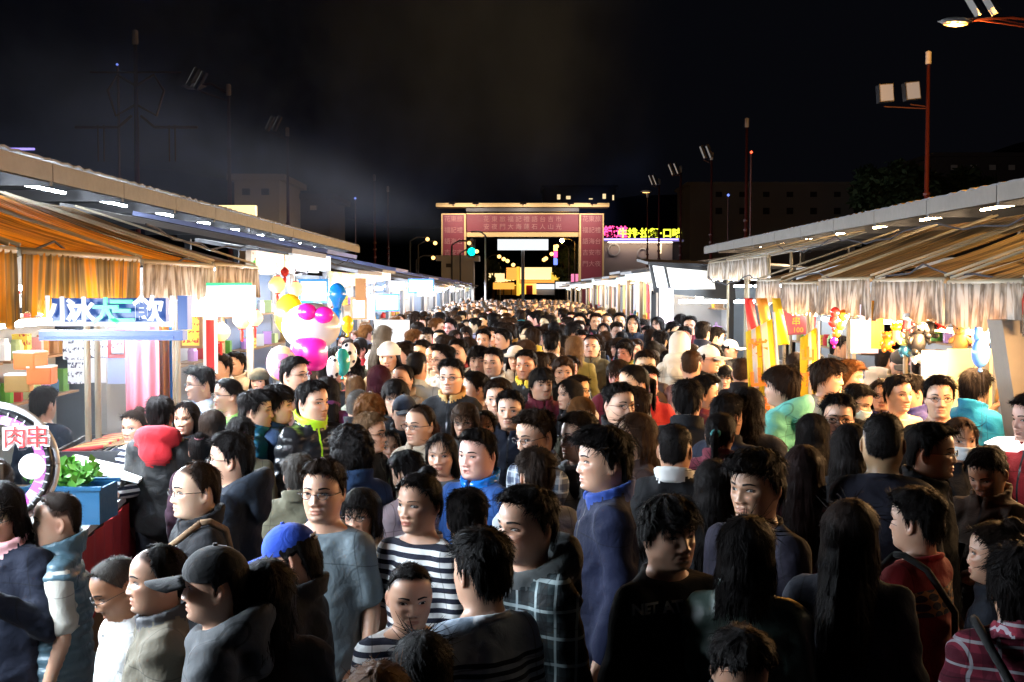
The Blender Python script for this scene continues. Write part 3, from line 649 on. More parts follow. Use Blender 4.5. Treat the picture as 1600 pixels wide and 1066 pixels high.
# ---------------------------------------------------------------- things worn on the head
class MB:
    """collects polygons; build() links one mesh object"""
    def __init__(s): s.v, s.f, s.m = [], [], []
    def add(s, verts, faces, m=0):
        n = len(s.v); s.v += [tuple(p) for p in verts]; s.f += [tuple(i + n for i in f) for f in faces]; s.m += [m] * len(faces)
        return s
    def box(s, c, d, rot=None, m=0, taper=1.0):
        R = rot or Matrix.Identity(3); c = Vector(c); P = []
        for z in (-1, 1):
            t = taper if z > 0 else 1
            for x, y in ((-1, -1), (1, -1), (1, 1), (-1, 1)): P.append(c + R @ Vector((x * d[0] / 2 * t, y * d[1] / 2 * t, z * d[2] / 2)))
        return s.add(P, [(3, 2, 1, 0), (4, 5, 6, 7), (0, 1, 5, 4), (1, 2, 6, 5), (2, 3, 7, 6), (3, 0, 4, 7)], m)
    def tube(s, pts, r, n=8, m=0, cap=True):
        pts = [Vector(p) for p in pts]; rs = r if hasattr(r, '__len__') else [r] * len(pts); base = len(s.v); x0 = None
        for i, p in enumerate(pts):
            t = (pts[min(i + 1, len(pts) - 1)] - pts[max(i - 1, 0)]).normalized()
            if x0 is None: x0 = t.orthogonal().normalized()
            x0 = (x0 - t * x0.dot(t)).normalized(); y0 = t.cross(x0)
            for k in range(n):
                a = 2 * math.pi * k / n; s.v.append(tuple(p + (x0 * math.cos(a) + y0 * math.sin(a)) * rs[i]))
        for i in range(len(pts) - 1):
            for k in range(n):
                a, b = base + i * n + k, base + i * n + (k + 1) % n
                s.f.append((a, b, b + n, a + n)); s.m.append(m)
        if cap:
            s.f.append(tuple(base + k for k in range(n - 1, -1, -1))); s.m.append(m)
            e = base + (len(pts) - 1) * n; s.f.append(tuple(e + k for k in range(n))); s.m.append(m)
        return s
    def lathe(s, prof, n=24, c=(0, 0, 0), m=0, sx=1, sy=1):
        base = len(s.v)
        for r, z in prof:
            for k in range(n):
                a = 2 * math.pi * k / n; s.v.append((c[0] + r * sx * math.cos(a), c[1] + r * sy * math.sin(a), c[2] + z))
        for i in range(len(prof) - 1):
            for k in range(n):
                a, b = base + i * n + k, base + i * n + (k + 1) % n
                s.f.append((a, b, b + n, a + n)); s.m.append(m)
        return s
    def grid(s, fn, nu, nv, m=0, th=0):
        """sheet fn(u,v)->point; th gives it a real thickness along its normal"""
        P = [[Vector(fn(i / nu, j / nv)) for j in range(nv + 1)] for i in range(nu + 1)]
        b = len(s.v); W = nv + 1
        s.v += [tuple(p) for r in P for p in r]
        for i in range(nu):
            for j in range(nv): s.f.append((b + i * W + j, b + (i + 1) * W + j, b + (i + 1) * W + j + 1, b + i * W + j + 1)); s.m.append(m)
        if th:
            b2 = len(s.v)
            for i in range(nu + 1):
                for j in range(nv + 1):
                    du = P[min(i + 1, nu)][j] - P[max(i - 1, 0)][j]; dv = P[i][min(j + 1, nv)] - P[i][max(j - 1, 0)]
                    nn = du.cross(dv); nn = nn.normalized() if nn.length > 1e-9 else Vector((0, 0, 1))
                    s.v.append(tuple(P[i][j] - nn * th))
            for i in range(nu):
                for j in range(nv): s.f.append((b2 + i * W + j, b2 + i * W + j + 1, b2 + (i + 1) * W + j + 1, b2 + (i + 1) * W + j)); s.m.append(m)
            rim = [i * W for i in range(nu + 1)] + [nu * W + j for j in range(1, W)] + [i * W + nv for i in range(nu - 1, -1, -1)] + [j for j in range(nv - 1, 0, -1)]
            for k in range(len(rim)):
                p, q = rim[k], rim[(k + 1) % len(rim)]
                s.f.append((b + q, b + p, b2 + p, b2 + q)); s.m.append(m)
        return s
    def mesh(s, name, mats, smooth=False):
        me = bpy.data.meshes.new(name); me.from_pydata(s.v, [], s.f)
        for x in (mats if isinstance(mats, (list, tuple)) else [mats]): me.materials.append(x)
        me.polygons.foreach_set('material_index', s.m)
        if smooth: me.polygons.foreach_set('use_smooth', [True] * len(s.f))
        me.update(); return me
    def build(s, name, mats, parent=None, smooth=False, loc=None):
        return link(name, s.mesh(name, mats, smooth), parent, loc)

def link(name, me, parent=None, loc=None):
    o = bpy.data.objects.new(name, me); COL.objects.link(o)
    if parent is not None: o.parent = parent
    if loc is not None: o.location = loc
    return o

_acc = {}
def acc_mesh(kind):
    if kind in _acc: return _acc[kind]
    b = MB(); H = HT; P = lambda x, f, z: (x * H, -f * H, z * H)
    if kind == 'glasses':
        for q in (1, -1):
            rim = [P(q * (.15 + .088 * math.cos(a)), .475 - .05 * abs(.15 + .088 * math.cos(a)), .482 + .062 * math.sin(a)) for a in [2 * math.pi * i / 16 for i in range(17)]]
            b.tube(rim, .0017, 5)
            b.add([P(q * (.15 + .085 * math.cos(a)), .474 - .05 * abs(.15 + .085 * math.cos(a)), .482 + .060 * math.sin(a)) for a in [2 * math.pi * i / 16 for i in range(16)]], [tuple(range(16)) if q > 0 else tuple(range(15, -1, -1))], 1)
            b.tube([P(q * .238, .462, .50), P(q * .345, .38, .505), P(q * .375, -.02, .505), P(q * .37, -.12, .45)], .0017, 5)
        b.tube([P(-.062, .472, .495), P(0, .49, .505), P(.062, .472, .495)], .0017, 5)
        me = b.mesh('glasses', (MT['frame_dark'], MT['lens']), True)
    elif kind in ('cap', 'beanie', 'sunhat'):
        R = dict(cap=(.375, .465, .40), beanie=(.40, .49, .40), sunhat=(.40, .49, .36))[kind]; z0 = dict(cap=.66, beanie=.68, sunhat=.74)[kind]
        prof = [(math.cos(a), math.sin(a)) for a in [math.pi / 2 * i / 12 for i in range(13)]]
        prof = [(.97, -.06 / R[2])] + prof; prof[-1] = (.012, 1)
        n = 36
        for i, (r, z) in enumerate(prof):
            for k in range(n):
                a = 2 * math.pi * k / n
                rr = r * (1 + (.014 * abs(math.sin(3 * a)) if kind == 'cap' and i > 1 else (.012 * math.sin(18 * a) if kind == 'beanie' else 0)))
                b.v.append(P(rr * R[0] * math.cos(a), rr * R[1] * math.sin(a) + .005, z0 + R[2] * (z if kind != 'cap' else min(z, 1) * (1 - .06 * max(0, math.sin(a)) * (1 - z)))))
        for i in range(len(prof) - 1):
            for k in range(n):
                a, c = i * n + k, i * n + (k + 1) % n
                b.f.append((a, a + n, c + n, c)); b.m.append(0)
        if kind == 'cap':
            b.grid(lambda u, w: P((u - .5) * .66, .30 + (.15 + .52 * w) * math.sqrt(max(0, 1 - ((u - .5) * 1.75) ** 2)) + .02 * w, z0 - .035 - .07 * w - .32 * (u - .5) ** 2), 14, 5, 0, .004)
            b.tube([P(0, .01, z0 + R[2] - .005), P(0, .01, z0 + R[2] + .03)], .008, 8)
        if kind == 'beanie':
            b.lathe([(1.03, -.10 * H), (1.06, -.02 * H), (1.05, .10 * H), (.99, .14 * H)], 36, (0, -.005 * H, z0 * H), 0, .41 * H, .50 * H)
        if kind == 'sunhat':
            for i in range(len(b.v)): pass
            b.lathe([(.95, 0), (1.3, -.03 * H), (1.62, -.12 * H), (1.6, -.14 * H), (1.28, -.05 * H), (.93, -.02 * H)], 36, (0, 0, z0 * H), 0, .41 * H, .49 * H)
        me = b.mesh(kind, (MT['felt'],), True)
    elif kind == 'mask':
        v = HEADS['woman']
        b.grid(lambda u, w: P((u - .5) * .56, .035 + .035 * math.sin(w * math.pi) + .02 + max(face_f((u - .5) * .5, .06 + .30 * w, v), 0) if abs(u - .5) < .4 else .035 + face_f((u - .5) * .5, .06 + .3 * w, v), .05 + .33 * w), 12, 8, 0, .003)
        for q in (1, -1): b.tube([P(q * .27, .30, .34), P(q * .35, .02, .46)], .0012, 4); b.tube([P(q * .27, .28, .10), P(q * .35, -.08, .38)], .0012, 4)
        me = b.mesh('face_mask', (MT['mask'],), True)
    elif kind == 'backpack':
        b.grid(lambda u, w: (.15 * math.copysign(abs(math.cos(2 * math.pi * u)) ** .5, math.cos(2 * math.pi * u)) * (1 - .35 * abs(w - .5) ** 3 * 8), .20 + .085 * math.copysign(abs(math.sin(2 * math.pi * u)) ** .6, math.sin(2 * math.pi * u)) * (1 - .35 * abs(w - .5) ** 3 * 8), .93 + .45 * w), 24, 10)
        for q in (1, -1): b.tube([(q * .10, .13, 1.34), (q * .115, .06, 1.445), (q * .12, -.08, 1.43), (q * .13, -.165, 1.30), (q * .16, -.10, 1.08), (q * .14, .11, 1.0)], .017, 6)
        b.add([(x, .2 + y, 1.38) for x, y in ((-.1, -.05), (.1, -.05), (.1, .05), (-.1, .05))], [(0, 1, 2, 3)])
        me = b.mesh('backpack', (MT['cloth'],), True)
    elif kind == 'strap':
        pts = [(.13, -.02, 1.465), (.06, -.165, 1.34), (-.07, -.175, 1.15), (-.19, -.06, .95), (-.14, .10, 1.02), (.0, .165, 1.25), (.10, .10, 1.42), (.13, .02, 1.468), (.13, -.02, 1.465)]
        b.tube(pts, .014, 6); me = b.mesh('strap', (MT['cloth'],), True)
    elif kind == 'hairband':
        b.tube([P(.09 * math.cos(a), -.50 + .05 * math.sin(a), .565 + .075 * math.sin(a)) for a in [2 * math.pi * i / 12 for i in range(13)]], .011, 6); me = b.mesh('hair_tie', (MT['felt'],), True)
    elif kind == 'bun_tie':
        b.tube([P(.12 * math.cos(a), -.25 + .12 * math.sin(a), .955 + .03 * math.sin(a)) for a in [2 * math.pi * i / 14 for i in range(15)]], .010, 6); me = b.mesh('hair_tie', (MT['felt'],), True)
    elif kind == 'hood_up':
        b.grid(lambda u, w: P(.43 * math.sin((u - .5) * 2 * 2.2) * (1 - .25 * max(0, .3 - w)), -.10 - .52 * math.cos((u - .5) * 2 * 2.2) + .1 * 0, -.12 + 1.0 * w) if w < .75 else
               P(.43 * math.sin((u - .5) * 4.4) * math.cos((w - .75) * 5.6), (-.10 - .52 * math.cos((u - .5) * 4.4)) * math.cos((w - .75) * 5.6), .63 + .52 * math.sin((w - .75) * 5.6)), 22, 14, 0, .004)
        me = b.mesh('hood', (MT['cloth'],), True)
    _acc[kind] = me
    return me

_npeople = [0]
def person(x, y, ang, s, kind='man', hair='short', hcol=(.012, .009, .008), top='jacket', tcol=(.03, .03, .035), pose='down', yaw=0, pitch=0, roll=0, fat=1.0, skin=None,
           glasses=False, hat=None, hatcol=(.02, .02, .02), acc=(), mat=None, mat2=None, mouth=0, seed=0, label='', group='people in the night market crowd', tr=(.02, .022, .03)):
    o = link('person', body_mesh(kind, pose, yaw, pitch, roll, fat, mouth))
    o.location = (x, y, 0); o.rotation_euler = (0, 0, R_(ang)); o.scale = (s, s, s)
    o['label'] = label; o['category'] = 'person'; o['group'] = group
    sk = skin or (.55, .34, .235)
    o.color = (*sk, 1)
    M = head_matrix(yaw, pitch, roll)
    def child(me, name, col, onhead=True):
        c = link(name, me, o); c.color = (*col, 1)
        if onhead: c.matrix_local = M
        return c
    hs = 'under_cap' if hat in ('cap', 'sunhat', 'beanie') and hair in ('short', 'spiky', 'swept', 'crop') else hair
    if hat and hs in ('parted_bob', 'bob', 'long', 'fringe_long'): hs = 'hat_bob'
    child(hair_mesh(hs, seed % 3), 'hair', hcol)
    t = child(top_mesh(top, pose, fat, seed % 2), {'tee': 'shirt', 'knit': 'pullover'}.get(top, top), tcol, False)
    if mat or mat2:
        ms = t.material_slots
        for i, m in ((0, mat), (1, mat2 or mat)):
            if m: ms[i].link = 'OBJECT'; ms[i].material = m
    child(trousers_mesh(), 'trousers', tr, False)
    if glasses: child(acc_mesh('glasses'), 'glasses', (0, 0, 0))
    if hat: child(acc_mesh(hat), hat, hatcol)
    for a in acc:
        nm, col = a if isinstance(a, tuple) else (a, (.03, .03, .03))
        child(acc_mesh(nm), {'mask': 'face_mask', 'hairband': 'hair_tie', 'bun_tie': 'hair_tie', 'hood_up': 'hood'}.get(nm, nm), col, nm not in ('backpack', 'strap'))
    _npeople[0] += 1
    return o
# ---------------------------------------------------------------- helpers for things and parts
def thing(name, label, cat, loc=(0, 0, 0), rotz=0, group=None):
    o = bpy.data.objects.new(name, None); COL.objects.link(o); o.empty_display_size = .1
    o.location = loc; o.rotation_euler = (0, 0, rotz); return tag(o, label, cat, group)
def tag(o, label, cat, group=None, kind=None):
    if label: o['label'] = label
    if cat: o['category'] = cat
    if group: o['group'] = group
    if kind: o['kind'] = kind
    return o
def copy_tree(o, loc, label, group=None):
    c = o.copy(); COL.objects.link(c); c.location = loc; tag(c, label, None, group)
    for ch in kids(o):
        d = ch.copy(); COL.objects.link(d); d.parent = c
        for g in kids(ch):
            e = g.copy(); COL.objects.link(e); e.parent = d
    return c
def kids(o): return [x for x in o.children]
_texts = []
def text(body, size, mat, parent, loc, rot=(math.pi / 2, 0, 0), extrude=.004, name='lettering', bold=0, wrap=None):
    cu = bpy.data.curves.new('lettering', 'FONT'); cu.body = body; cu.size = size; cu.align_x = 'CENTER'; cu.align_y = 'CENTER'; cu.extrude = extrude; cu.offset = bold; cu.resolution_u = 2
    o = bpy.data.objects.new(name, cu); COL.objects.link(o); o.parent = parent; o.location = loc; o.rotation_euler = rot
    _texts.append((o, MT[mat], wrap)); return o
def bake_texts():
    C.view_layer.update(); dg = C.evaluated_depsgraph_get()
    for o, m, wrap in _texts:
        me = bpy.data.meshes.new_from_object(o.evaluated_get(dg)); me.materials.clear(); me.materials.append(m); me.name = 'lettering'
        if wrap:       # lay the print on the cloth
            bvh, sy = wrap; M = o.matrix_basis; Mi = M.inverted()
            for v in me.vertices:
                p = M @ v.co; hit = bvh.ray_cast(Vector((p.x, sy * 1.0, p.z)), Vector((0, -sy, 0)))[0]
                if hit: p.y = hit.y + sy * .004
                v.co = Mi @ p
        n = bpy.data.objects.new('x', me); COL.objects.link(n); n.parent = o.parent; n.location = o.location; n.rotation_euler = o.rotation_euler
        nm = o.name.split('.')[0]; bpy.data.objects.remove(o); n.name = nm
    _texts.clear()
rnd = random.Random(7)
ordn = 'first second third fourth fifth sixth seventh eighth ninth tenth eleventh twelfth thirteenth fourteenth fifteenth sixteenth seventeenth eighteenth nineteenth twentieth twenty-first twenty-second twenty-third twenty-fourth twenty-fifth'.split()

# ---------------------------------------------------------------- ground, hills
b = MB(); b.grid(lambda u, v: (-160 + 320 * u, -12 + 420 * v, 0), 8, 10)
tag(b.build('road', MT['asphalt']), None, None, None, 'structure')
b = MB(); b.grid(lambda u, v: (-260 + 520 * u, 330 + 60 * v, max(0, (26 + 9 * math.sin(u * 9) + 5 * math.sin(u * 23 + 1) + 14 * u) * math.sin(v * math.pi / 1.6))), 40, 6)
tag(b.build('hill', MT['hill'], None, True), None, None, None, 'structure')

# ---------------------------------------------------------------- the long market roofs
def market_roof(sg, X, z, y0, y1, label):
    n = max(2, round((y1 - y0) / 2.1)); st = (y1 - y0) / n
    r = thing('market_roof', label, 'roof', (X, y0, 0))
    for i in range(n):
        b = MB(); b.box((0, st * (i + .5), z), (.035, st - .018, .17)); b.box((sg * .03, st * (i + .5), z - .075), (.05, st - .03, .02)); b.build('fascia_panel', MT['fascia'], r)
        b = MB(); b.grid(lambda u, v: (sg * (.0 + 4.2 * u), st * (i + v), z + .105 + .34 * u + .012 * math.sin(v * 40)), 2, 14, 0, .02); b.build('roof_sheet', MT['roof_sheet'], r)
        b = MB(); b.box((sg * 1.1, st * i, z - .06), (2.2, .07, .12)); b.build('rafter', MT['steel_dark'], r)
        if i % 2 == 0:
            b = MB(); b.box((sg * 2.0, st * i, z / 2 - .05), (.11, .11, z - .1)); b.box((sg * 2.0, st * i, .05), (.22, .22, .1)); b.build('post', MT['steel_dark'], r)
        b = MB(); b.box((sg * .50, st * (i + .5), z - .055), (.030, st * .66, .022)); b.build('light_tube', MT['tube_roof' if sg < 0 else 'tube_roof_warm'], r)
    return r
market_roof(-1, -4.2, 3.30, 3.0, 33.5, 'long shed roof with tan fascia panels above the orange awning stalls')
market_roof(1, 4.9, 3.20, 4.0, 31.0, 'long shed roof with pale fascia panels above the ochre awning stalls')

# ---------------------------------------------------------------- stalls with awnings
LCOL = dict(tube_cool=(.78, .89, 1), tube_white=(1, .72, .44), tube_warm=(1, .56, .24), tube_far=(.82, .90, 1), tube_far_warm=(1, .62, .28))
def stall_lamp(s, Lp, sg, w_, z, tube, power):
    """the stall's own lamp bar under the awning edge, turned to the lane"""
    la = bpy.data.lights.new('lamp_bar', 'AREA'); la.shape = 'RECTANGLE'; la.size = w_ * .7; la.size_y = .07; la.energy = power; la.color = LCOL[tube]
    o = bpy.data.objects.new('lamp_bar', la); COL.objects.link(o); o.parent = s; o.location = Lp(.10, .5, z)
    o.rotation_euler = Matrix((Vector((0, 1, 0)), Vector((0, 1, 0)).cross(Vector((-sg, 0, -.34)).normalized() * -1) * -1, Vector((-sg, 0, -.34)).normalized() * -1)).transposed().to_euler()
    b = MB(); b.box(Lp(.13, .5, z + .055), (.10, w_ * .72, .03)); b.build('lamp_housing', MT['steel_dark'], s)
_jar = {}
def goods_on(s, Lp, du, w_, near, back=None):
    """shelves on the back wall with boxes, jars and bags standing on them"""
    ub = (back if back is not None else du + .22) - .12
    cols = ['paper', 'orange_plastic', 'blue_plastic', 'paper_pink', 'pale_green', 'menu_yellow', 'wood', 'paper_blue', 'banner_red', 'foil_lilac', 'wall_warm', 'leaf_green']
    for z in ((1.25, 1.62, 1.98) if near else (1.35, 1.85)):
        b = MB(); b.box(Lp(ub, .5, z), (.24, w_ * .94, .02)); b.build('shelf', MT['wood'], s)
        n = 7 if near else 5
        for i in range(n):
            k = rnd.randrange(3); m = rnd.choice(cols)
            if (k, m) not in _jar:
                b = MB()
                if k == 0: b.box((0, 0, .085), (.13, .15, .17)); b.box((0, 0, .173), (.135, .155, .012))
                elif k == 1: b.lathe([(.001, 0), (.06, 0), (.062, .12), (.045, .145), (.045, .17), (.001, .17)], 10)
                else: b.box((0, 0, .07), (.10, .19, .14), None, 0, .72); b.tube([(0, -.05, .14), (0, -.03, .2), (0, .03, .2), (0, .05, .14)], .008, 4)
                _jar[(k, m)] = b.mesh(('carton', 'jar', 'bag')[k], MT[m])
            o = link(('carton', 'jar', 'bag')[k], _jar[(k, m)], s, Lp(ub, .07 + .86 * (i + rnd.uniform(.2, .8)) / n, z + .011)); o.rotation_euler = (0, 0, rnd.uniform(-.3, .3)); o.scale = (1, 1, rnd.uniform(.8, 1.25))
def stall(sg, X, y0, y1, zf, zb, fab, val, vh, wall, tube, label, group, du=1.75, near=False, sign=None, name='market_stall', tubes=1, edge='rail_tan', lamp_w=27):
    w_ = y1 - y0; s = thing(name, label, 'stall', (X, (y0 + y1) / 2, 0), 0, group)
    Lp = lambda u, v, z: (sg * u, (v - .5) * w_, z)
    sag = rnd.uniform(.02, .05)
    b = MB(); b.grid(lambda u, v: Lp(.02 + du * u, v, zf + (zb - zf) * u - sag * math.sin(math.pi * u) - .018 * math.sin(v * math.pi * 3) * math.sin(math.pi * u)), 10, 12, 0, .006); b.build('awning', MT[fab], s, True)
    if lamp_w: stall_lamp(s, Lp, sg, w_, zf - vh - .075, tube, lamp_w)
    ph = rnd.uniform(0, 6); k = max(6, round(w_ / .085)); ra = [rnd.uniform(.2, 1.6) for _ in range(k + 2)]; rb_ = [rnd.uniform(-.035, .03) for _ in range(k + 2)]
    def lerp(a, x): i = min(int(x * k), k); f = x * k - i; return a[i] * (1 - f) + a[i + 1] * f
    def vf(u, v):
        x = .011 * lerp(ra, u) * (1 - .7 * v) * math.sin(2 * math.pi * k * u + ph + 2.3 * math.sin(5 * u) + 1.1 * math.sin(17 * u)) + .02 * math.sin(9 * u + ph) * (1 - v)
        return Lp(-.02 + x, u, zf + .0 - (vh + .035 + lerp(rb_, u)) * (1 - v) - .012 * math.sin(math.pi * u))
    b = MB(); b.grid(vf, k * 6 if near else k * 3, 5, 0, .003); b.build('valance', MT[val], s, True)
    b = MB(); b.tube([Lp(0, 0, zf - .005), Lp(0, 1, zf - .005)], .024, 10); b.build('front_bar', MT['rail_tan'], s, True)
    for v in (.012, .988):
        b = MB(); b.tube([Lp(.0, v, zf + .028), Lp(du * .5, v, zf + .028 + (zb - zf) * .5), Lp(du, v, zb + .028)], .011, 8); b.build('side_rail', MT[edge], s, True)
    for v in (.03, .97):
        b = MB(); b.tube([Lp(.32, v, 0), Lp(.32, v, zf + .06)], .022, 8); b.build('post', MT['rail_tan'], s, True)
    b = MB(); b.box(Lp(du + .25, .5, 1.3), (.06, w_ * .985, 2.6)); b.build('back_wall', MT[wall], s)
    b = MB(); b.box(Lp(.62, .5, .45), (.62, w_ * .9, .9)); b.build('counter', MT['counter_white'], s)
    b = MB(); b.box(Lp(.60, .5, .92), (.72, w_ * .95, .035)); b.build('counter_top', MT['wood' if near else 'counter_white'], s)
    goods_on(s, Lp, du, w_, near)
    for i in range(tubes):
        u = .42 + .75 * i
        b = MB(); b.tube([Lp(u, .08, zf - .40 + .22 * i), Lp(u, .92, zf - .40 + .22 * i)], .021, 6); b.build('light_tube', MT[tube], s, True)
    return s
GL, GR = 'awning stalls along the near side of the lane with brown valances', 'awning stalls opposite with pale streaked valances'
stall(-1, -2.5, 2.5, 6.10, 2.44, 3.02, 'awning_ochre', 'valance_orange', .34, 'wall_white', 'tube_cool', 'brown awning stall cut by the frame edge, before the first orange awning', GL, near=True, tubes=2, lamp_w=44)
stall(-1, -2.5, 6.17, 8.12, 2.44, 3.02, 'awning_orange', 'valance_orange', .29, 'wall_blue', 'tube_cool', 'bright orange awning stall with orange and brown streaked valance above the neon sign', GL, near=True, tubes=2, lamp_w=30)
stall(-1, -2.5, 8.20, 10.15, 2.43, 3.02, 'awning_orange', 'valance_grey', .245, 'wall_white', 'tube_cool', 'orange awning stall with grey brown pleated valance, second beyond the wide orange valance', GL, near=True, tubes=2)
stall(-1, -2.5, 10.2, 11.9, 2.45, 3.02, 'awning_ochre', 'valance_grey', .25, 'wall_white', 'tube_white', 'ochre awning stall with green light strip under its tan valance', GL, near=True, tubes=2)
stall(1, 3.1, 5.6, 7.30, 2.29, 2.95, 'awning_ochre', 'valance_grey', .28, 'wall_dark', 'tube_warm', 'ochre awning stall with pale valance beside the slanted grey pillar, cut by the frame', GR, near=True, tubes=0, lamp_w=15)  # lamp added to this unlit stall to brighten the near crowd
stall(1, 3.1, 7.36, 8.62, 2.29, 2.95, 'awning_ochre', 'valance_grey', .27, 'wall_warm', 'tube_warm', 'ochre awning stall with rust stained valance over the blue balloon', GR, near=True)
stall(1, 3.1, 8.70, 10.4, 2.31, 2.95, 'awning_ochre', 'valance_grey', .28, 'wall_warm', 'tube_warm', 'ochre awning stall over the plush toys and the white counter', GR, near=True)
stall(1, 3.1, 10.5, 12.2, 2.33, 2.95, 'awning_ochre', 'valance_grey', .30, 'wall_white', 'tube_white', 'ochre awning stall over the lilac panel and red balloons', GR, near=True)
stall(1, 3.1, 12.3, 13.9, 2.30, 2.95, 'awning_ochre', 'valance_grey', .28, 'wall_white', 'tube_white', 'ochre awning stall over the pink price poster', GR, near=True)
stall(1, 3.1, 14.0, 15.3, 2.34, 2.95, 'awning_ochre', 'valance_grey', .24, 'wall_white', 'tube_white', 'narrow ochre awning stall behind the tall yellow strip banner', GR, near=True)
for i, (a, c) in enumerate(((16.4, 17.9), (18.0, 19.5), (19.6, 21.3))):
    stall(1, 3.45, a, c, 2.68, 3.0, 'awning_white', 'valance_grey', .26, 'wall_white', 'tube_cool', ('stall with high white awning just past the ochre awnings', 'stall with high white awning, between two others like it', 'stall with high white awning touching the black framed kiosk')[i], 'stalls with high white awnings', du=1.3)
# far stalls: bright fronts down both sides
def far_stall(sg, X, y0, y1, zf, zb, label, group, lit, fab, wall):
    w_ = y1 - y0; s = thing('market_stall', label, 'stall', (X, (y0 + y1) / 2, 0), 0, group)
    Lp = lambda u, v, z: (sg * u, (v - .5) * w_, z)
    b = MB(); b.grid(lambda u, v: Lp(-.38 + 2.28 * u, v, zf - .03 + (zb - zf) * u), 3, 4, 0, .05); b.build('awning', MT[fab], s)
    b = MB(); b.box(Lp(0, .5, zf - .10), (.05, w_ * .97, .20)); b.build('front_board', MT[lit], s)
    b = MB(); b.box(Lp(1.5, .5, 1.25), (.06, w_ * .98, 2.5)); b.build('back_wall', MT[wall], s)
    b = MB(); b.box(Lp(.5, .5, .46), (.6, w_ * .92, .92)); b.build('counter', MT['counter_white'], s)
    stall_lamp(s, Lp, sg, w_, zf - .27, 'tube_far' if sg < 0 else 'tube_far_warm', 34)
    if y0 < 40: goods_on(s, Lp, 0, w_, False, 1.46)
    b = MB(); b.tube([Lp(.5, .08, zf - .16), Lp(.5, .92, zf - .16)], .03, 6); b.build('light_tube', MT['tube_far' if sg < 0 else 'tube_far_warm'], s)
    for v in (.03, .97):
        b = MB(); b.box(Lp(.05, v, zf / 2), (.06, .06, zf)); b.build('post', MT['steel_dark' if v > .5 else 'steel_white'], s)
    return s
GF, GG = 'brightly lit stalls down the left row', 'brightly lit stalls down the right row'
lits = ['board_white', 'panel_white', 'board_warm', 'board_blue', 'board_white', 'panel_white', 'board_warm', 'board_white']
look = ['white printed', 'plain white lit', 'warm printed', 'blue printed', 'pale printed', 'plain dazzling', 'orange tinted', 'low white printed']
y = 12.0; i = 0
while y < 66:
    L = 2.3 + .5 * (i % 3) + (y > 30) * 1.2
    X = -2.55 + max(0, y - 25) * .008
    zf = 2.62 - .010 * min(y - 12, 26) + .10 * math.sin(i * 2.1)
    far_stall(-1, X, y, y + L - .1, zf, zf + .45, f'stall with {look[i % 8]} front board, {ordn[i]} past the tan valance', GF, lits[i % 8], ('roof_sheet', 'awning_blue', 'roof_sheet')[i % 3], ('wall_white', 'wall_white', 'wall_blue')[i % 3])
    y += L; i += 1
y = 22.9; i = 0
while y < 58:
    L = 2.4 + .4 * (i % 2) + (y > 34) * 1.2
    zf = 2.60 - .006 * (y - 22) + .05 * math.sin(i * 1.7)
    far_stall(1, 2.62, y, y + L - .1, zf, zf + .30, f'stall with {look[(i + 3) % 8]} front board, {ordn[i]} behind the black framed kiosk', GG, lits[(i * 3) % 3] if i % 4 else 'panel_cream', 'roof_sheet', ('wall_white', 'wall_blue', 'wall_white')[i % 3])
    y += L; i += 1
for sg, X, y0, y1, z, l in ((-1, -2.62, 4, 16, 2.50, 'black cable sagging from awning to awning above the tan valances'), (-1, -2.70, 9, 24, 2.72, 'thin cable slung along the white front boards'), (1, 3.2, 6, 20, 2.42, 'black cable sagging along the pale valances'), (1, 3.9, 5, 18, 2.86, 'cable slung over the ochre awnings under the shed roof')):
    s = thing('cable', l, 'cable', (X, y0, z)); b = MB(); n = 40; b.tube([(sg * .02 * math.sin(i * 1.3), (y1 - y0) * i / n, -.11 * abs(math.sin(math.pi * i / 10)) ** 1.0 + .02 * math.sin(i * 2.1)) for i in range(n + 1)], .008, 5); b.build('wire', MT['ink'], s)
# the black framed kiosk with white panels that faces up the lane
k = thing('kiosk', 'black framed kiosk with blank white light panels facing up the lane', 'kiosk', (3.9, 22.2, 0))
Q = lambda px, py, d=22.0: at(px, py, d) - Vector((3.9, 22.2, 0))
def panel(pts, name, m, th=.06, par=k, d=22.0):
    P = [Q(x, y_, d) for x, y_ in pts]; B = [p + Vector((0, th, 0)) for p in P]; n = len(P)
    b = MB(); b.add(P + B, [tuple(range(n)), tuple(range(2 * n - 1, n - 1, -1))] + [(i, n + i, n + (i + 1) % n, (i + 1) % n) for i in range(n)]); return b.build(name, MT[m], par)
panel([(1014, 411), (1146, 421), (1150, 470), (1022, 457)], 'frame', 'black_frame', .08, k, 22.05)
panel([(1020, 415), (1037, 417), (1044, 451), (1027, 449)], 'light_panel', 'panel_white', .05); panel([(1042, 418), (1113, 424), (1118, 452), (1049, 452)], 'light_panel', 'panel_cream', .05)
for px in (1024, 1147):
    b = MB(); p = Q(px, 460); b.box((p.x, .1, 1.1), (.09, .09, 2.2)); b.build('post', MT['black_frame'], k)
b = MB(); b.grid(lambda u, v: (-1.45 + 2.9 * u, -.25 + 2.0 * v, 2.72 - .10 * u + .1 * v), 2, 2, 0, .05); b.build('roof', MT['black_frame'], k)
b = MB(); b.box((.1, 1.6, 1.2), (2.6, .06, 2.2)); b.build('back_wall', MT['wall_white'], k)
b = MB(); b.box((.2, .4, .45), (2.2, .5, .9)); b.build('counter', MT['counter_white'], k)
b = MB(); b.tube([(-.8, .35, 2.0), (1.0, .35, 2.0)], .03, 6); b.build('light_tube', MT['tube_cool'], k)
b = MB(); p = at(1093, 463, 22.3) - k.location; b.lathe([(.001, -.09), (.06, -.06), (.08, 0), (.05, .06), (.001, .09)], 10, p); b.build('bulb', MT['bulb'], k)
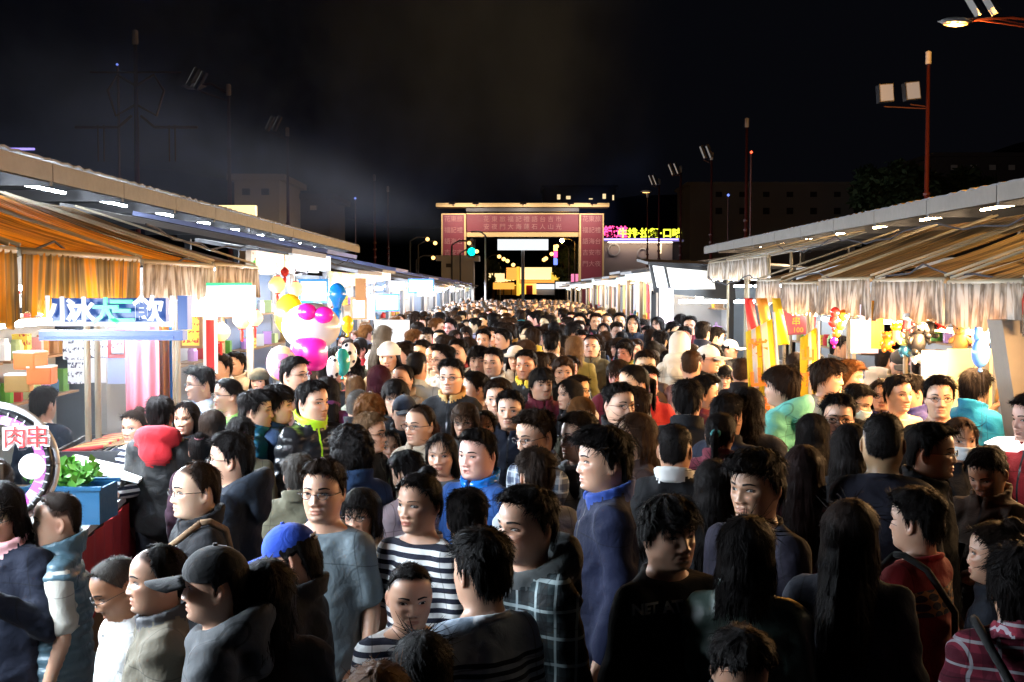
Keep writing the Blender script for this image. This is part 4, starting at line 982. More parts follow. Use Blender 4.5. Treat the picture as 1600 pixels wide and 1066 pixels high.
pp = thing('poster', 'magenta lit poster board on the corner post of the black framed kiosk', 'poster', at(1041, 500, 21.6)); b = MB(); b.box((0, 0, .25), (.24, .04, .62)); b.box((0, .03, .25), (.28, .02, .66), None, 1); b.build('board', [MT['panel_pink'], MT['black_frame']], pp)

# ---------------------------------------------------------------- the red and gold gate
gx0, gx1 = at(690, 400, 70).x, at(943, 400, 70).x
gate = thing('gate', 'red and gold ceremonial gate spanning the far end of the market lane', 'gate', ((gx0 + gx1) / 2, 70, 0))
gz = lambda py: at(800, py, 70).z
gl = lambda px: at(px, 400, 70).x - (gx0 + gx1) / 2
for a, c in ((690, 728), (905, 943)):
    xm, wd = (gl(a) + gl(c)) / 2, gl(c) - gl(a)
    b = MB(); b.box((xm, .4, gz(334) / 2), (wd, 1.1, gz(334))); col = b.build('column', MT['gate_gold'], gate)
    b = MB(); b.box((xm, -.175, (gz(336) + .4) / 2), (wd * .86, .06, gz(336) - .4)); b.build('panel', MT['gate_red'], col)
    for j, row in enumerate(('花東旅', '福記禮', '語海台', '吉安市', '門大夜')):
        text(row, .36, 'gate_letter', gate, (xm, -.22, gz(343 + 17.5 * j)))
b = MB(); b.box((0, .45, (gz(318) + gz(334)) / 2 - .05), (gl(905) - gl(728) - .02, .5, .2)); b.build('lintel', MT['steel_dark'], gate)
b = MB(); b.box((0, .4, gz(321)), (gl(951) - gl(682), 1.5, gz(318) - gz(324))); b.build('roof_slab', MT['gate_gold'], gate)
b = MB(); b.box((0, .42, (gz(333) + gz(370)) / 2), (gl(904.5) - gl(728.5), .7, gz(333) - gz(370))); bm_ = b.build('beam', MT['gate_gold'], gate)
b = MB(); b.box((0, .04, (gz(335) + gz(362)) / 2), (gl(904) - gl(729), .06, gz(335) - gz(362))); b.build('panel', MT['gate_red'], bm_)
for j, row in enumerate(('花 東 旅 福 記 禮 語 台 吉 市', '安 夜 門 大 海 蓮 石 人 山 光')):
    text(row, .36, 'gate_letter', gate, (0, -.01, gz(343 + 12 * j)))

for px in (709, 745, 817, 889, 924):     # beam fixtures set on added arms and lit to brighten the panels
    b = MB(); b.tube([(gl(px), -.3, gz(322)), (gl(px), -1.9, gz(320))], .035, 5); b.box((gl(px), -2.0, gz(321)), (.36, .22, .14)); b.build('added_spot', MT['steel_dark'], gate)
    la = bpy.data.lights.new('flood', 'AREA'); la.size = .3; la.energy = 24; la.color = (1, .84, .70); o = bpy.data.objects.new('flood', la); COL.objects.link(o); o.parent = gate; o.location = (gl(px), -1.98, gz(321) - .12); o.rotation_euler = (R_(38), 0, 0)
# ---------------------------------------------------------------- beyond the gate
s = thing('sign', 'white lit sign board on a pole hanging under the red gate beam', 'sign', at(817, 440, 78) * 1); s.location.z = 0
zz = lambda py, d: at(800, py, d).z
b = MB(); b.box((0, 0, (zz(374, 78) + zz(391, 78)) / 2), (3.25, .2, zz(374, 78) - zz(391, 78))); b.build('light_board', MT['panel_white'], s)
b = MB(); b.tube([(0, .05, 0), (0, .05, zz(391, 78))], .11, 8); b.build('pole', MT['steel_white'], s)
tl = thing('traffic_light', 'traffic light showing green in front of the red gate column', 'traffic light', at(742, 440, 64)); tl.location.z = 0
zt = zz(392, 64)
b = MB(); b.tube([(.55, .1, 0), (.55, .1, zt + .8), (.3, .1, zt + 1.0), (-.2, .1, zt + 1.0)], .05, 6); b.build('pole', MT['steel_white'], tl)
b = MB(); b.box((-.16, 0, zt + .12), (.36, .2, .95)); b.build('housing', MT['black_frame'], tl)
for j, (m, r) in enumerate((('signal_green', .20), ('glass_pale', .1), ('glass_pale', .1))):
    b = MB(); b.lathe([(.001, .0), (r * .8, .02), (r, .06)], 12, (0, 0, 0)); o = b.build('lens', MT[m], tl); o.rotation_euler = (math.pi / 2, 0, 0); o.location = (-.16, -.13, zt - .05 + .3 * j)
tl2 = thing('traffic_light', 'small green traffic light far beyond the gate', 'traffic light', at(777, 440, 120)); tl2.location.z = 0
z2 = zz(424, 120)
b = MB(); b.tube([(.3, 0, 0), (.3, 0, z2 + .5)], .06, 6); b.build('pole', MT['steel_white'], tl2)
b = MB(); b.lathe([(.001, 0), (.14, .02), (.17, .06)], 10); o = b.build('lens', MT['signal_green'], tl2); o.rotation_euler = (math.pi / 2, 0, 0); o.location = (0, -.1, z2)
lamps = [(668, 374, 62), (680, 380, 64), (677, 403, 64), (733, 380, 63), (745, 393, 66), (780, 401, 95), (787, 405, 110), (793, 408, 125), (802, 414, 140), (878, 376, 84), (870, 385, 90), (862, 397, 104), (853, 404, 118), (850, 406, 135)]
lab = ['beside the gate foot', 'above it beside the gate', 'low beside the gate', 'over the green signal', 'beside the green signal', 'first of the row beyond the sign pole', 'second of that row', 'third of that row', 'last of that row', 'high under the gate beam', 'below the gate arm', 'above the lit tree', 'small, over the bright hall', 'smallest over the bright hall']
for (px, py, d), l in zip(lamps, lab):
    p = at(px, py, d); s = thing('street_lamp', 'glowing orange street lamp ' + l, 'street lamp', (p.x, d, 0), 0, 'orange street lamps beyond the gate')
    b = MB(); sd = .9 if px > 800 else -.9
    b.tube([(sd, .1, 0), (sd, .1, p.z - .1), (sd * .6, .1, p.z + .12), (0, .1, p.z + .12)], .045, 6); b.build('pole', MT['steel_dark'], s)
    b = MB(); r = .0022 * d * .75; b.lathe([(.001, -r), (r * .8, -r * .6), (r, 0), (r * .8, r * .6), (.001, r)], 10, (0, 0, p.z)); b.build('lamp_head', MT['sodium_mid' if (px, d) == (878, 84) else 'sodium_far'], s)
hall = thing('building', 'glowing yellow hall with white billboard closing the street beyond the gate', 'building', at(842, 440, 125)); hall.location.z = 0
zh = lambda py: zz(py, 125); xh = lambda px: at(px, 440, 125).x - hall.location.x
def hb(n, x0, x1, y0, y1, m, dy=0.0, dep=.4, par=None):
    b = MB(); b.box(((xh(x0) + xh(x1)) / 2, dy, (zh(y0) + zh(y1)) / 2), (xh(x1) - xh(x0), dep, zh(y0) - zh(y1))); return b.build(n, MT[m], par or hall)
hb('billboard', 813, 862, 418, 437, 'panel_warm'); hb('canopy', 811, 866, 438, 442, 'panel_orange', -.5, .8); hb('column', 807, 812, 417, 462, 'panel_yellow', -.3); hb('hall_front', 812, 838, 443, 460, 'panel_yellow', .1); hb('doorway', 822, 832, 446, 460, 'red_cloth', -.2); hb('sign_board', 838, 866, 444, 452, 'panel_white', -.6); hb('wall', 838, 868, 453, 461, 'building_grey', .2); hb('roof_edge', 775, 806, 445, 447, 'panel_yellow', .4); hb('wing', 776, 806, 448, 461, 'wall_warm', .6)
for j in range(7):
    p = at(772 + 5 * j, 440.5 - j * .7, 118); s = tag(link('lantern', None) if False else MB().lathe([(.001, -.15), (.16, -.08), (.16, .08), (.001, .15)], 8).build('lantern', MT['sodium_far']), f'{ordn[j]} small round glowing lantern strung beside the yellow hall', 'lantern', 'lanterns strung beside the yellow hall'); s.location = p
for px, py, d, w_, h, m, l in ((776, 434, 100, 1.3, .7, 'panel_warm', 'small added warm lit board low in the gate opening beside the lanterns'), (799, 428, 108, .9, 1.1, 'panel_orange', 'upright added orange lit board next to the yellow hall column'), (873, 432, 96, 1.2, .6, 'panel_yellow', 'added yellow lit board in front of the lit tree'), (884, 446, 90, 1.5, .5, 'panel_white', 'low added white lit board under the lit tree'), (787, 447, 92, 1.6, .5, 'panel_orange', 'low added orange lit board at the foot of the gate opening'), (901, 438, 88, .8, .9, 'panel_pink', 'added pink lit board against the gate column')):  # lit boards added to put a warm glow in the gate opening
    p = at(px, py, d); s = thing('sign', l, 'sign', (p.x, d, 0)); b = MB(); b.box((0, 0, p.z), (w_, .14, h)); b.build('light_box', MT[m], s); b = MB(); b.tube([(0, .12, 0), (0, .12, p.z + h / 2)], .05, 6); b.build('post', MT['steel_dark'], s)
nb = thing('sign', 'tall thin red and blue neon sign beyond the gate', 'sign', at(868, 440, 100)); nb.location.z = 0
for y0, y1, m in ((383, 392, 'sodium_far'), (393, 402, 'neon_pink'), (403, 414, 'led_blue')):
    b = MB(); b.box((0, 0, (zz(y0, 100) + zz(y1, 100)) / 2), (.32, .2, zz(y0, 100) - zz(y1, 100))); b.build('light_panel', MT[m], nb)
b = MB(); b.tube([(0, .2, 0), (0, .2, zz(384, 100))], .08, 6); b.build('pole', MT['steel_dark'], nb)
# building with the neon roof sign
rb = thing('building', 'low mural fronted building with pink and yellow neon sign along its roof', 'building', at(1003, 440, 82)); rb.location.z = 0
zr = lambda py: zz(py, 82); xr = lambda px: at(px, 440, 82).x - rb.location.x
def rbx(n, x0, x1, y0, y1, m, dy=0.0, dep=.3):
    b = MB(); b.box(((xr(x0) + xr(x1)) / 2, dy, (zr(y0) + zr(y1)) / 2), (xr(x1) - xr(x0), dep, zr(y0) - zr(y1))); return b.build(n, MT[m], rb)
rbx('wall', 944, 1052, 378, 462, 'mural', 2, 3); rbx('side_wall', 1052.2, 1066, 380, 462, 'building_dark', 2.2, 3); rbx('cornice', 942, 1068, 374.5, 378, 'building_grey', 1.6, 3.4); rbx('neon_strip', 943, 1064, 373, 375.6, 'neon_blue', -.3, .1); rbx('added_strip', 950, 1050, 378.5, 379.3, 'mural_fill', .0, .1); rbx('porch_lamp', 1031, 1034, 381, 396, 'panel_warm', .3, .1)  # strip under the cornice is added to brighten the mural
text('鐵道', .82, 'neon_pink', rb, ((xr(946) + xr(976)) / 2, -.2, zr(364)), bold=.02); text('牛排·拉麵·口味', .66, 'neon_yellow', rb, ((xr(977) + xr(1052)) / 2, -.2, zr(365.5)), bold=.02)
for px, py, r in ((960, 390, 10), (1005, 396, 9)):
    b = MB(); b.lathe([(r * .043, 0), (r * .043, .08), (r * .034, .1), (r * .034, .02)], 20); o = b.build('roundel', MT['building_grey'], rb); o.rotation_euler = (math.pi / 2, 0, 0); o.location = (xr(px), .5, zr(py))
# far dark buildings with windows
def block(px0, px1, pyt, d, m, label, wins, dep=10):
    p0, p1 = at(px0, pyt, d), at(px1, pyt, d); o = thing('building', label, 'building', ((p0.x + p1.x) / 2, d, 0))
    b = MB(); b.box((0, dep / 2, p0.z / 2), (p1.x - p0.x, dep, p0.z)); b.build('wall', MT[m], o)
    b = MB(); b.box((0, dep / 2, p0.z + .15), (p1.x - p0.x + .6, dep + .6, .3)); b.build('roof', MT[m], o)
    for (px, py, w_, h_, mm) in wins:
        c = at(px, py, d); s_ = d / FPX
        b = MB(); b.box((c.x - o.location.x, -.04, c.z), (w_ * s_, .12, h_ * s_)); f = b.build('window', MT['steel_dark'], o)
        b = MB(); b.box((c.x - o.location.x, -.11, c.z), (w_ * s_ * .84, .03, h_ * s_ * .86)); b.build('pane', MT[mm], f)
    return o
block(850, 962, 293, 170, 'building_dark', 'dark block above the gate with a few lit windows', [(873, 308, 6, 9, 'window_lit'), (888, 309, 8, 6, 'window_lit'), (923, 311, 7, 2, 'window_lit'), (944, 307, 6, 9, 'window_lit'), (972 - 14, 309, 3, 9, 'window_lit')])
block(1078, 1335, 289, 130, 'building_grey', 'long unlit flat roofed building above the far roofs', [(1123 + 37 * j, 304, 10, 8, 'building_dark') for j in range(6)] + [(1123 + 37 * j, 330, 10, 10, 'building_dark') for j in range(6)])
block(1462, 1600, 245, 95, 'building_dark', 'dim building behind the tall red lamp post', [(1490 + 30 * j, 262, 12, 9, 'building_grey') for j in range(4)])
block(366, 436, 282, 60, 'building_grey', 'pale flat roofed house behind the shed roof', [(385, 300, 12, 10, 'building_dark'), (415, 300, 12, 10, 'building_dark')], 6)
block(436, 515, 312, 66, 'building_dark', 'low dark house beside the pale flat roofed house', [(455, 325, 12, 8, 'building_grey'), (490, 325, 12, 8, 'building_grey')], 6)
block(690, 740, 408, 67, 'building_grey', 'small grey kiosk wall under the gate column', [(702, 415, 10, 6, 'building_dark')], 2)
rs_ = thing('sign', 'orange sign box with red disc standing on the shed roof', 'sign', at(372, 335, 21)); 
b = MB(); b.box((0, 0, .0), (.62, .18, .30)); b.build('light_box', MT['panel_warm'], rs_); b = MB(); b.lathe([(.001, 0), (.07, .01), (.07, .03)], 14); o = b.build('disc', MT['foil_red'], rs_); o.rotation_euler = (math.pi / 2, 0, 0); o.location = (-.1, -.1, 0); b = MB(); b.tube([(-.2, 0, -.3), (-.2, 0, -.1)], .02, 6); b.tube([(.2, 0, -.3), (.2, 0, -.1)], .02, 6); b.build('stand', MT['steel_dark'], rs_)
bs = thing('sign', 'thin blue light strip far above the shed roof', 'sign', at(30, 233, 70)); b = MB(); b.box((0, 0, 0), (1.75, .12, .12)); b.build('light_strip', MT['neon_blue'], bs); b = MB(); b.tube([(0, .1, -bs.location.z), (0, .1, 0)], .08, 6); b.build('post', MT['steel_dark'], bs)

# ---------------------------------------------------------------- lamp posts
def lamp_post(px, py, d, label, arms=0, flood=(), lamp=None, r=.065, group='tall red lamp posts'):
    p = at(px, py, d); s = thing('lamp_post', label, 'lamp post', (p.x, d, 0), 0, group); h = p.z
    b = MB(); b.tube([(0, 0, 0), (0, 0, 1.0), (0, 0, 1.02), (0, 0, 2.6), (0, 0, 2.62), (0, 0, h - .35)], [r * 2, r * 1.9, r * 1.5, r * 1.35, r, r * .62], 10); b.build('pole', MT['pole_red'], s, True)
    b = MB(); b.lathe([(.001, 0), (r * 1.1, .01), (r * 1.1, .3), (.001, .34)], 10, (0, 0, h - .35)); b.build('cap', MT['lamp_grey'], s)
    for z in [h * .52, h * .56, h * .47]:
        b = MB(); b.lathe([(r, 0), (r * 1.35, .02), (r * 1.35, .08), (r, .1)], 10, (0, 0, z)); b.build('collar', MT['pole_red'], s)
    if arms:
        for q in (-1, 1):
            b = MB(); b.tube([(0, 0, h - 1.25), (q * .4, 0, h - 1.0), (q * .62, 0, h - 1.35), (q * .45, 0, h - 1.9), (0, 0, h - 1.65)], .028, 6); b.tube([(q * .1, 0, h - 1.9), (q * .4, 0, h - 2.15), (q * 1.35 * arms, 0, h - 2.15)], .03, 6); b.tube([(0, 0, h - .95), (q * 1.0, 0, h - .95)], .02, 6); b.build('arm', MT['pole_red'], s)
            for x in (.72, .85):
                b = MB(); b.tube([(q * x, 0, h - 2.1), (q * x, 0, h - 2.9)], .014, 5); b.build('hanging_rod', MT['pole_red'], s)
    for (fx, fz, tx, sq) in flood:
        R = Matrix.Rotation(R_(tx), 3, 'Y')
        b = MB(); b.box((fx, -.05, h + fz), (.10 if not sq else .34, .3, .55 if not sq else .42), R); f = b.build('floodlight', MT['steel_dark'], s)
        b = MB(); b.box(Vector((fx, -.05, h + fz)) + R @ Vector((-.055 if not sq else 0, -.02 if not sq else -.16, 0)), (.01, .28, .5) if not sq else (.30, .01, .38), R); b.build('glass', MT['glass_flood'], f)
        b = MB(); b.tube([(0, 0, h - .5 if not sq else h + fz - .35), (fx, 0, h + fz - .3)], .018, 5); b.build('bracket', MT['pole_red'], s)
    if lamp:
        lx, lz, mat = lamp
        b = MB(); b.tube([(0, 0, h - .3), (lx * .5, 0, h + lz + .1), (lx, 0, h + lz + .05)], .035, 6); b.build('lamp_arm', MT['pole_red'], s)
        b = MB(); b.lathe([(.001, -.02), (.10, -.03), (.16, .03), (.08, .10), (.001, .12)], 14, (lx, 0, h + lz), 0, 2.2, .9); b.build('lamp_hood', MT['lamp_grey'], s, True)
        b = MB(); b.lathe([(.001, -.07), (.07, -.06), (.11, -.035)], 12, (lx, 0, h + lz), 0, 2.2, .9); b.build('lamp_glass', MT[mat], s, True)
        if mat == 'sodium':
            la = bpy.data.lights.new('bulb', 'POINT'); la.energy = 300; la.color = (1, .42, .07); la.shadow_soft_size = .08; lo = bpy.data.objects.new('bulb', la); COL.objects.link(lo); lo.parent = s; lo.location = (lx, 0, h + lz - .16)
    return s
glow('glass_flood', (.8, .82, .8), .035, (.10, .10, .10))
lamp_post(211, 45, 27, 'tallest red lamp post with scrolled side arms over the shed roof', 1.0)
lamp_post(357, 130, 34, 'red lamp post with long pale lamp head and twin tilted floodlights', 0, ((-.75, .05, 28, 0), (-.95, .15, 28, 0)), (-.95, -.12, 'glass_pale'))
lamp_post(449, 198, 44, 'thin red lamp post with twin tilted floodlights above the low dark house', 0, ((-.35, .1, 25, 0), (-.6, .1, 25, 0)))
lamp_post(585, 272, 61, 'slim dark lamp post behind the white lit stalls, nearer of two'); lamp_post(606, 290, 66, 'slim dark lamp post behind the white lit stalls, farther of two')
lamp_post(1451, 78, 29.4, 'tall red lamp post above the ochre awning stalls', 0, ((-1.05, -1.05, -4, 1), (-.42, -1.0, -6, 1)))
lamp_post(1167, 183, 41, 'red lamp post rising over the high white awnings'); lamp_post(1064, 258, 57, 'red lamp post, orange lit low down, beside the neon roofed building', 0, ((-.2, -.15, -22, 0), (-.45, -.2, -22, 0)))
lamp_post(1112, 237, 50, 'dark lamp post with twin tilted floodlights between two taller posts', 0, ((-.1, .0, -22, 0), (-.35, -.02, -22, 0))); lamp_post(1030, 278, 62, 'thin dark lamp post over the neon sign', 0, ((-.2, -.1, -22, 0), (-.4, -.1, -22, 0))); lamp_post(1012, 300, 76, 'thin lamp post with small orange lamp behind the neon sign', 0, (), (-.1, .0, 'sodium_far'))
p = at(1493, 36, 24)
s = lamp_post(1665, 10, 24, 'street lamp with bright orange sodium head and pale floodlights at the top corner', 0, ((-1.82, .05, -32, 0), (-1.50, .08, -32, 0)), ((p.x - at(1665, 10, 24).x), p.z - at(1665, 10, 24).z, 'sodium'))
for px, py, d, m, l in ((183, 101, 30, 'led_blue', 'tiny blue aircraft warning light on a mast beside the scrolled lamp post'), (555, 310, 70, 'led_blue', 'blue light on a thin mast over the white lit stalls'), (1138, 305, 60, 'led_blue', 'blue light on a thin mast before the long unlit building'), (1174, 238, 42, 'signal_red', 'tiny red light on a mast by the tall post')):
    p = at(px, py, d); s = thing('mast', l, 'mast', (p.x, d, 0)); b = MB(); b.tube([(0, .05, 0), (0, .05, p.z)], .035, 6); b.build('pole', MT['pole_red'], s); b = MB(); r = d * .0013; b.lathe([(.001, -r), (r, 0), (.001, r)], 10, (0, 0, p.z)); b.build('light', MT[m], s)

# ---------------------------------------------------------------- trees
def tree(px, pyt, pyb, d, wpx, label, n=2600, leafm='leaf_dark', leaf=.22):
    top, bot = at(px, pyt, d), at(px, pyb, d); rr = random.Random(px); H = top.z; W = wpx * d / FPX / 2
    s = thing('tree', label, 'tree', (top.x, d, 0))
    b = MB(); b.tube([(0, 0, 0), (.05 * W, 0, H * .3), (0, .1, H * .62)], [.2, .15, .07], 8)
    for i in range(6):
        a = i * 1.05; b.tube([(0, 0, H * (.32 + .05 * i)), (.35 * W * math.cos(a), .35 * W * math.sin(a), H * (.5 + .05 * i)), (.7 * W * math.cos(a), .7 * W * math.sin(a), H * (.6 + .06 * i))], [.08, .05, .02], 6)
    b.build('trunk', MT['bark'], s, True)
    cl = [(rr.gauss(0, .5) * W, rr.gauss(0, .5) * W, bot.z + (H - bot.z) * rr.uniform(.12, .92), rr.uniform(.22, .42) * W) for _ in range(26)]
    b = MB()
    for i in range(n):
        cx, cy, cz, r = rr.choice(cl); v = Vector((rr.gauss(0, 1), rr.gauss(0, 1), rr.gauss(0, .8))).normalized() * r * rr.uniform(.6, 1.05); p = Vector((cx, cy, cz)) + v
        u = Vector((rr.gauss(0, 1), rr.gauss(0, 1), rr.gauss(0, 1))).normalized(); w_ = u.orthogonal().normalized(); L = leaf * rr.uniform(.6, 1.3)
        b.add([p - u * L, p + w_ * L * .4, p + u * L, p - w_ * L * .4], [(0, 1, 2, 3)])
    b.build('crown', MT[leafm], s); return s
tree(893, 384, 450, 92, 42, 'leafy tree lit orange beside the hall beyond the gate', 1500, 'leaf_dark', .30)
tree(1385, 262, 330, 70, 130, 'broad dark tree behind the tall red lamp post', 3000, 'leaf_dark', .3); tree(1480, 270, 330, 75, 90, 'dark tree beside the broad dark tree', 2200, 'leaf_dark', .3); tree(770, 405, 450, 100, 24, 'small dark tree left of the sign pole beyond the gate', 900, 'leaf_dark', .25)
# ---------------------------------------------------------------- what stands and hangs at the stalls
def card(name, px0, py0, px1, py1, d, m, label, cat, group=None, th=.012, rot=0, frame=None, skew=0):
    """a flat board or sheet hanging square to the lane, with its thickness"""
    a, c = at(px0, py0, d), at(px1, py1, d); w_, h = c.x - a.x, a.z - c.z
    s = thing(name, label, cat, ((a.x + c.x) / 2, d, (a.z + c.z) / 2), rot, group)
    b = MB(); b.box((0, 0, 0), (w_, th, h)); b.build('sheet', MT[m], s)
    if frame:
        b = MB()
        for x, z, ww, hh in ((0, h / 2 + .012, w_ + .048, .024), (0, -h / 2 - .012, w_ + .048, .024), (-w_ / 2 - .012, 0, .024, h), (w_ / 2 + .012, 0, .024, h)): b.box((x, 0, z), (ww, th * 2.2, hh))
        b.build('frame', MT[frame], s)
    return s
# neon sign of the first stall
s = card('sign', 84, 466, 262, 508, 6.25, 'led_panel_blue', 'blue neon sign with white and green characters under the orange valance', 'sign', th=.06)
a, c = at(80, 462, 6.25) - s.location, at(274, 515, 6.25) - s.location
b = MB(); zb_, xa, xc = c.z, a.x, c.x
b.tube([(xa, -.05, a.z), (xa, -.05, zb_ + .03), (xc, -.05, zb_ + .03), (xc, -.05, a.z)], .012, 6); b.build('neon_tube', MT['led_white'], s, True)
b = MB(); b.tube([(xa - .02, -.05, zb_ - .04), (xc, -.05, zb_ - .04)], .007, 6); b.build('neon_tube', MT['led_blue'], s, True)
b = MB(); b.box(((xa + xc) / 2, 0, zb_ - .03), (xc - xa + .1, .09, .05)); b.box((xc + .05, 0, (a.z + zb_) / 2), (.05, .09, a.z - zb_)); b.build('frame', MT['led_panel_blue'], s)
for ch, px, m, sz in (('小', 97, 'led_white', .15), ('冰', 126, 'led_white', .145), ('大', 165, 'led_green', .14), ('三', 190, 'led_green', .14), ('飲', 232, 'led_white', .16)):
    text(ch, sz, m, s, tuple(at(px, 489, 6.17) - s.location), bold=.004)
s = card('sign', 280, 446, 398, 494, 10.0, 'panel_white', 'blank white light box edged green under the tan valance', 'sign', th=.1)
b = MB(); b.tube([(-.3, -.06, .135), (.3, -.06, .135)], .012, 6); b.build('neon_tube', MT['led_green'], s)
HG = 'menu sheets hanging behind the skewer counter'
for i, (x0, y0, x1, y1, m, fr, l) in enumerate(((98, 524, 138, 562, 'menu_black', None, 'white menu sheet below the start of the neon sign'), (140, 522, 172, 558, 'menu_black', None, 'narrow menu sheet with black strokes under the neon sign'), (174, 518, 196, 554, 'menu_red', 'ink_red', 'red framed price card, first of the pair under the neon sign'), (199, 518, 224, 552, 'menu_red', 'ink_red', 'red framed price card, second of the pair under the neon sign'), (106, 562, 138, 600, 'menu_black', None, 'white menu sheet beneath the wider one, over the orange crate'), (140, 560, 166, 598, 'paper', None, 'blank white sheet hanging over the grill'), (168, 552, 210, 600, 'paper_blue', None, 'bluish plastic sheet hanging behind the grill'), (284, 494, 312, 540, 'menu_yellow', 'wood', 'framed yellowish menu below the blank white light box'), (322, 500, 336, 580, 'banner_red', 'paper', 'narrow magenta banner with white top beside the lanterns'))):
    card('menu_sheet', x0, y0, x1, y1, 8.7 if i < 7 else 10.6, m, l, 'menu', HG if i < 7 else None, frame=fr)
# hanging sacks and cloths by the counter
for px, d, m, l in ((222, 8.0, 'banner_pink', 'long pinkish apron hanging by the grill'), (243, 8.3, 'foil_blue', 'dark blue curtain hanging behind the queue'), (252, 8.2, 'banner_orange', 'tan cloth strip hanging on the dark blue curtain')):
    p = at(px, 520, d); s = thing('curtain', l, 'curtain', tuple(p)); w_ = .10 if m == 'banner_orange' else .22
    b = MB(); b.grid(lambda u, v: ((u - .5) * w_, .025 * math.sin(u * 16), -.62 + .66 * v), 18, 4, 0, .004); b.build('cloth', MT[m], s, True)
# crates, vegetables, grill and skewers on the long counter
s = thing('counter', 'long wooden counter with red skirt under the grill and vegetables', 'counter', (-2.62, 7.3, 0), .117)
b = MB(); b.box((0, 0, .47), (.48, 3.4, .94)); b.build('cabinet', MT['wood'], s); b = MB(); b.box((0, 0, .965), (.54, 3.5, .04)); b.build('counter_top', MT['steel_white'], s); b = MB(); b.grid(lambda u, v: (.282 + .008 * math.sin(u * 90), -1.7 + 3.4 * u, .5 + .44 * v), 90, 2, 0, .003); b.build('skirt', MT['red_cloth'], s)
g = thing('grill', 'steel grill box with white tray on the counter beside the vendor', 'grill', (-2.68, 8.1, .99), .117)
b = MB(); b.box((0, 0, .10), (.5, .9, .03)); [b.box((x, 0, .12), (.02, .9, .22)) for x in (-.26, .26)]; [b.box((0, y_, .12), (.5, .02, .22)) for y_ in (-.46, .46)]; b.build('body', MT['steel_dark'], g)
b = MB(); [b.tube([(-.24 + .04 * i, -.44, .20), (-.24 + .04 * i, .44, .20)], .005, 4) for i in range(13)]; b.build('grate', MT['steel_white'], g)
b = MB(); b.box((.12, -.75, .16), (.46, .36, .02), Matrix.Rotation(.25, 3, 'Y')); b.build('tray', MT['paper'], g)
for i in range(16):
    y_ = -.40 + .052 * i; s = tag(MB().tube([(-.25, 0, 0), (.30, 0, .01)], .003, 5).tube([(-.2, 0, .004), (-.14, .004, .004), (-.06, 0, .006), (.06, .004, .008)], [.012, .02, .017, .014], 7, 1).build('skewer', [MT['wood'], MT['wall_warm'] if i % 3 else MT['banner_red']], None, True, (-2.66, 8.1 + y_, 1.225)), f'{ordn[i]} meat skewer across the grill bars, counted from the tray', 'skewer', 'skewers on the grill'); s.rotation_euler = (0, -.12, rnd.uniform(-.15, .15))
bk = thing('basket', 'blue plastic basket of leafy greens at the front of the counter', 'basket', (-2.42, 6.6, 1.11))
b = MB(); [b.box((x, 0, -.03), (.014, .30, .19)) for x in (-.21, .21)]; [b.box((0, y_, -.03), (.406, .014, .19)) for y_ in (-.143, .143)]; b.box((0, 0, -.115), (.40, .27, .014)); [b.box((0, y_, .07), (.46, .022, .02)) for y_ in (-.157, .157)]; b.build('tub', MT['blue_plastic'], bk)
def greens(loc, n, rad, m, label, cat='vegetables', grp='greens and vegetables on the counter', L=.07):
    s = thing('vegetable_pile', label, cat, loc, 0, grp); rr = random.Random(n); b = MB()
    for _ in range(n):
        p = Vector((rr.gauss(0, .45) * rad, rr.gauss(0, .45) * rad * .8, abs(rr.gauss(0, .3)) * rad)); t_ = Vector((rr.gauss(0, 1), rr.gauss(0, 1), rr.uniform(.2, 1.2))).normalized(); sd = t_.cross(Vector((rr.gauss(0, 1), rr.gauss(0, 1), .3))).normalized()
        l = L * rr.uniform(.6, 1.3); b.add([p, p + t_ * l * .5 + sd * l * .35, p + t_ * l + Vector((0, 0, -l * .15)), p + t_ * l * .5 - sd * l * .35], [(0, 1, 2, 3)])
    b.build('leaves', MT[m], s); return s
greens((-2.42, 6.6, 1.17), 260, .17, 'leaf_green', 'heap of bright green lettuce in the blue basket'); greens((-2.55, 7.1, 1.0), 120, .12, 'pale_green', 'pale cabbage leaves heaped behind the blue basket'); greens((-2.33, 5.95, 1.0), 110, .10, 'leaf_green', 'small heap of green lettuce near the striped skirt')
for i in range(9):
    px, py = 128 + 5 * i + rnd.uniform(-2, 2), 800 + rnd.uniform(-8, 14); o = tag(MB().tube([(0, 0, -.07), (0, .005, 0), (.006, 0, .06)], [.020, .017, .010], 8).tube([(.006, 0, .06), (.012, .004, .10)], [.012, .004], 6, 1).build('radish', [MT['paper'], MT['pale_green']], None, True, (-2.38 - .1 * (i % 3) + .01 * rnd.random(), 6.15 + .09 * (i // 3), 1.06)), f'{ordn[i]} pale root vegetable standing in the rows below the blue basket', 'vegetable', 'pale vegetables standing below the basket'); o.rotation_euler = (rnd.uniform(-.25, .25), rnd.uniform(-.25, .25), 0)
for px, py, m, l in ((48, 575, 'orange_plastic', 'orange crate on the rack behind the vendor'), (30, 610, 'wall_warm', 'tan box on the rack under the orange crate'), (66, 598, 'orange_plastic', 'second orange crate leaning by the vendor')):
    s = thing('crate', l, 'crate', tuple(at(px, py, 7.4)), rnd.uniform(-.2, .2), 'crates behind the vendor'); s.scale = (.68, .68, .68); b = MB(); b.box((0, 0, .0), (.20, .2, .02)); [b.box((x, 0, .07), (.012, .2, .14)) for x in (-.1, .1)]; [b.box((0, y_, .07), (.19, .012, .14)) for y_ in (-.1, .1)]; b.build('box', MT[m], s); b = MB(); b.box((0, 0, .145), (.215, .215, .015)); b.build('lid', MT['paper'], s)
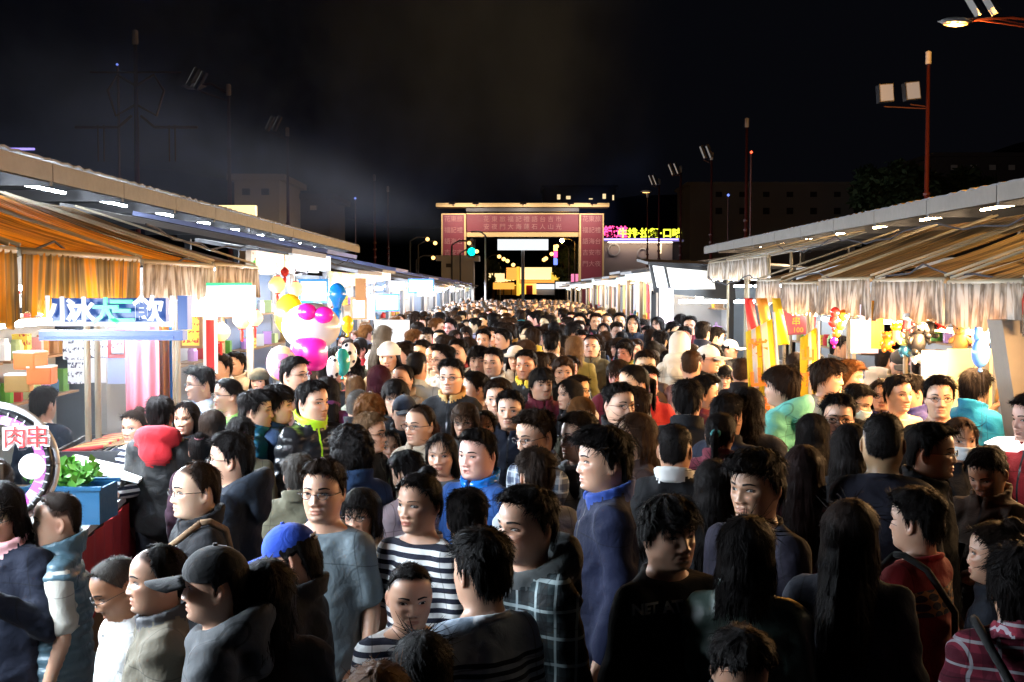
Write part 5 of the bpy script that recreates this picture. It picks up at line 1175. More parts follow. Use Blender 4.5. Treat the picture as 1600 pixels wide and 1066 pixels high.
# prize wheel
wl = thing('prize_wheel', 'pink and white prize wheel with red characters behind clear plastic', 'prize wheel', tuple(at(-12, 728, 4.7)), .15)
R1 = .213
b = MB(); b.lathe([(R1 * .78, -.004), (R1 * .98, -.004), (R1 * .98, .004), (R1 * .78, .004)], 64); o = b.build('ring', MT['wheel_pink'], wl); o.rotation_euler = (math.pi / 2, 0, 0)
for v_ in [o]:
    me = o.data; me.transform(Matrix.Rotation(math.pi / 2, 4, 'X')); o.rotation_euler = (0, 0, 0)
b = MB(); b.tube([(R1 * math.cos(a), 0, R1 * math.sin(a)) for a in [2 * math.pi * i / 64 for i in range(65)]], .014, 8); b.build('rim', MT['black_frame'], wl, True)
b = MB(); b.tube([(R1 * 1.09 * math.cos(a), .02, R1 * 1.09 * math.sin(a)) for a in [2 * math.pi * i / 64 for i in range(65)]], .017, 8); b.build('outer_hoop', MT['steel_white'], wl, True)
b = MB(); b.lathe([(.001, -.003), (R1 * .78, -.003), (R1 * .78, .003), (.001, .003)], 48); o = b.build('clear_disc', MT['acrylic'], wl); o.data.transform(Matrix.Rotation(math.pi / 2, 4, 'X'))
for i in range(40):
    a = 2 * math.pi * i / 40; b = MB(); b.box((R1 * .97 * math.cos(a), -.012, R1 * .97 * math.sin(a)), (.004, .012, .022), Matrix.Rotation(-a + math.pi / 2, 3, 'Y')); b.build('peg', MT['steel_white'], wl)
for ch, px in (('肉', 8), ('串', 42)):
    p = at(px, 690, 4.6); q = p - wl.location; text(ch, .098, 'wheel_print_glow', wl, (q.x, -.03, q.z), (math.pi / 2, 0, 0), .002, bold=.007); text(ch, .092, 'ink_red', wl, (q.x, -.037, q.z), (math.pi / 2, 0, 0), .002)  # backing and sticker glow: brightness added where the print stands in shade
b = MB(); q = at(33, 735, 4.6) - wl.location; b.lathe([(.001, 0), (.05, 0), (.05, .004), (.001, .004)], 24); o = b.build('sticker', MT['wheel_print_glow'], wl); o.data.transform(Matrix.Rotation(math.pi / 2, 4, 'X')); o.location = (q.x, -.02, q.z)
b = MB(); b.tube([(0, .08, -wl.location.z), (0, .06, 0)], .025, 8); b.box((0, .08, -wl.location.z + .02), (.4, .3, .04)); b.build('stand', MT['steel_dark'], wl)
# balloons
def blob(fn, nu=20, nv=14):
    b = MB(); b.grid(fn, nu, nv); return b
def balloon(px, py, d, w_, h, m, label, kind='round', grp='foil balloons over the crowd'):
    p = at(px, py, d); sx, sz = w_ * d / FPX / 2, h * d / FPX / 2; s = thing('balloon', label, 'balloon', tuple(p), 0, grp)
    def f(u, v):
        a, t_ = 2 * math.pi * u, math.pi * (v - .5); k = math.cos(t_); pk = 1 + .03 * math.sin(a * 9) * (1 - k)
        z = math.sin(t_)
        if kind == 'bottle': k = k * (.55 + .45 * sst(-.55, .25, z)) 
        if kind == 'pillow': k = abs(k) ** .5; z = math.copysign(abs(z) ** .8, z)
        return (sx * k * math.cos(a) * pk, sx * .75 * k * math.sin(a), sz * z)
    MBo = MB(); MBo.grid(f, 28, 16); MBo.build('bag', MT[m], s, True)
    b = MB(); b.lathe([(.004, -sz - .03), (.016, -sz - .022), (.005, -sz + .004)], 8); b.build('knot', MT[m], s)
    b = MB(); b.tube([(0, 0, -sz - .02), (.02, .01, -sz - .35), (-.01, 0, -sz - .8), (0, 0, .9 - p.z)], .0009, 4); b.build('string', MT['ink'], s)
    return s
balloon(486, 511, 9.6, 92, 76, 'foil_white', 'large round white foil balloon with a pink bow'); bw = bpy.data.objects['balloon']
for q in (-1, 1):
    b = MB(); p = at(496 + q * 13, 489 + (3 if q > 0 else -2), 9.4) - bw.location
    def f(u, v, q=q): a, t_ = 2 * math.pi * u, math.pi * (v - .5); return (p.x + .075 * math.cos(t_) * math.cos(a), p.y - .10 + .045 * math.cos(t_) * math.sin(a), p.z + .065 * math.sin(t_))
    b.grid(f, 16, 10); b.build('bow', MT['foil_pink'], bw, True)
balloon(484, 553, 9.5, 56, 54, 'foil_pink', 'glossy magenta foil balloon below the white one', 'pillow'); balloon(452, 492, 10.0, 46, 66, 'foil_yellow', 'yellow foil balloon half hidden behind the white one'); balloon(527, 464, 10.2, 30, 44, 'foil_blue', 'upper bright blue foil balloon', 'bottle'); balloon(526, 503, 10.2, 17, 46, 'foil_blue', 'narrow blue foil balloon under the upper blue one', 'pillow'); balloon(543, 507, 10.0, 18, 28, 'foil_yellow', 'small yellow balloon beside the narrow blue one')
balloon(440, 568, 9.3, 48, 56, 'foil_printed', 'round balloon printed pink red and blue beside the magenta one'); balloon(520, 576, 9.4, 20, 40, 'foil_spotted', 'black spotted white balloon below the white one'); balloon(545, 555, 9.9, 26, 40, 'foil_spotted', 'black spotted white balloon next to the teal one'); balloon(535, 566, 9.8, 24, 44, 'rubber_teal', 'teal and red balloon between the spotted ones'); balloon(465, 545, 10.1, 22, 36, 'foil_lilac', 'lilac balloon peeping out behind the magenta one')
balloon(1536, 522, 8.0, 30, 36, 'foil_sky', 'upper sky blue balloon hanging at the warm lit stall', 'round', 'blue balloons at the warm stall'); balloon(1532, 552, 7.9, 28, 46, 'foil_sky', 'lower sky blue balloon hanging at the warm lit stall', 'round', 'blue balloons at the warm stall')
for px, py, sz, m, l in ((1305, 488, 15, 'foil_red', 'topmost red balloon in the bunch'), (1318, 493, 17, 'foil_orange', 'orange balloon beside the topmost red one'), (1302, 503, 16, 'foil_red', 'middle red balloon of the bunch'), (1313, 509, 14, 'foil_yellow', 'yellow balloon tucked under the orange one'), (1307, 521, 13, 'foil_orange', 'low orange balloon of the bunch'), (1303, 533, 12, 'foil_pink', 'lowest pink balloon of the bunch')): balloon(px, py, 11.2, sz, sz * 1.1, m, l, 'round', 'bunch of red and orange balloons')
# lanterns
for px, py, sz, l in ((433, 445, 27, 'bright yellow paper lantern with red tassel over the balloons'), (462, 452, 24, 'pale yellow lantern beside the bright one'), (345, 519, 30, 'peach paper lantern low beside the magenta banner'), (378, 500, 28, 'orange paper lantern, first of two under the white light box'), (398, 497, 26, 'orange paper lantern, second of two under the white light box'), (445, 425, 14, 'small dark red lantern high on the white awning')):
    d = 10.8; r = sz * d / FPX / 2; s = thing('lantern', l, 'lantern', tuple(at(px, py, d)), 0, 'paper lanterns at the left stalls')
    b = MB(); b.lathe([(r * .35 if abs(z) == 1 else r * math.cos(z * 1.2) * (1 + .03 * math.cos(k * math.pi)), z * r * .95) for k, z in enumerate([-1 + i / 7 for i in range(15)])], 18); b.build('shade', MT['lantern_glow' if sz > 15 else 'banner_red'], s, True)
    b = MB(); [b.lathe([(r * .36, z), (r * .38, z + r * .12), (.001, z + r * .13)], 12) for z in (-r * 1.08, r * .95)]; b.build('rim', MT['ink_red'], s)
    b = MB(); b.tube([(0, 0, -r), (0, 0, -r * 1.4), (0, 0, -r * 2.4)], [.004, .016, .012], 6); b.build('tassel', MT['ink_red'], s)
    b = MB(); b.tube([(0, 0, r), (0, 0, r + .12)], .004, 4); b.build('cord', MT['ink'], s)
# signs of the left row farther on
card('sign', 640, 438, 676, 456, 20, 'panel_white', 'white sign board with blue bars over the left stalls', 'sign', frame='foil_blue'); card('sign', 588, 462, 622, 484, 17, 'panel_white', 'blue edged white sign with round shapes', 'sign', frame='foil_blue'); card('sign', 551, 468, 570, 496, 13.5, 'panel_pink', 'pink lit board beside the yellow balloon', 'sign', frame='wood'); card('sign', 566, 460, 586, 500, 15, 'led_violet_panel' if 0 else 'paper_blue', 'bluish board with a large white stroke', 'sign'); card('sign', 652, 455, 680, 463, 19.5, 'paper', 'small white board with dark lettering under the blue barred sign', 'sign'); card('sign', 470, 440, 510, 470, 11.5, 'panel_white', 'white and blue lit picture board behind the balloons', 'sign', frame='foil_blue'); card('sign', 555, 435, 572, 470, 12.8, 'wood', 'brown cupboard board behind the blue balloons', 'sign'); card('board', 585, 500, 640, 545, 15.5, 'counter_white', 'plain pale partition board behind the queue', 'board')
for i, (x, h) in enumerate(((658, 10), (664, 14), (670, 12))):
    pass
# yellow brush-lettered banners and posters of the right row
def banner(pts, d, m, label, stripes_=(), chars='', cm='ink_orange', cs=.2, cat='banner', pole=True, grp='upright yellow banners with brush lettering', tilt=.0):
    """cloth hung from a leaning pole; pts: top-left, top-right, bottom-right, bottom-left pixels"""
    P = [at(x, y_, d) for x, y_ in pts]; o = P[3]; s = thing('banner', label, cat, tuple(o), 0, grp); P = [p - o for p in P]
    def f(u, v, a=0, c=1, off=0):
        uu = a + (c - a) * u; p = P[3].lerp(P[0], v).lerp(P[2].lerp(P[1], v), uu); return tuple(p + Vector((0, off + .02 * math.sin(uu * 5 + v * 3), 0)))
    b = MB(); b.grid(f, 12, 16, 0, .004); b.build('cloth', MT[m], s, True)
    for a, c, sm in stripes_:
        b = MB(); b.grid(lambda u, v: f(u, v, a, c, -.006), 6, 12, 0, .002); b.build('stripe', MT[sm], s, True)
    if pole: b = MB(); t_ = P[2] - P[1]; b.tube([P[1] - t_.normalized() * .05 + Vector((.012, .02, 0)), P[2] + Vector((.012, .02, 0)), P[2] + t_.normalized() * ((P[2].z + o.z) / max(.2, -t_.normalized().z)) + Vector((.012, .02, 0))], .011, 8); b.build('pole', MT['steel_white'], s, True)
    for i, ch in enumerate(chars):
        v = 1 - (i + .8) / (len(chars) + .4); p = Vector(f(.36, v)); ang = math.atan2(P[0].x - P[3].x, P[0].z - P[3].z)
        text(ch, cs, cm, s, (p.x, p.y - .03, p.z), (math.pi / 2, ang * .8, 0), .002, bold=.006)
    return s
plain('ink_orange', (.85, .20, .02), .6, grain=0, bump=0)
banner(((1165, 519), (1208, 498), (1222, 700), (1176, 712)), 9.2, 'banner_yellow', 'tall yellow and white banner with orange brush characters beside the mint hoodie', ((.18, .34, 'banner_white'), (.52, .78, 'banner_white')), '烤山豬肉', 'ink_orange', .155)
banner(((1250, 528), (1277, 512), (1279, 690), (1252, 700)), 9.4, 'banner_yellow', 'narrower yellow banner with orange brush characters behind the mint hoodie', ((.42, .62, 'banner_white'),), '山豬肉串', 'ink_orange', .11)
banner(((1206, 466), (1220, 466), (1233, 538), (1217, 540)), 13.0, 'banner_yellow', 'plain bright yellow strip beside the pink price poster', grp='strips and posters of the price stall', pole=False)
banner(((1182, 466), (1199, 466), (1207, 520), (1192, 522)), 13.3, 'banner_orange', 'pale orange strip beside the plain yellow strip', grp='strips and posters of the price stall', pole=False); banner(((1163, 466), (1177, 466), (1186, 520), (1171, 522)), 13.6, 'banner_red', 'red and yellow strip next to the grey post', grp='strips and posters of the price stall', pole=False)
s = banner(((1220, 476), (1278, 478), (1272, 522), (1231, 524)), 14.4, 'banner_pink', 'pink price poster with yellow characters and 100 under the pale valance', grp='strips and posters of the price stall', pole=False, cat='poster')
for ch, px, py, sz in (('大', 1243, 487, .11), ('串', 1244, 503, .11), ('100', 1247, 516, .085), ('小', 1265, 487, .10), ('串', 1266, 502, .10), ('50', 1267, 515, .08)): text(ch, sz, 'print_yellow', s, tuple(at(px, py, 14.25) - s.location), extrude=.002)
s = card('panel', 1344, 476, 1372, 552, 10.7, 'panel_lilac', 'lilac lit panel with curved edge by the warm stall', 'panel'); card('panel', 1330, 500, 1344, 552, 11.0, 'paper', 'white price panel next to the lilac one', 'panel'); card('panel', 1480, 545, 1556, 690, 8.9, 'panel_yellow', 'glossy yellow counter panel with added glow beneath the blue balloons', 'panel'); card('panel', 1440, 548, 1480, 600, 9.3, 'panel_cream', 'cream painted counter front with added glow beside the yellow panel', 'panel'); card('panel', 1362, 470, 1380, 545, 10.3, 'banner_orange', 'orange strip behind the lilac panel', 'panel')  # both counter fronts glow: light put into their colour
pl = thing('pillar', 'slanted grey stone pillar by the warm stall, cutting the frame edge', 'pillar', (at(1590, 600, 7.5).x, 7.5, 0)); P0, P1 = at(1577, 505, 7.5), at(1606, 690, 7.5)
sl = (P1.x - P0.x) / (P0.z - P1.z)
def lean(x0, x1, dep, yo, n, m):
    b = MB(); q = []
    for z in (0, P0.z + .02):
        xc = P0.x + (P0.z - z) * sl - pl.location.x; q += [(xc + x0, yo - dep, z), (xc + x1, yo - dep, z), (xc + x1, yo + dep, z), (xc + x0, yo + dep, z)]
    b.add(q, [(3, 2, 1, 0), (4, 5, 6, 7), (0, 1, 5, 4), (1, 2, 6, 5), (2, 3, 7, 6), (3, 0, 4, 7)]); b.build(n, MT[m], pl)
lean(-.09, .075, .12, 0, 'shaft', 'pillar_grey'); lean(.078, .13, .10, -.03, 'edge_strip', 'steel_dark')
dl = thing('lamp', 'round white glowing lamp disc at the foot of the grey pillar', 'lamp', tuple(at(1585, 694, 6.4))); b = MB(); b.lathe([(.001, .03), (.10, .028), (.15, .0), (.10, -.03), (.001, -.035)], 24); b.build('globe', MT['lamp_disc'], dl, True); b = MB(); b.tube([(0, 0, -.03), (0, 0, .1 - dl.location.z)], .012, 6); b.build('stand', MT['steel_white'], dl)
# plush toys and goods at the warm stall
def plush(px, py, d, sz, m, m2, label):
    r = sz * d / FPX / 2; s = thing('plush_toy', label, 'toy', tuple(at(px, py, d)), rnd.uniform(-.5, .5), 'plush toys at the warm stall')
    b = MB(); b.lathe([(.001, -r), (r * .55, -r * .85), (r * .68, -.3 * r), (r * .5, r * .3), (r * .3, r * .42)], 16); b.build('body', MT[m], s, True)
    b = MB(); b.lathe([(.001, r * .3), (r * .45, r * .42), (r * .62, r * .78), (r * .48, r * 1.12), (.001, r * 1.28)], 16); b.lathe([(.001, -.10 * r), (r * .2, -.04 * r), (r * .22, r * .1), (.001, r * .2)], 10, (0, -r * .55, r * .66)); h = b.build('head', MT[m2], s, True)
    for q in (-1, 1):
        b = MB(); b.lathe([(.001, 0), (r * .2, r * .08), (r * .18, r * .22), (.001, r * .3)], 10, (q * r * .45, 0, r * 1.05)); b.build('ear', MT[m2], h, True)
        b = MB(); b.tube([(q * r * .35, -r * .1, r * .2), (q * r * .75, -r * .3, -r * .1), (q * r * .8, -r * .45, -r * .35)], [r * .16, r * .2, r * .13], 8); b.build('arm', MT[m], s, True)
        b = MB(); b.tube([(q * r * .3, -r * .1, -r * .8), (q * r * .45, -r * .6, -r * .95), (q * r * .5, -r * .85, -r * .9)], [r * .22, r * .24, r * .16], 8); b.build('leg', MT[m], s, True)
        b = MB(); b.lathe([(.001, -.08 * r), (.08 * r, 0), (.001, .08 * r)], 8, (q * r * .24, -r * .56, r * .88)); b.build('eye', MT['ink' if m2 != 'black_frame' else 'paper'], h, True)
for i, (px, py, sz, m, m2, l) in enumerate(((1400, 512, 30, 'pale_green', 'foil_yellow', 'pale green plush toy hanging high at the warm stall'), (1432, 520, 46, 'black_frame', 'black_frame', 'black plush toy beside the pale one'), (1450, 500, 34, 'steel_dark', 'steel_dark', 'dark round plush toy under the valance'), (1432, 545, 26, 'paper', 'paper', 'small white plush toy sitting before the black one'), (1418, 495, 26, 'banner_pink', 'paper', 'pink and white plush toy under the valance'), (1385, 525, 28, 'foil_orange', 'foil_orange', 'orange plush toy next to the lilac panel'), (1470, 492, 24, 'foil_red', 'paper', 'red plush toy high under the rust stained valance'), (1500, 520, 40, 'wall_warm', 'wall_warm', 'large tan plush toy next to the blue balloons'), (1412, 535, 24, 'blue_plastic', 'pale_green', 'teal plush toy low at the warm stall'))): plush(px, py + 10, 9.4, sz * .95, m, m2, l)
# clothes hung out along the far right stalls
for i in range(34):
    d = 24 + i * .72; m = ('paper', 'paper_blue', 'steel_dark', 'paper', 'banner_pink', 'pale_green', 'wall_blue')[i % 7]; x = 2.98
    s = thing('hanging_shirt', f'{("white", "pale blue", "dark", "white", "pink", "pale green", "grey blue")[i % 7]} garment on a hanger, {ordn[i] if i < 25 else "far " + ordn[i - 25]} along the stalls behind the kiosk', 'garment', (x, d, 2.02 + .02 * (i % 3)), 0, 'clothes hung along the far stalls')
    hh = .34 + .1 * ((i * 7) % 4) / 4; b = MB(); b.add([(0, -.20, .28), (0, -.09, .34), (0, .09, .34), (0, .20, .28), (0, .17, .16), (0, .11, .2), (0, .12, -hh), (0, -.12, -hh), (0, -.11, .2), (0, -.17, .16)], [tuple(range(10))]); b.add([(.05, p[1], p[2]) for p in b.v[:10]], [tuple(range(9, -1, -1))]); b.f += [(k, 10 + k, 10 + (k + 1) % 10, (k + 1) % 10) for k in range(10)]; b.m += [0] * 10
    b.build('cloth', MT[m], s); b = MB(); b.tube([(.02, 0, .34), (.02, 0, .44)], .006, 4); b.build('hanger', MT['steel_dark'], s)
# ---------------------------------------------------------------- the crowd
BK, DB, MB_, LB, OR, GY, BU = (.010, .008, .008), (.022, .013, .009), (.05, .026, .014), (.16, .09, .045), (.14, .055, .015), (.085, .078, .072), (.05, .010, .018)
K = (.006, .006, .008); NV = (.006, .009, .022); GR_ = (.085, .09, .095); WH = (.62, .62, .60); OL = (.12, .11, .07); BG = (.42, .34, .25); RD = (.42, .02, .025); MR = (.14, .015, .03); TL = (.02, .14, .22); BL = (.02, .08, .28)
HEROES = [
# px, top, height, angle, head, hair, colour, top, colour, options, label
(2, 742, 106, -30, 'woman', 'parted_bob', BK, 'jacket', NV, dict(glasses=1, pitch=14, pose='phone', mat2='paper_pink', held='cup'), 'woman with glasses and pink collar holding a cup beside the prize wheel'),
(90, 760, 100, -92, 'round', 'crop', DB, 'vest', (.09, .16, .20), dict(fat=1.05, mat='nylon', under=1), 'man in quilted teal vest with bare forearm next to the prize wheel'),
(192, 856, 112, -78, 'thin', 'crop', GY, 'shirt', WH, dict(glasses=1, pitch=24, skin=(.36, .20, .12)), 'balding man in white shirt and glasses bending his head down'),
(247, 840, 124, -84, 'man', 'receding', BK, 'jacket', (.16, .14, .10), dict(yaw=0, mat2='wall_dark'), 'man with receding hair in khaki jacket with dark collar, in profile'),
(338, 842, 136, -96, 'man', 'short', BK, 'hoodie', (.09, .095, .10), dict(hat='cap', hatcol=(.008, .008, .009)), 'man in black baseball cap and grey hooded top, in profile'),
(418, 866, 128, 178, 'woman', 'bob', BK, 'jacket', K, {}, 'dark haired person in black behind the man in black baseball cap'),
(462, 806, 118, -108, 'man', 'short', BK, 'jacket', (.008, .008, .010), dict(hat='cap', hatcol=(.02, .08, .55), pitch=16, captext=1), 'man in bright blue cap with white stitching and black jacket'),
(640, 868, 116, 8, 'boy', 'crop', BK, 'tee', K, dict(mat='stripe_sleeve', pitch=8), 'boy with short black hair looking down between taller people'),
(752, 816, 140, -146, 'man', 'short', BK, 'knit', (.38, .48, .60), dict(mat='blue_hem_stripes', mat2='glass_pale'), 'man in pale blue pullover with dark stripes, from behind'),
(660, 984, 128, 172, 'woman', 'parted_bob', BK, 'jacket', K, {}, 'black haired person cut by the bottom edge below the boy'),
(590, 1034, 120, 170, 'woman', 'bob', OR, 'jacket', K, {}, 'gold brown head just showing at the bottom edge'),
(822, 750, 134, -48, 'man', 'short', BK, 'hoodie', (.09, .10, .10), dict(mat='plaid_dark', mat2='cloth'), 'man in black and white plaid shirt with grey hood'),
(1045, 766, 128, 34, 'round', 'bowl', BK, 'knit', (.008, .008, .009), dict(chest='NET ATHLETICS', mouth=0), 'person in black pullover with arched white lettering on the chest'),
(1166, 796, 130, 168, 'woman', 'parted_bob', BK, 'jacket', K, dict(mat='leather_green', pose='phone', held='smartphone'), 'person in dark green leather jacket raising a hand, from behind'),
(1182, 694, 122, -36, 'man', 'swept', BK, 'knit', (.012, .010, .022), dict(pitch=4, skin=(.42, .26, .17)), 'tall man in dark pullover looking over the green leather jacket'),
(1156, 962, 150, 12, 'man', 'short', BK, 'jacket', K, dict(pitch=25, skin=(.30, .18, .12)), 'dark head bowed at the bottom edge under the green leather jacket'),
(1328, 770, 130, 172, 'woman', 'long', (.018, .011, .009), 'jacket', (.014, .017, .030), dict(), 'woman with very long dark hair and navy jacket, from behind'),
(1432, 754, 112, -118, 'man', 'short', BK, 'knit', RD, dict(mat='nordic_red', mat2='cloth', acc=('strap',)), 'man in red patterned jumper with black strap across his back'),
(1556, 806, 112, -92, 'woman', 'bun', DB, 'jacket', (.012, .015, .024), {}, 'person with pulled back hair in dark jacket beside the red patterned jumper'),
(1592, 842, 140, -172, 'man', 'bowl', BK, 'shirt', RD, dict(mat='plaid_red', mat2='plaid_red', acc=('strap',)), 'person in red and white plaid shirt at the bottom corner'),
(1546, 688, 88, -28, 'boy', 'short', BK, 'jacket', (.06, .035, .022), dict(pitch=26, pose='hold', held='smartphone', skin=(.36, .20, .12)), 'youth in brown jacket looking down at his raised hand'),
(1380, 636, 104, 178, 'round', 'crop', BK, 'knit', (.010, .010, .020), dict(fat=1.18, skin=(.40, .27, .15)), 'broad man in navy pullover, from behind, tallest in the dark part'),
(1455, 654, 98, 82, 'man', 'short', BK, 'jacket', K, dict(glasses=1), 'man with glasses in profile right behind the broad navy pullover'),
(1500, 646, 78, 22, 'woman', 'long', MB_, 'jacket', K, dict(acc=('mask',)), 'woman with white face mask and long brown hair'),
(1330, 655, 90, 168, 'woman', 'parted_bob', BK, 'jacket', K, {}, 'black bobbed head beside the broad navy pullover'),
(1310, 611, 80, 3, 'man', 'spiky', BK, 'jacket', K, dict(glasses=1, mat2='paper'), 'man with glasses and white collar facing up the lane'),
(1468, 582, 74, 6, 'thin', 'short', BK, 'tee', K, dict(glasses=1), 'tall man with thin glasses gazing ahead beside the blue jacket'),
(1524, 572, 64, 142, 'woman', 'bowl', BK, 'jacket', (.01, .24, .50), dict(pose='mouth', held='skewer'), 'woman in bright blue jacket eating, by the yellow counter panel'),
(1503, 560, 56, 92, 'man', 'short', DB, 'jacket', NV, dict(glasses=1), 'man with glasses in navy behind the bright blue jacket'),
(1424, 580, 60, -58, 'boy', 'short', BK, 'jacket', (.03, .03, .16), dict(pitch=14), 'boy in dark blue jacket looking down near the tall man with thin glasses'),
(1404, 582, 64, 38, 'thin', 'short', BK, 'tee', BG, {}, 'man in round necked beige top with high forehead'),
(1377, 588, 56, 2, 'girl', 'long', BK, 'jacket', (.03, .03, .14), dict(glasses=1), 'girl with glasses and long hair next to the beige top'),
(1338, 594, 62, 58, 'man', 'short', BK, 'jacket', K, dict(pitch=18, acc=('mask',)), 'man with white mask bending towards the girl with glasses'),
(1293, 556, 64, 76, 'man', 'bowl', DB, 'knit', BG, {}, 'young man with bowl cut and beige pullover by the narrow banner'),
(1328, 560, 56, 72, 'woman', 'curly', OR, 'jacket', OL, {}, 'woman with curly reddish hair behind the beige pullover'),
(1222, 567, 70, -108, 'man', 'bowl', DB, 'hoodie', (.17, .60, .50), {}, 'young man in mint green hoodie beside the yellow banners'),
(1270, 640, 78, 178, 'woman', 'long', BK, 'jacket', K, {}, 'woman with long black hair below the mint green hoodie'),
(1382, 540, 46, 150, 'man', 'crop', BK, 'hoodie', (.50, .49, .47), {}, 'person in pale grey hoodie under the lilac panel'),
(1405, 540, 48, 14, 'man', 'short', BK, 'jacket', (.30, .26, .17), dict(hat='cap', pitch=20), 'man in black cap with white letters and khaki jacket'),
(1441, 546, 52, 158, 'man', 'crop', BK, 'jacket', GR_, {}, 'cropped black head before the plush toys'),
(1456, 554, 54, 132, 'man', 'crop', GY, 'jacket', K, {}, 'greying head just behind the tall man with thin glasses'),
(1468, 546, 46, 170, 'woman', 'curly', LB, 'jacket', OL, {}, 'woman with wavy light brown hair by the cream counter'),
(1126, 638, 76, 166, 'woman', 'ponytail', BK, 'jacket', MR, dict(acc=(('hairband', (.05, .25, .24)),)), 'woman with teal hair tie and long ponytail'),
(1055, 655, 90, 170, 'man', 'crop', BK, 'jacket', (.010, .010, .012), dict(mat2='paper', backtext='RUGGEDFIT'), 'man with round cropped head and white collar, from behind'),
(1074, 588, 74, 176, 'man', 'short', BK, 'jacket', K, {}, 'black haired man in black above the white collar'),
(1100, 582, 62, 98, 'boy', 'short', BK, 'jacket', MR, {}, 'youth in maroon beside the black haired man'),
(1136, 611, 76, 148, 'man', 'short', BK, 'jacket', NV, {}, 'man in navy seen from behind, over the ponytail'),
(1168, 600, 76, 172, 'woman', 'bob', BK, 'jacket', NV, {}, 'woman with black bob by the foot of the wide yellow banner'),
(1080, 542, 54, 172, 'man', 'crop', MB_, 'tee', (.35, .20, .20), {}, 'cropped brown head with pink neck'),
(1106, 535, 50, 68, 'man', 'short', BK, 'jacket', K, dict(hat='cap', hatcol=(.75, .74, .70), glasses=1), 'man in white baseball cap and glasses'),
(1132, 570, 40, 0, 'girl', 'bob', BK, 'hoodie', LB, dict(mat='fur', acc=(('hood_up', (.5, .38, .2)),)), 'woman in fur edged hood facing up the lane'),
(1160, 555, 52, 168, 'man', 'crop', MB_, 'jacket', K, {}, 'cropped brown head in black jacket by the wide yellow banner'),
(1062, 517, 46, 178, 'man', 'short', BK, 'hoodie', (.60, .56, .48), dict(acc=(('hood_up', (.6, .56, .48)),)), 'person with cream hood pulled up'),
(1140, 528, 34, 80, 'man', 'short', BK, 'jacket', K, dict(hat='cap', hatcol=(.7, .7, .72)), 'person in white and blue cap behind the white baseball cap'),
(944, 660, 112, -76, 'man', 'swept', BK, 'jacket', (.010, .015, .050), dict(mat2='navy_collar'), 'man in navy jacket with swept hair, in profile at the centre'),
(905, 638, 84, -58, 'thin', 'short', DB, 'hoodie', GR_, dict(glasses=1, pose='mouth'), 'man with black rimmed glasses touching his mouth'),
(838, 634, 86, -52, 'man', 'spiky', DB, 'shirt', BL, dict(glasses=1, mat='plaid_blue', mat2='plaid_blue', pitch=10), 'man with glasses in pale blue checked shirt'),
(838, 694, 92, -164, 'man', 'short', DB, 'tee', (.50, .54, .55), {}, 'man in pale grey top with dark brown hair, from behind'),
(994, 638, 84, -66, 'woman', 'long', (.045, .022, .012), 'jacket', (.05, .025, .02), {}, 'woman with very long brown hair beside the navy jacket'),
(968, 594, 72, 34, 'round', 'spiky', BK, 'jacket', K, dict(glasses=1), 'man with thin glasses and black jacket above the long brown hair'),
(908, 616, 60, 34, 'woman', 'fringe_long', OR, 'jacket', OL, {}, 'woman with reddish brown fringe lit orange'),
(846, 571, 56, 22, 'man', 'bowl', BK, 'jacket', MR, {}, 'young man in maroon jacket near a grey shoulder'),
(890, 588, 54, -58, 'woman', 'long', BK, 'jacket', K, {}, 'pale faced woman with long black hair, in profile'),
(880, 556, 48, 4, 'boy', 'curly', MB_, 'jacket', K, {}, 'young man with fluffy brown hair facing up the lane'),
(746, 664, 88, -38, 'round', 'short', BK, 'jacket', BL, dict(mouth=1, mat2='foil_blue', skin=(.66, .40, .33)), 'man in blue jacket with his mouth wide open'),
(690, 671, 74, -12, 'girl', 'long', BK, 'knit', GR_, {}, 'young woman with long black hair looking straight ahead'),
(664, 645, 68, -16, 'woman', 'long', (.05, .018, .014), 'jacket', MR, {}, 'woman with auburn hair half hidden by the young woman'),
(656, 626, 72, -42, 'thin', 'receding', DB, 'jacket', BG, dict(glasses=1), 'man with glasses and beige jacket behind the auburn hair'),
(727, 625, 64, -14, 'woman', 'bob', MB_, 'jacket', GR_, dict(glasses=1), 'woman with white rimmed glasses and brown bob'),
(757, 637, 60, -8, 'woman', 'long', DB, 'jacket', K, dict(pitch=-10), 'woman lifting her face just above the open mouthed man'),
(797, 606, 68, -10, 'man', 'short', BK, 'jacket', NV, dict(pitch=-4), 'young man with black hair between the checked shirt and the lifted face'),
(776, 590, 62, -4, 'thin', 'short', DB, 'tee', WH, {}, 'man in white with dark hair behind the young man'),
(742, 577, 56, -82, 'round', 'short', BK, 'tee', (.5, .38, .38), {}, 'man in profile with pale pink top'),
(705, 556, 62, -16, 'man', 'short', BK, 'jacket', K, dict(glasses=1, mat2='wall_warm'), 'man with glasses, cream shirt and black jacket'),
(651, 545, 54, 164, 'round', 'crop', BK, 'shirt', (.45, .52, .56), dict(fat=1.25), 'broad man in pale blue grey shirt, from behind'),
(629, 565, 52, -32, 'man', 'receding', BK, 'jacket', BG, {}, 'man with high forehead beside the broad pale shirt'),
(592, 567, 54, 176, 'woman', 'bob', BU, 'jacket', WH, {}, 'woman with burgundy bob, from behind'),
(608, 530, 52, -14, 'girl', 'parted_bob', BK, 'jacket', BG, dict(hat='beanie', hatcol=(.72, .74, .75)), 'woman in white knitted beanie'),
(618, 588, 64, -2, 'woman', 'fringe_long', BK, 'jacket', K, {}, 'woman with heavy black fringe'),
(632, 612, 62, 10, 'man', 'short', BK, 'jacket', K, dict(hat='cap', hatcol=(.015, .02, .035)), 'man in dark cap with white badge below the heavy fringe'),
(576, 610, 64, 12, 'man', 'curly', OR, 'jacket', GR_, dict(pitch=22), 'young man with orange brown hair bowing his head'),
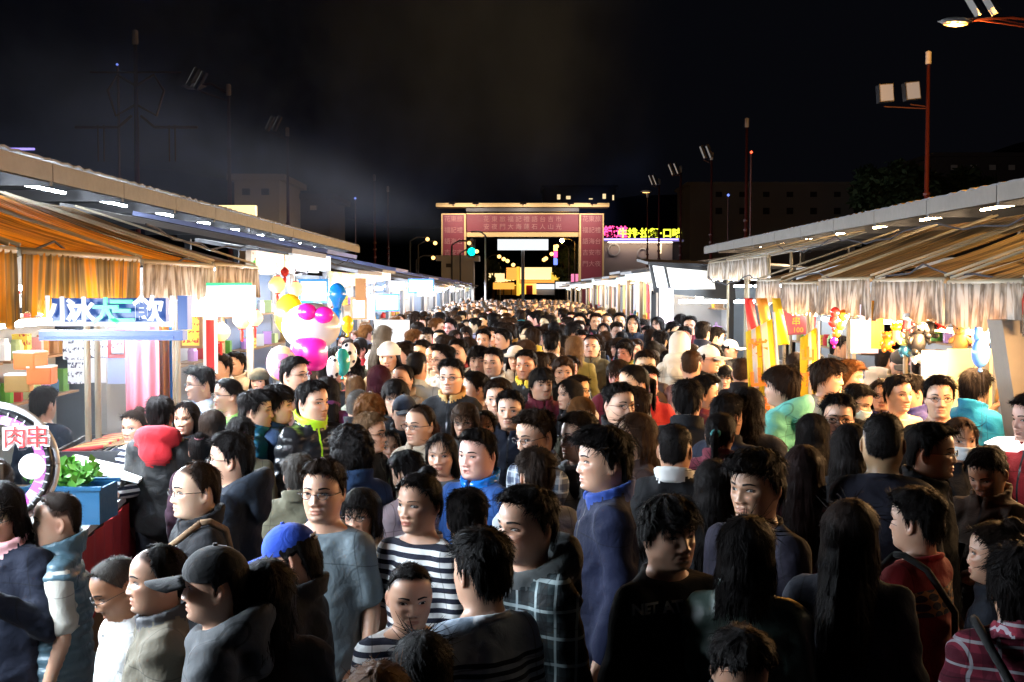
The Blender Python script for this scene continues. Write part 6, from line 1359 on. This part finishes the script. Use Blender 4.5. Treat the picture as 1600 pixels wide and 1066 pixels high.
(560, 604, 58, 150, 'man', 'crop', GY, 'jacket', K, {}, 'person with close cropped grey hair beside the orange brown hair'),
(578, 640, 70, 68, 'man', 'short', LB, 'jacket', K, dict(glasses=1), 'man with light brown hair and glasses, in profile'),
(549, 661, 88, -152, 'man', 'curly', BK, 'jacket', (.02, .05, .12), {}, 'curly haired man in dark denim, from behind'),
(488, 590, 72, 46, 'man', 'short', BK, 'puffer', (.012, .012, .014), dict(mat='nylon', mat2='lime', limezip=1, yaw=18), 'man in shiny black puffer jacket with lime zip and collar'),
(432, 597, 68, 86, 'man', 'bowl', BK, 'jacket', (.01, .03, .08), {}, 'black haired man in navy half hidden by the teal puffer'),
(400, 605, 68, 84, 'man', 'swept', BK, 'puffer', (.015, .15, .26), {}, 'young man in teal puffer jacket, in profile'),
(356, 586, 58, -78, 'woman', 'ponytail', BK, 'tee', (.25, .55, .10), dict(glasses=1), 'person in lime green shirt with glasses'),
(313, 570, 58, -80, 'man', 'spiky', BK, 'shirt', (.55, .62, .70), dict(glasses=1, pose='mouth', held='skewer'), 'man with glasses eating by the grill'),
(332, 635, 62, 178, 'woman', 'long', DB, 'jacket', K, {}, 'woman with straight dark brown hair, from behind, near the red hood'),
(376, 648, 66, 172, 'man', 'short', BK, 'jacket', OL, {}, 'man in olive jacket, from behind'),
(362, 668, 92, -106, 'man', 'short', BK, 'hoodie', (.012, .018, .030), dict(glasses=1, mat2='cloth'), 'man with glasses in dark navy hoodie, turned half away'),
(250, 615, 66, 168, 'man', 'short', BK, 'hoodie', (.022, .022, .022), dict(mat='nylon_black', mat2='hood_red'), 'young man in black jacket with bright red hood'),
(291, 622, 60, -26, 'girl', 'long', BK, 'jacket', K, {}, 'girl with long black hair facing out beside the red hood'),
(210, 636, 60, -38, 'woman', 'bun', DB, 'knit', WH, dict(mat='stripe_sleeve', pose='point', tr=(.35, .01, .10)), 'woman in black and white striped sleeves pointing at the counter'),
(306, 712, 102, -74, 'man', 'receding', DB, 'jacket', K, dict(glasses=1, skin=(.60, .42, .30), acc=(('strap', (.25, .15, .08)),)), 'older man with glasses, black jacket and tan shoulder strap'),
(313, 674, 58, 174, 'woman', 'bun', BK, 'jacket', (.05, .02, .035), dict(acc=(('bun_tie', (.7, .25, .3)),)), 'child with pink scrunchie behind the older man'),
(68, 600, 60, 148, 'man', 'short', BK, 'knit', (.012, .022, .045), dict(mat2='paper'), 'vendor in navy jumper with white collar, behind the prize wheel'),
(246, 566, 46, -80, 'man', 'short', BK, 'jacket', GR_, dict(glasses=1), 'man with glasses under the neon sign'),
(243, 592, 52, -104, 'man', 'short', BK, 'jacket', K, {}, 'dark head right above the red hood'),
(346, 550, 44, -60, 'man', 'short', BK, 'shirt', WH, {}, 'young man by the magenta banner'),
(368, 547, 42, -40, 'man', 'short', BK, 'jacket', BG, {}, 'man in beige next to the young man by the magenta banner'),
(405, 572, 44, -18, 'woman', 'parted_bob', BK, 'jacket', K, dict(hat='beanie', hatcol=(.05, .055, .045)), 'person in dark olive beanie'),
(460, 553, 60, 58, 'man', 'short', BK, 'tee', (.6, .45, .42), dict(glasses=1), 'man with glasses in front of the printed balloon'),
(510, 560, 48, 176, 'man', 'short', BK, 'jacket', K, {}, 'black head under the spotted balloons'),
(511, 584, 58, 178, 'woman', 'long', BK, 'puffer', (.10, .02, .09), {}, 'person with long dark hair and purple puffer, from behind'),
(505, 710, 108, -20, 'man', 'short', DB, 'tee', (.16, .20, .22), dict(glasses=1), 'young man with glasses and plain grey blue T-shirt'),
(565, 757, 88, -24, 'woman', 'bob', BK, 'jacket', BG, dict(glasses=1), 'woman with glasses and black bob beside the grey blue T-shirt'),
(655, 730, 106, -38, 'woman', 'bun', BK, 'tee', NV, dict(mat='stripe_sleeve'), 'woman in navy and white striped top with bare neck'),
(640, 698, 80, -142, 'man', 'short', BK, 'shirt', (.60, .48, .52), dict(pitch=14), 'man in pale pink shirt bending away'),
(730, 757, 102, 176, 'man', 'short', BK, 'knit', (.50, .015, .03), dict(backtext='PHI', mat2='cloth'), 'person in bright red top with lettering'),
(466, 706, 72, 172, 'man', 'short', GY, 'jacket', OL, {}, 'grey haired head behind the young man with grey blue T-shirt'),
(1116, 710, 92, 176, 'woman', 'long', BK, 'jacket', K, {}, 'woman with long black hair before the tall man in dark pullover'),
(1256, 688, 94, 176, 'woman', 'long', (.020, .009, .008), 'jacket', (.10, .012, .02), {}, 'woman with long dark hair and maroon top, from behind'),
(607, 668, 54, 6, 'girl', 'long', BK, 'jacket', (.3, .4, .06), dict(skin=(.35, .2, .13)), 'girl with shaded face and lime collar'),  # shade on the face put into a darker skin colour
(617, 642, 54, 10, 'woman', 'long', BK, 'jacket', K, {}, 'woman with long black hair below the dark cap'),
(822, 543, 52, -18, 'man', 'short', BK, 'jacket', (.02, .02, .02), dict(skin=(.38, .19, .11), mat2='print_yellow'), 'tanned man in black jacket with yellow trim'),
(806, 538, 42, -10, 'woman', 'parted_bob', BK, 'jacket', BG, dict(hat='sunhat', hatcol=(.60, .54, .45)), 'person in cream bucket hat'),
(770, 540, 50, -22, 'man', 'short', BK, 'jacket', WH, {}, 'man with side parting looking to the stalls'),
(748, 537, 50, -6, 'man', 'bowl', BK, 'jacket', GR_, {}, 'man with thick black hair next to the side parting'),
(716, 527, 46, -30, 'man', 'short', BK, 'jacket', (.30, .03, .03), dict(acc=(('backpack', (.6, .62, .66)),)), 'man in red with pale backpack'),
(680, 533, 46, -48, 'man', 'receding', BK, 'jacket', BG, {}, 'man with shaved temples and beige coat'),
(692, 535, 50, -60, 'man', 'short', BK, 'shirt', WH, dict(glasses=1), 'man with glasses in white, in profile'),
(786, 512, 36, -62, 'man', 'short', BK, 'jacket', K, {}, 'man in black with lit cheek'),
(755, 512, 36, -12, 'man', 'short', BK, 'jacket', WH, {}, 'man in pale jacket amid the crowd'),
(924, 520, 40, -6, 'round', 'receding', BK, 'jacket', OL, {}, 'balding man lit orange'),
(898, 522, 42, 176, 'woman', 'bob', LB, 'jacket', (.2, .16, .04), {}, 'person with bleached hair and mustard coat'),
(948, 484, 30, -8, 'man', 'crop', DB, 'jacket', (.12, .085, .06), dict(skin=(.6, .32, .16)), 'man with bald head and brown coat, lit orange'),  # orange light put into skin, from here to the orange lit woman
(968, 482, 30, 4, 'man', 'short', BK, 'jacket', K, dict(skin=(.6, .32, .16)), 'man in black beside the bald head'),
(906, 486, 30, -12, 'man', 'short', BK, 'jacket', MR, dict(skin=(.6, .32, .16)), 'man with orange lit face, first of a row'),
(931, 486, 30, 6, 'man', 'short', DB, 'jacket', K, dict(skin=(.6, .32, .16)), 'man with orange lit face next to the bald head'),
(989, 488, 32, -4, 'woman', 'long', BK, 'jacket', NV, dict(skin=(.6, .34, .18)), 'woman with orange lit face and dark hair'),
(943, 502, 30, -2, 'woman', 'long', BK, 'jacket', K, {}, 'woman with hooded black hair below the bald head'),
(686, 480, 30, 165, 'man', 'short', BK, 'jacket', RD, {}, 'man in bright red jacket, from behind'),
(770, 487, 26, 170, 'man', 'short', BK, 'jacket', RD, {}, 'person in dark red farther down the lane'),
(598, 505, 40, 140, 'woman', 'long', (.10, .08, .06), 'jacket', (.55, .48, .40), {}, 'woman with light hair and cream coat by the pale partition'),
(595, 500, 34, -15, 'man', 'short', BK, 'jacket', (.03, .05, .12), {}, 'man in blue before the pale partition'),
(1078, 488, 34, -6, 'man', 'short', BK, 'jacket', MR, {}, 'person with scarf below the black framed kiosk'),
(1064, 484, 32, 172, 'man', 'short', BK, 'jacket', (.65, .42, .02), {}, 'person in bright yellow jacket below the kiosk'),
(1098, 500, 38, 165, 'man', 'short', BK, 'jacket', NV, {}, 'man in navy, from behind, below the kiosk'),
(1312, 522, 40, 95, 'man', 'short', BK, 'jacket', GR_, {}, 'man in profile under the red balloons'),
(1195, 540, 34, 170, 'woman', 'curly', BK, 'jacket', K, {}, 'dark head between the yellow banners'),
(555, 585, 44, 175, 'woman', 'bob', LB, 'jacket', (.35, .36, .28), {}, 'person with light brown bob and pale coat'),
]
NEAR_SKIP = ()
for nm, colr in (('hood_red', (.60, .02, .03)), ('navy_collar', (.02, .06, .30)), ('nylon_black', (.02, .02, .02))): cloth(nm, colr, .35 if nm == 'nylon_black' else .85, .1)
placed = []   # x, y, top z, px, py, head px
def solve(px, yt, h):
    d = FPX * CAMH / (h / .1424 * .98 + (yt - HOR)); p = at(px, yt, d); s = p.z / 1.735
    if s > 1.08: d *= 1; s = 1.08
    if s < .80:
        s = .80; d = (CAMH - s * 1.735) / max(.004, (yt - HOR) / FPX)
    return d, s
BODYTEXT = []; HELD = []
SHORT = []
for i, (px, yt, h, ang, kind, hair, hc, top, tc, o, lab) in enumerate(HEROES):
    h *= .90; o = dict(o); d, s = solve(px, yt, h); p = at(px, yt + h * .5, d)
    face = ang - math.degrees(math.atan2(p.x, d))   # seen from the lens, not from straight up the lane
    kw = {k: v for k, v in o.items() if k in ('glasses', 'pitch', 'yaw', 'roll', 'pose', 'fat', 'skin', 'hat', 'hatcol', 'acc', 'mouth', 'tr')}
    kw['glasses'] = bool(kw.get('glasses'))
    if 'yaw' in o: face -= o['yaw']
    me = person(p.x, d, face, s, kind, hair, hc, top, tc, mat=MT[o['mat']] if 'mat' in o else None, mat2=MT[o['mat2']] if 'mat2' in o else None, seed=i, label=lab, **kw)
    if 'limezip' in o:
        t_ = [c for c in me.children if c.name.startswith('puffer')][0]; t_.material_slots[2].link = 'OBJECT'; t_.material_slots[2].material = MT['lime']
    if 'under' in o:
        c = link('shirt', top_mesh('tee', 'down', 1.05, 0), me); c.color = (.62, .60, .52, 1)
    if 'held' in o: HELD.append((o['held'], o.get('pose'), me, s, lab))
    for key in ('chest', 'backtext', 'captext'):
        if key in o: BODYTEXT.append((key, o[key], me))
    placed.append((p.x, d, s * 1.735, px, yt, h, True, lab))
def held(kind, pose, me, s, lab):
    e, w_ = ARMS[pose][:2]; e, w_ = Vector((e[0], -e[1], e[2])), Vector((w_[0], -w_[1], w_[2])); q = w_ + (w_ - e).normalized() * .085
    if pose == 'hold': q = Vector((0, q.y - .02, q.z + .03))
    T = Matrix.LocRotScale(me.location, me.rotation_euler, me.scale); p = T @ q
    b = MB(); o = thing({'cup': 'paper_cup', 'smartphone': 'smartphone', 'skewer': 'skewer'}[kind], f"{ {'cup': 'paper cup of food', 'smartphone': 'lit smartphone', 'skewer': 'grilled skewer'}[kind] } in the hand of the {' '.join(lab.split()[:7]).rstrip(',')}", {'cup': 'cup', 'smartphone': 'phone', 'skewer': 'skewer'}[kind], tuple(p), me.rotation_euler.z)
    if kind == 'cup': b.lathe([(.001, -.045), (.028, -.045), (.040, .05), (.042, .052), (.037, .045), (.001, .03)], 18); b.build('cup', MT['paper'], o, True); b = MB(); b.lathe([(.001, .05), (.02, .048), (.036, .035)], 12); b.build('food', MT['pale_green'], o, True)
    elif kind == 'smartphone':
        R = Matrix.Rotation(-.5, 3, 'X'); b.box((0, 0, .03), (.072, .008, .148), R); b.build('body', MT['black_frame'], o); b = MB(); b.box(Vector((0, 0, .03)) + R @ Vector((0, .0046, 0)), (.064, .001, .136), R); b.build('screen', MT['screen'], o)
    else: b.tube([(0, .02, -.10), (0, -.03, .14)], .0025, 6); b.build('stick', MT['wood'], o); b = MB(); b.tube([(0, -.005, .03), (.003, -.015, .06), (0, -.022, .10), (0, -.028, .13)], [.010, .018, .016, .009], 8); b.build('meat', MT['wall_warm'], o, True)
for q in HELD: held(*q)
for key, body, me in BODYTEXT:
    cl = [c for c in me.children if c.name.split('.')[0] in ('pullover', 'jacket', 'shirt')]
    if key != 'captext': bv = BVHTree.FromPolygons([v.co[:] for v in cl[0].data.vertices], [p.vertices[:] for p in cl[0].data.polygons])
    if key == 'chest': text(body, .052, 'paper', me, (0, -.137, 1.352), (math.pi / 2, 0, 0), .001, bold=.002, wrap=(bv, -1))
    elif key == 'backtext': text(body, .02 if len(body) > 4 else .075, 'paper', me, (0, .135, 1.34 if len(body) > 4 else 1.27), (math.pi / 2, 0, math.pi), .001, wrap=(bv, 1))
    else:
        cp = [c for c in me.children if c.name.startswith('cap')][0]; sq = MB()
        for row in (0, 1): sq.tube([((i - 6) * .006 + row * .004, .1105 - .006 * row * 0 - ((i - 6) * .006) ** 2 * 4.5 - (.178 - row * .016 - .16) * .25, .178 - row * .016 + (.005 if i % 2 else -.003)) for i in range(13 - 3 * row)], .0016, 4)
        sq.build('stitching', MT['paper'], cp)

# the rest of the crowd fills the lane; each is placed on the ground where a head can be seen
def headbox(x, y, zt, s):
    v = (Vector((x, y, zt)) - Vector((0, 0, CAMH)))
    f = Vector((0, math.cos(PIT), -math.sin(PIT))); up = Vector((0, math.sin(PIT), math.cos(PIT)))
    k = FPX / v.dot(f); return 800 + v.x * k, 533 - v.dot(up) * k, .245 * s * k
W2, H2 = 800, 533
occ = np.full((H2, W2), 1e9, np.float32)
yy, xx = np.mgrid[0:H2, 0:W2]
def silhouette(px, yt, h):
    cx, ty, r = px / 2, yt / 2, h / 2
    y0, y1 = max(0, int(ty)), min(H2, int(ty + r * 6)); x0, x1 = max(0, int(cx - r * 1.25)), min(W2, int(cx + r * 1.25) + 1)
    if y0 >= y1 or x0 >= x1: return None
    Y, X = yy[y0:y1, x0:x1], xx[y0:y1, x0:x1]
    m = ((X - cx) / (r * .40)) ** 2 + ((Y - ty - r * .5) / (r * .52)) ** 2 < 1
    head = m.copy(); m |= (np.abs(X - cx) < r * .9) & (Y > ty + r * 1.35)
    return (slice(y0, y1), slice(x0, x1)), m, head
def stamp(px, yt, h, d):
    q = silhouette(px, yt, h)
    if q: sl, m, _ = q; occ[sl] = np.where(m, np.minimum(occ[sl], d), occ[sl])
for x, y, zt, px, yt, h, hero, lab in placed: stamp(px, yt, h, y)
heroheads = []
for x, y, zt, px, yt, h, hero, lab in placed:
    q = silhouette(px, yt, h)
    if q: heroheads.append((y, q))
hm = np.full((H2, W2), 0.0, np.float32); bm2 = np.full((H2, W2), 0.0, np.float32)
for x, y, zt, px, yt, h, hero, lab in sorted(placed, key=lambda q: -q[1]):
    q = silhouette(px, yt, h)
    if q: sl, m, head = q; cut = m & (yy[sl] < yt / 2 + h * 1.15); bm2[sl] = np.where(cut, y, bm2[sl])
KEEP = ((1160, 465, 1282, 640, 9.5), (1290, 470, 1560, 555, 9.0), (60, 440, 335, 600, 8.5), (100, 620, 200, 850, 7.0), (420, 430, 560, 590, 10), (0, 600, 100, 780, 5.0))
for d_, (sl, m, head) in heroheads: hm[sl] = np.where(head, np.maximum(hm[sl], d_), hm[sl])
rc = random.Random(20)
cands = []
for _ in range(9000):
    y = 3.6 * (62 / 3.6) ** rc.random() if rc.random() < .5 else rc.uniform(4, 60)
    xl, xr = (-1.85, 2.75) if y < 16 else (-2.3, 2.5)
    x = rc.uniform(xl - (0 if y > 8 else .4), xr); cands.append((y, x))
cands.sort()
grid_ = {}
def near(x, y, r):
    gx, gy = int(x // .6), int(y // .6)
    for a in range(gx - 1, gx + 2):
        for b_ in range(gy - 1, gy + 2):
            for (u, v) in grid_.get((a, b_), ()):
                if (u - x) ** 2 + (v - y) ** 2 < r * r: return True
    return False
for q in placed: grid_.setdefault((int(q[0] // .6), int(q[1] // .6)), []).append((q[0], q[1]))
fill, mass = [], []
for x, y, zt, px, yt, h, hero, lab in placed:
    q = silhouette(px, yt, h)
    if q and (q[2] & (occ[q[0]] >= y - .01)).sum() < .3 * q[2].sum(): print('HID', round((q[2] & (occ[q[0]] >= y - .01)).sum() / max(1, q[2].sum()), 2), px, yt, round(h), round(y, 2), round(zt, 2), lab)
for y, x in cands:
    if near(x, y, .36 if y < 26 else .42): continue
    zt = rc.gauss(1.665, .065); s = zt / 1.735
    px, yt, h = headbox(x, y, zt, s)
    if px < -60 or px > 1660 or yt > 1090: continue
    q = silhouette(px, yt, h)
    if not q: continue
    sl, m, head = q
    if y < 16 and (m & (hm[sl] > y + .05)).sum() > (.10 if y > 7 else .02) * head.sum(): continue       # would hide someone who is in view
    if y < 14 and (m & (bm2[sl] > y + .05)).sum() > (.35 if y > 7 else .08) * head.sum(): continue
    if any(a < px < c and b_ < yt + h * .5 < d_ + h and y < e for a, b_, c, d_, e in KEEP): continue
    vis = (head & (occ[sl] > y)).sum() / max(1, head.sum())
    if y < 30 and vis < .28: continue
    grid_.setdefault((int(x // .6), int(y // .6)), []).append((x, y))
    occ[sl] = np.where(m, np.minimum(occ[sl], y), occ[sl])
    (fill if len(fill) + len(placed) < 298 and vis >= .28 else mass).append((x, y, zt, s, px, yt, h))
print('crowd: heroes', len(placed), 'individuals', len(fill), 'mass', len(mass), 'to', fill[-1][1] if fill else 0)
HN = {'short': 'short', 'bowl': 'thick', 'spiky': 'spiky', 'crop': 'cropped', 'long': 'long', 'bob': 'bobbed', 'ponytail': 'tied back', 'swept': 'swept', 'fringe_long': 'fringed long', 'parted_bob': 'parted', 'curly': 'curly'}
TOPS = [('black jacket', 'jacket', K), ('black jacket', 'jacket', (.02, .02, .02)), ('navy jacket', 'jacket', NV), ('grey jacket', 'jacket', GR_), ('white top', 'knit', WH), ('beige coat', 'jacket', BG), ('maroon jacket', 'jacket', MR), ('red jacket', 'jacket', RD), ('olive jacket', 'jacket', OL), ('blue jacket', 'jacket', BL), ('black hoodie', 'hoodie', K), ('grey hoodie', 'hoodie', GR_), ('pale blue shirt', 'shirt', (.40, .48, .55)), ('mustard jacket', 'jacket', (.40, .25, .03)), ('teal jacket', 'puffer', (.02, .17, .22)), ('white shirt', 'shirt', WH), ('red pullover', 'knit', (.45, .04, .04)), ('checked shirt', 'shirt', (.2, .2, .25)), ('striped pullover', 'knit', (.3, .3, .3)), ('blue pullover', 'knit', (.04, .14, .40))]
SH = [(q[3], q[4], q[7]) for q in placed]
used_labels = set(x[-1] for x in HEROES)
def shortref(lab):
    w = lab.split(); cut = []
    for k in w:
        if k in ('beside', 'behind', 'by', 'next', 'under', 'below', 'above', 'near', 'over', 'from', 'looking', 'at', 'before', 'right', 'just', 'between', 'amid', 'facing', 'first', 'in') and len(cut) >= 4: break
        cut.append(k.strip(','))
        if len(cut) == 6: break
    while cut[-1] in ('with', 'and', 'in', 'of', 'the', 'a', 'his', 'her', 'to', 'black', 'white', 'pale', 'dark', 'thin', 'heavy', 'high', 'long', 'thick', 'orange', 'very', 'brown', 'cream'): cut.pop()
    return ' '.join(cut)
bodies = [('man', 'down', 0, 0), ('man', 'down', 20, 0), ('round', 'down', -18, 4), ('thin', 'down', 0, 8), ('woman', 'down', 0, 0), ('woman', 'down', -15, 6), ('girl', 'down', 12, 4), ('man', 'down', -25, 10), ('woman', 'hold', 0, 12), ('thin', 'phone', 0, 10), ('round', 'mouth', 0, 4), ('girl', 'mouth', -10, 0)]
for i, (x, y, zt, s, px, yt, h) in enumerate(fill):
    r = random.Random(i * 13 + 5); bd = r.choice(bodies if y > 6.5 else bodies[:8]); fem = bd[0] in ('woman', 'girl')
    if fem: s *= .965
    hair = r.choice(['long', 'long', 'bob', 'parted_bob', 'ponytail', 'fringe_long', 'long']) if fem else r.choice(['short', 'short', 'short', 'bowl', 'spiky', 'crop', 'swept'])
    hc = r.choice([BK, BK, BK, DB, DB, MB_, OR if r.random() < .4 else BK]); tn, tk, tc = r.choice(TOPS)
    toward = r.random() < .52
    ang = r.gauss(0, 28) if toward else 180 + r.gauss(0, 30)
    if r.random() < .16: ang = r.choice((-80, 80)) + r.gauss(0, 12)
    fw = 'facing' if abs(ang) < 55 else ('back turned' if abs(ang - 180) < 60 else 'in profile')
    gl = r.random() < .22 and not fem
    who = 'woman' if fem else 'man'
    cname = {BK: 'black', DB: 'dark', MB_: 'brown', OR: 'reddish'}[hc]
    base = f'{who} with {HN[hair]} {cname} hair and {tn}'
    cand = sorted(SH, key=lambda q: (q[0] - px) ** 2 + (q[1] - yt) ** 2)[:7]
    lab = None
    for q in cand:
        rel = 'beyond' if q[1] > yt + 3 else ('before' if q[1] < yt - 3 else 'beside')
        ref = shortref(q[2]); t_ = f'{base}, {rel} {ref}'
        if len(t_.split()) > 16: t_ = f'{who} with {cname} hair and {tn}, {rel} {ref}'
        t_ = ' '.join(t_.split()[:16])
        if t_ not in used_labels: lab = t_; break
    lab = lab or t_; used_labels.add(lab)
    mt_ = MT['plaid_dark' if i % 2 else 'plaid_blue'] if tn == 'checked shirt' else (MT['stripe_sleeve'] if tn == 'striped pullover' else None)
    sk = (.58 + r.uniform(-.1, .06), .36 + r.uniform(-.07, .05), .25 + r.uniform(-.06, .04))
    person(x, y, ang - math.degrees(math.atan2(x, y)), s, bd[0], hair, hc, tk, tuple(c * r.uniform(.7, 1.2) for c in tc), bd[1], bd[2], bd[3], 0, 1.0, sk, gl and y < 16, label=lab, seed=i, mat=mt_, acc=((('strap', (.03, .03, .03)),) if r.random() < .16 else ((('backpack', r.choice([(.03, .03, .035), (.25, .03, .03), (.04, .08, .2), (.35, .33, .3)])),) if r.random() < .14 else ())))
# past the ones that can be told apart: one mass of small figures
def low_person():
    xs, ff, zs = np.linspace(-.32, .32, 13), np.linspace(-.20, .22, 9), np.concatenate([np.linspace(-.05, 1.3, 14), np.linspace(1.345, 1.76, 13)])
    X, Y, Z = np.meshgrid(xs, ff, zs, indexing='ij')
    d = smin(torso_sdf(X, Y, Z, .02, .05), elli(X, Y, Z, (0, .01, 1.60), (.085, .10, .125)), .03)
    for a, e, w_ in arm_pts('down'): d = smin(d, np.minimum(caps(X, Y, Z, a, e, .07, .06), caps(X, Y, Z, e, w_, .055, .045)), .03)
    for q in (1, -1): d = smin(d, caps(X, Y, Z, (q * .08, 0, .85), (q * .1, 0, .0), .09, .06), .03)
    V, Q = surfnet(d, xs, ff, zs); V[:, 1] *= -1; return V, Q[:, ::-1]
LV, LQ = low_person(); AV, AQ, AT = [], [], []; rs = np.random.RandomState(4); n0 = 0
for x, y, zt, s, px, yt, h in mass:
    a = rs.normal(0, .5) + (0 if rs.rand() < .5 else math.pi); V = LV * (zt / 1.73); ca, sa = math.cos(a), math.sin(a)
    hz = LV[:, 2] > 1.47; hairm = (LV[:, 2] > 1.655) | (hz & (LV[:, 1] > .03)) | (hz & (LV[:, 2] > 1.60) & (np.abs(LV[:, 0]) > .07))
    tn, tk, tc = TOPS[rs.randint(len(TOPS))]
    T = np.tile(np.array(tc), (len(LV), 1)); T[LV[:, 2] < .85] = (.02, .02, .03); T[hz] = (.55, .34, .24); T[hairm] = [BK, DB, MB_][rs.randint(3)]
    AV.append(np.stack([V[:, 0] * ca - V[:, 1] * sa + x, V[:, 0] * sa + V[:, 1] * ca + y, V[:, 2]], 1)); AQ.append(LQ + n0); AT.append(T); n0 += len(LV)
if AV:
    t = NT('crowd_mix'); t.P(Base_Color=t.node('VertexColor', layer_name='tint').outputs[0], Roughness=.7); MT['crowd_mix'] = t.m
    me = np_mesh('crowd', np.concatenate(AV), np.concatenate(AQ), (MT['crowd_mix'],), None, np.concatenate(AT)); o = link('crowd', me); tag(o, 'dense crowd of small figures filling the far end of the lane', None, None, 'stuff')
# ---------------------------------------------------------------- smoke from the grills drifting over the roofs
b = MB(); b.box((-5.5, 30, 9.6), (25, 18, 12.4))
t = NT('smoke'); t.n.remove(t.p); vol = t.node('VolumePrincipled'); vol.inputs['Color'].default_value = (.24, .40, 1, 1); vol.inputs['Anisotropy'].default_value = .2
pos = t.node('NewGeometry').outputs['Position'] if False else t.co('Object'); X, Y, Z = t.xyz(pos)
n1 = t.noise(1.0, t.map((.26, .10, .20)), 5, .6)
core = t.math('MULTIPLY', t.math('MULTIPLY', t.node('MapRange', i_Value=t.math('ABSOLUTE', t.math('ADD', X, 6.0)), i_1=9.0, i_2=1.0).outputs[0], t.node('MapRange', i_Value=Z, i_1=15.6, i_2=5.0).outputs[0]), t.node('MapRange', i_Value=t.math('ABSOLUTE', t.math('ADD', Y, -30)), i_1=8.8, i_2=4.0).outputs[0])
den = t.math('MULTIPLY', t.node('MapRange', i_Value=n1, i_1=.43, i_2=.66).outputs[0], core)
t.set(vol.inputs['Density'], t.math('MULTIPLY', t.math('MULTIPLY', den, t.node('MapRange', i_Value=Z, i_1=3.5, i_2=6.5).outputs[0]), .52)); t.t.links.new(vol.outputs[0], t.out.inputs['Volume']); MT['smoke'] = t.m
t.m.cycles.volume_sampling = 'EQUIANGULAR' if hasattr(t.m.cycles, 'volume_sampling') else t.m.cycles.volume_sampling
o = b.build('smoke', t.m); tag(o, 'thin blue grey smoke drifting over the shed roofs', None, None, 'stuff')
b = MB(); b.box((-2.75, 8.2, 1.75), (1.3, 2.4, 1.1)); t = NT('steam'); t.n.remove(t.p); vol = t.node('VolumePrincipled'); vol.inputs['Color'].default_value = (.9, .94, 1, 1)
X, Y, Z = t.xyz(t.co('Object')); n1 = t.noise(1.0, t.map((2.2, 1.6, 1.4)), 4, .6)
fall = t.math('MULTIPLY', t.node('MapRange', i_Value=t.math('ABSOLUTE', t.math('ADD', X, 2.75)), i_1=.62, i_2=.2).outputs[0], t.node('MapRange', i_Value=t.math('ABSOLUTE', t.math('ADD', Y, -8.2)), i_1=1.15, i_2=.4).outputs[0])
t.set(vol.inputs['Density'], t.math('MULTIPLY', t.math('MULTIPLY', t.node('MapRange', i_Value=n1, i_1=.42, i_2=.7).outputs[0], fall), .22)); t.t.links.new(vol.outputs[0], t.out.inputs['Volume'])
tag(b.build('steam', t.m), 'white steam rising from the grill at the skewer counter', None, None, 'stuff')
SC.cycles.volume_step_rate = 3.0; SC.cycles.volume_max_steps = 48
bake_texts()
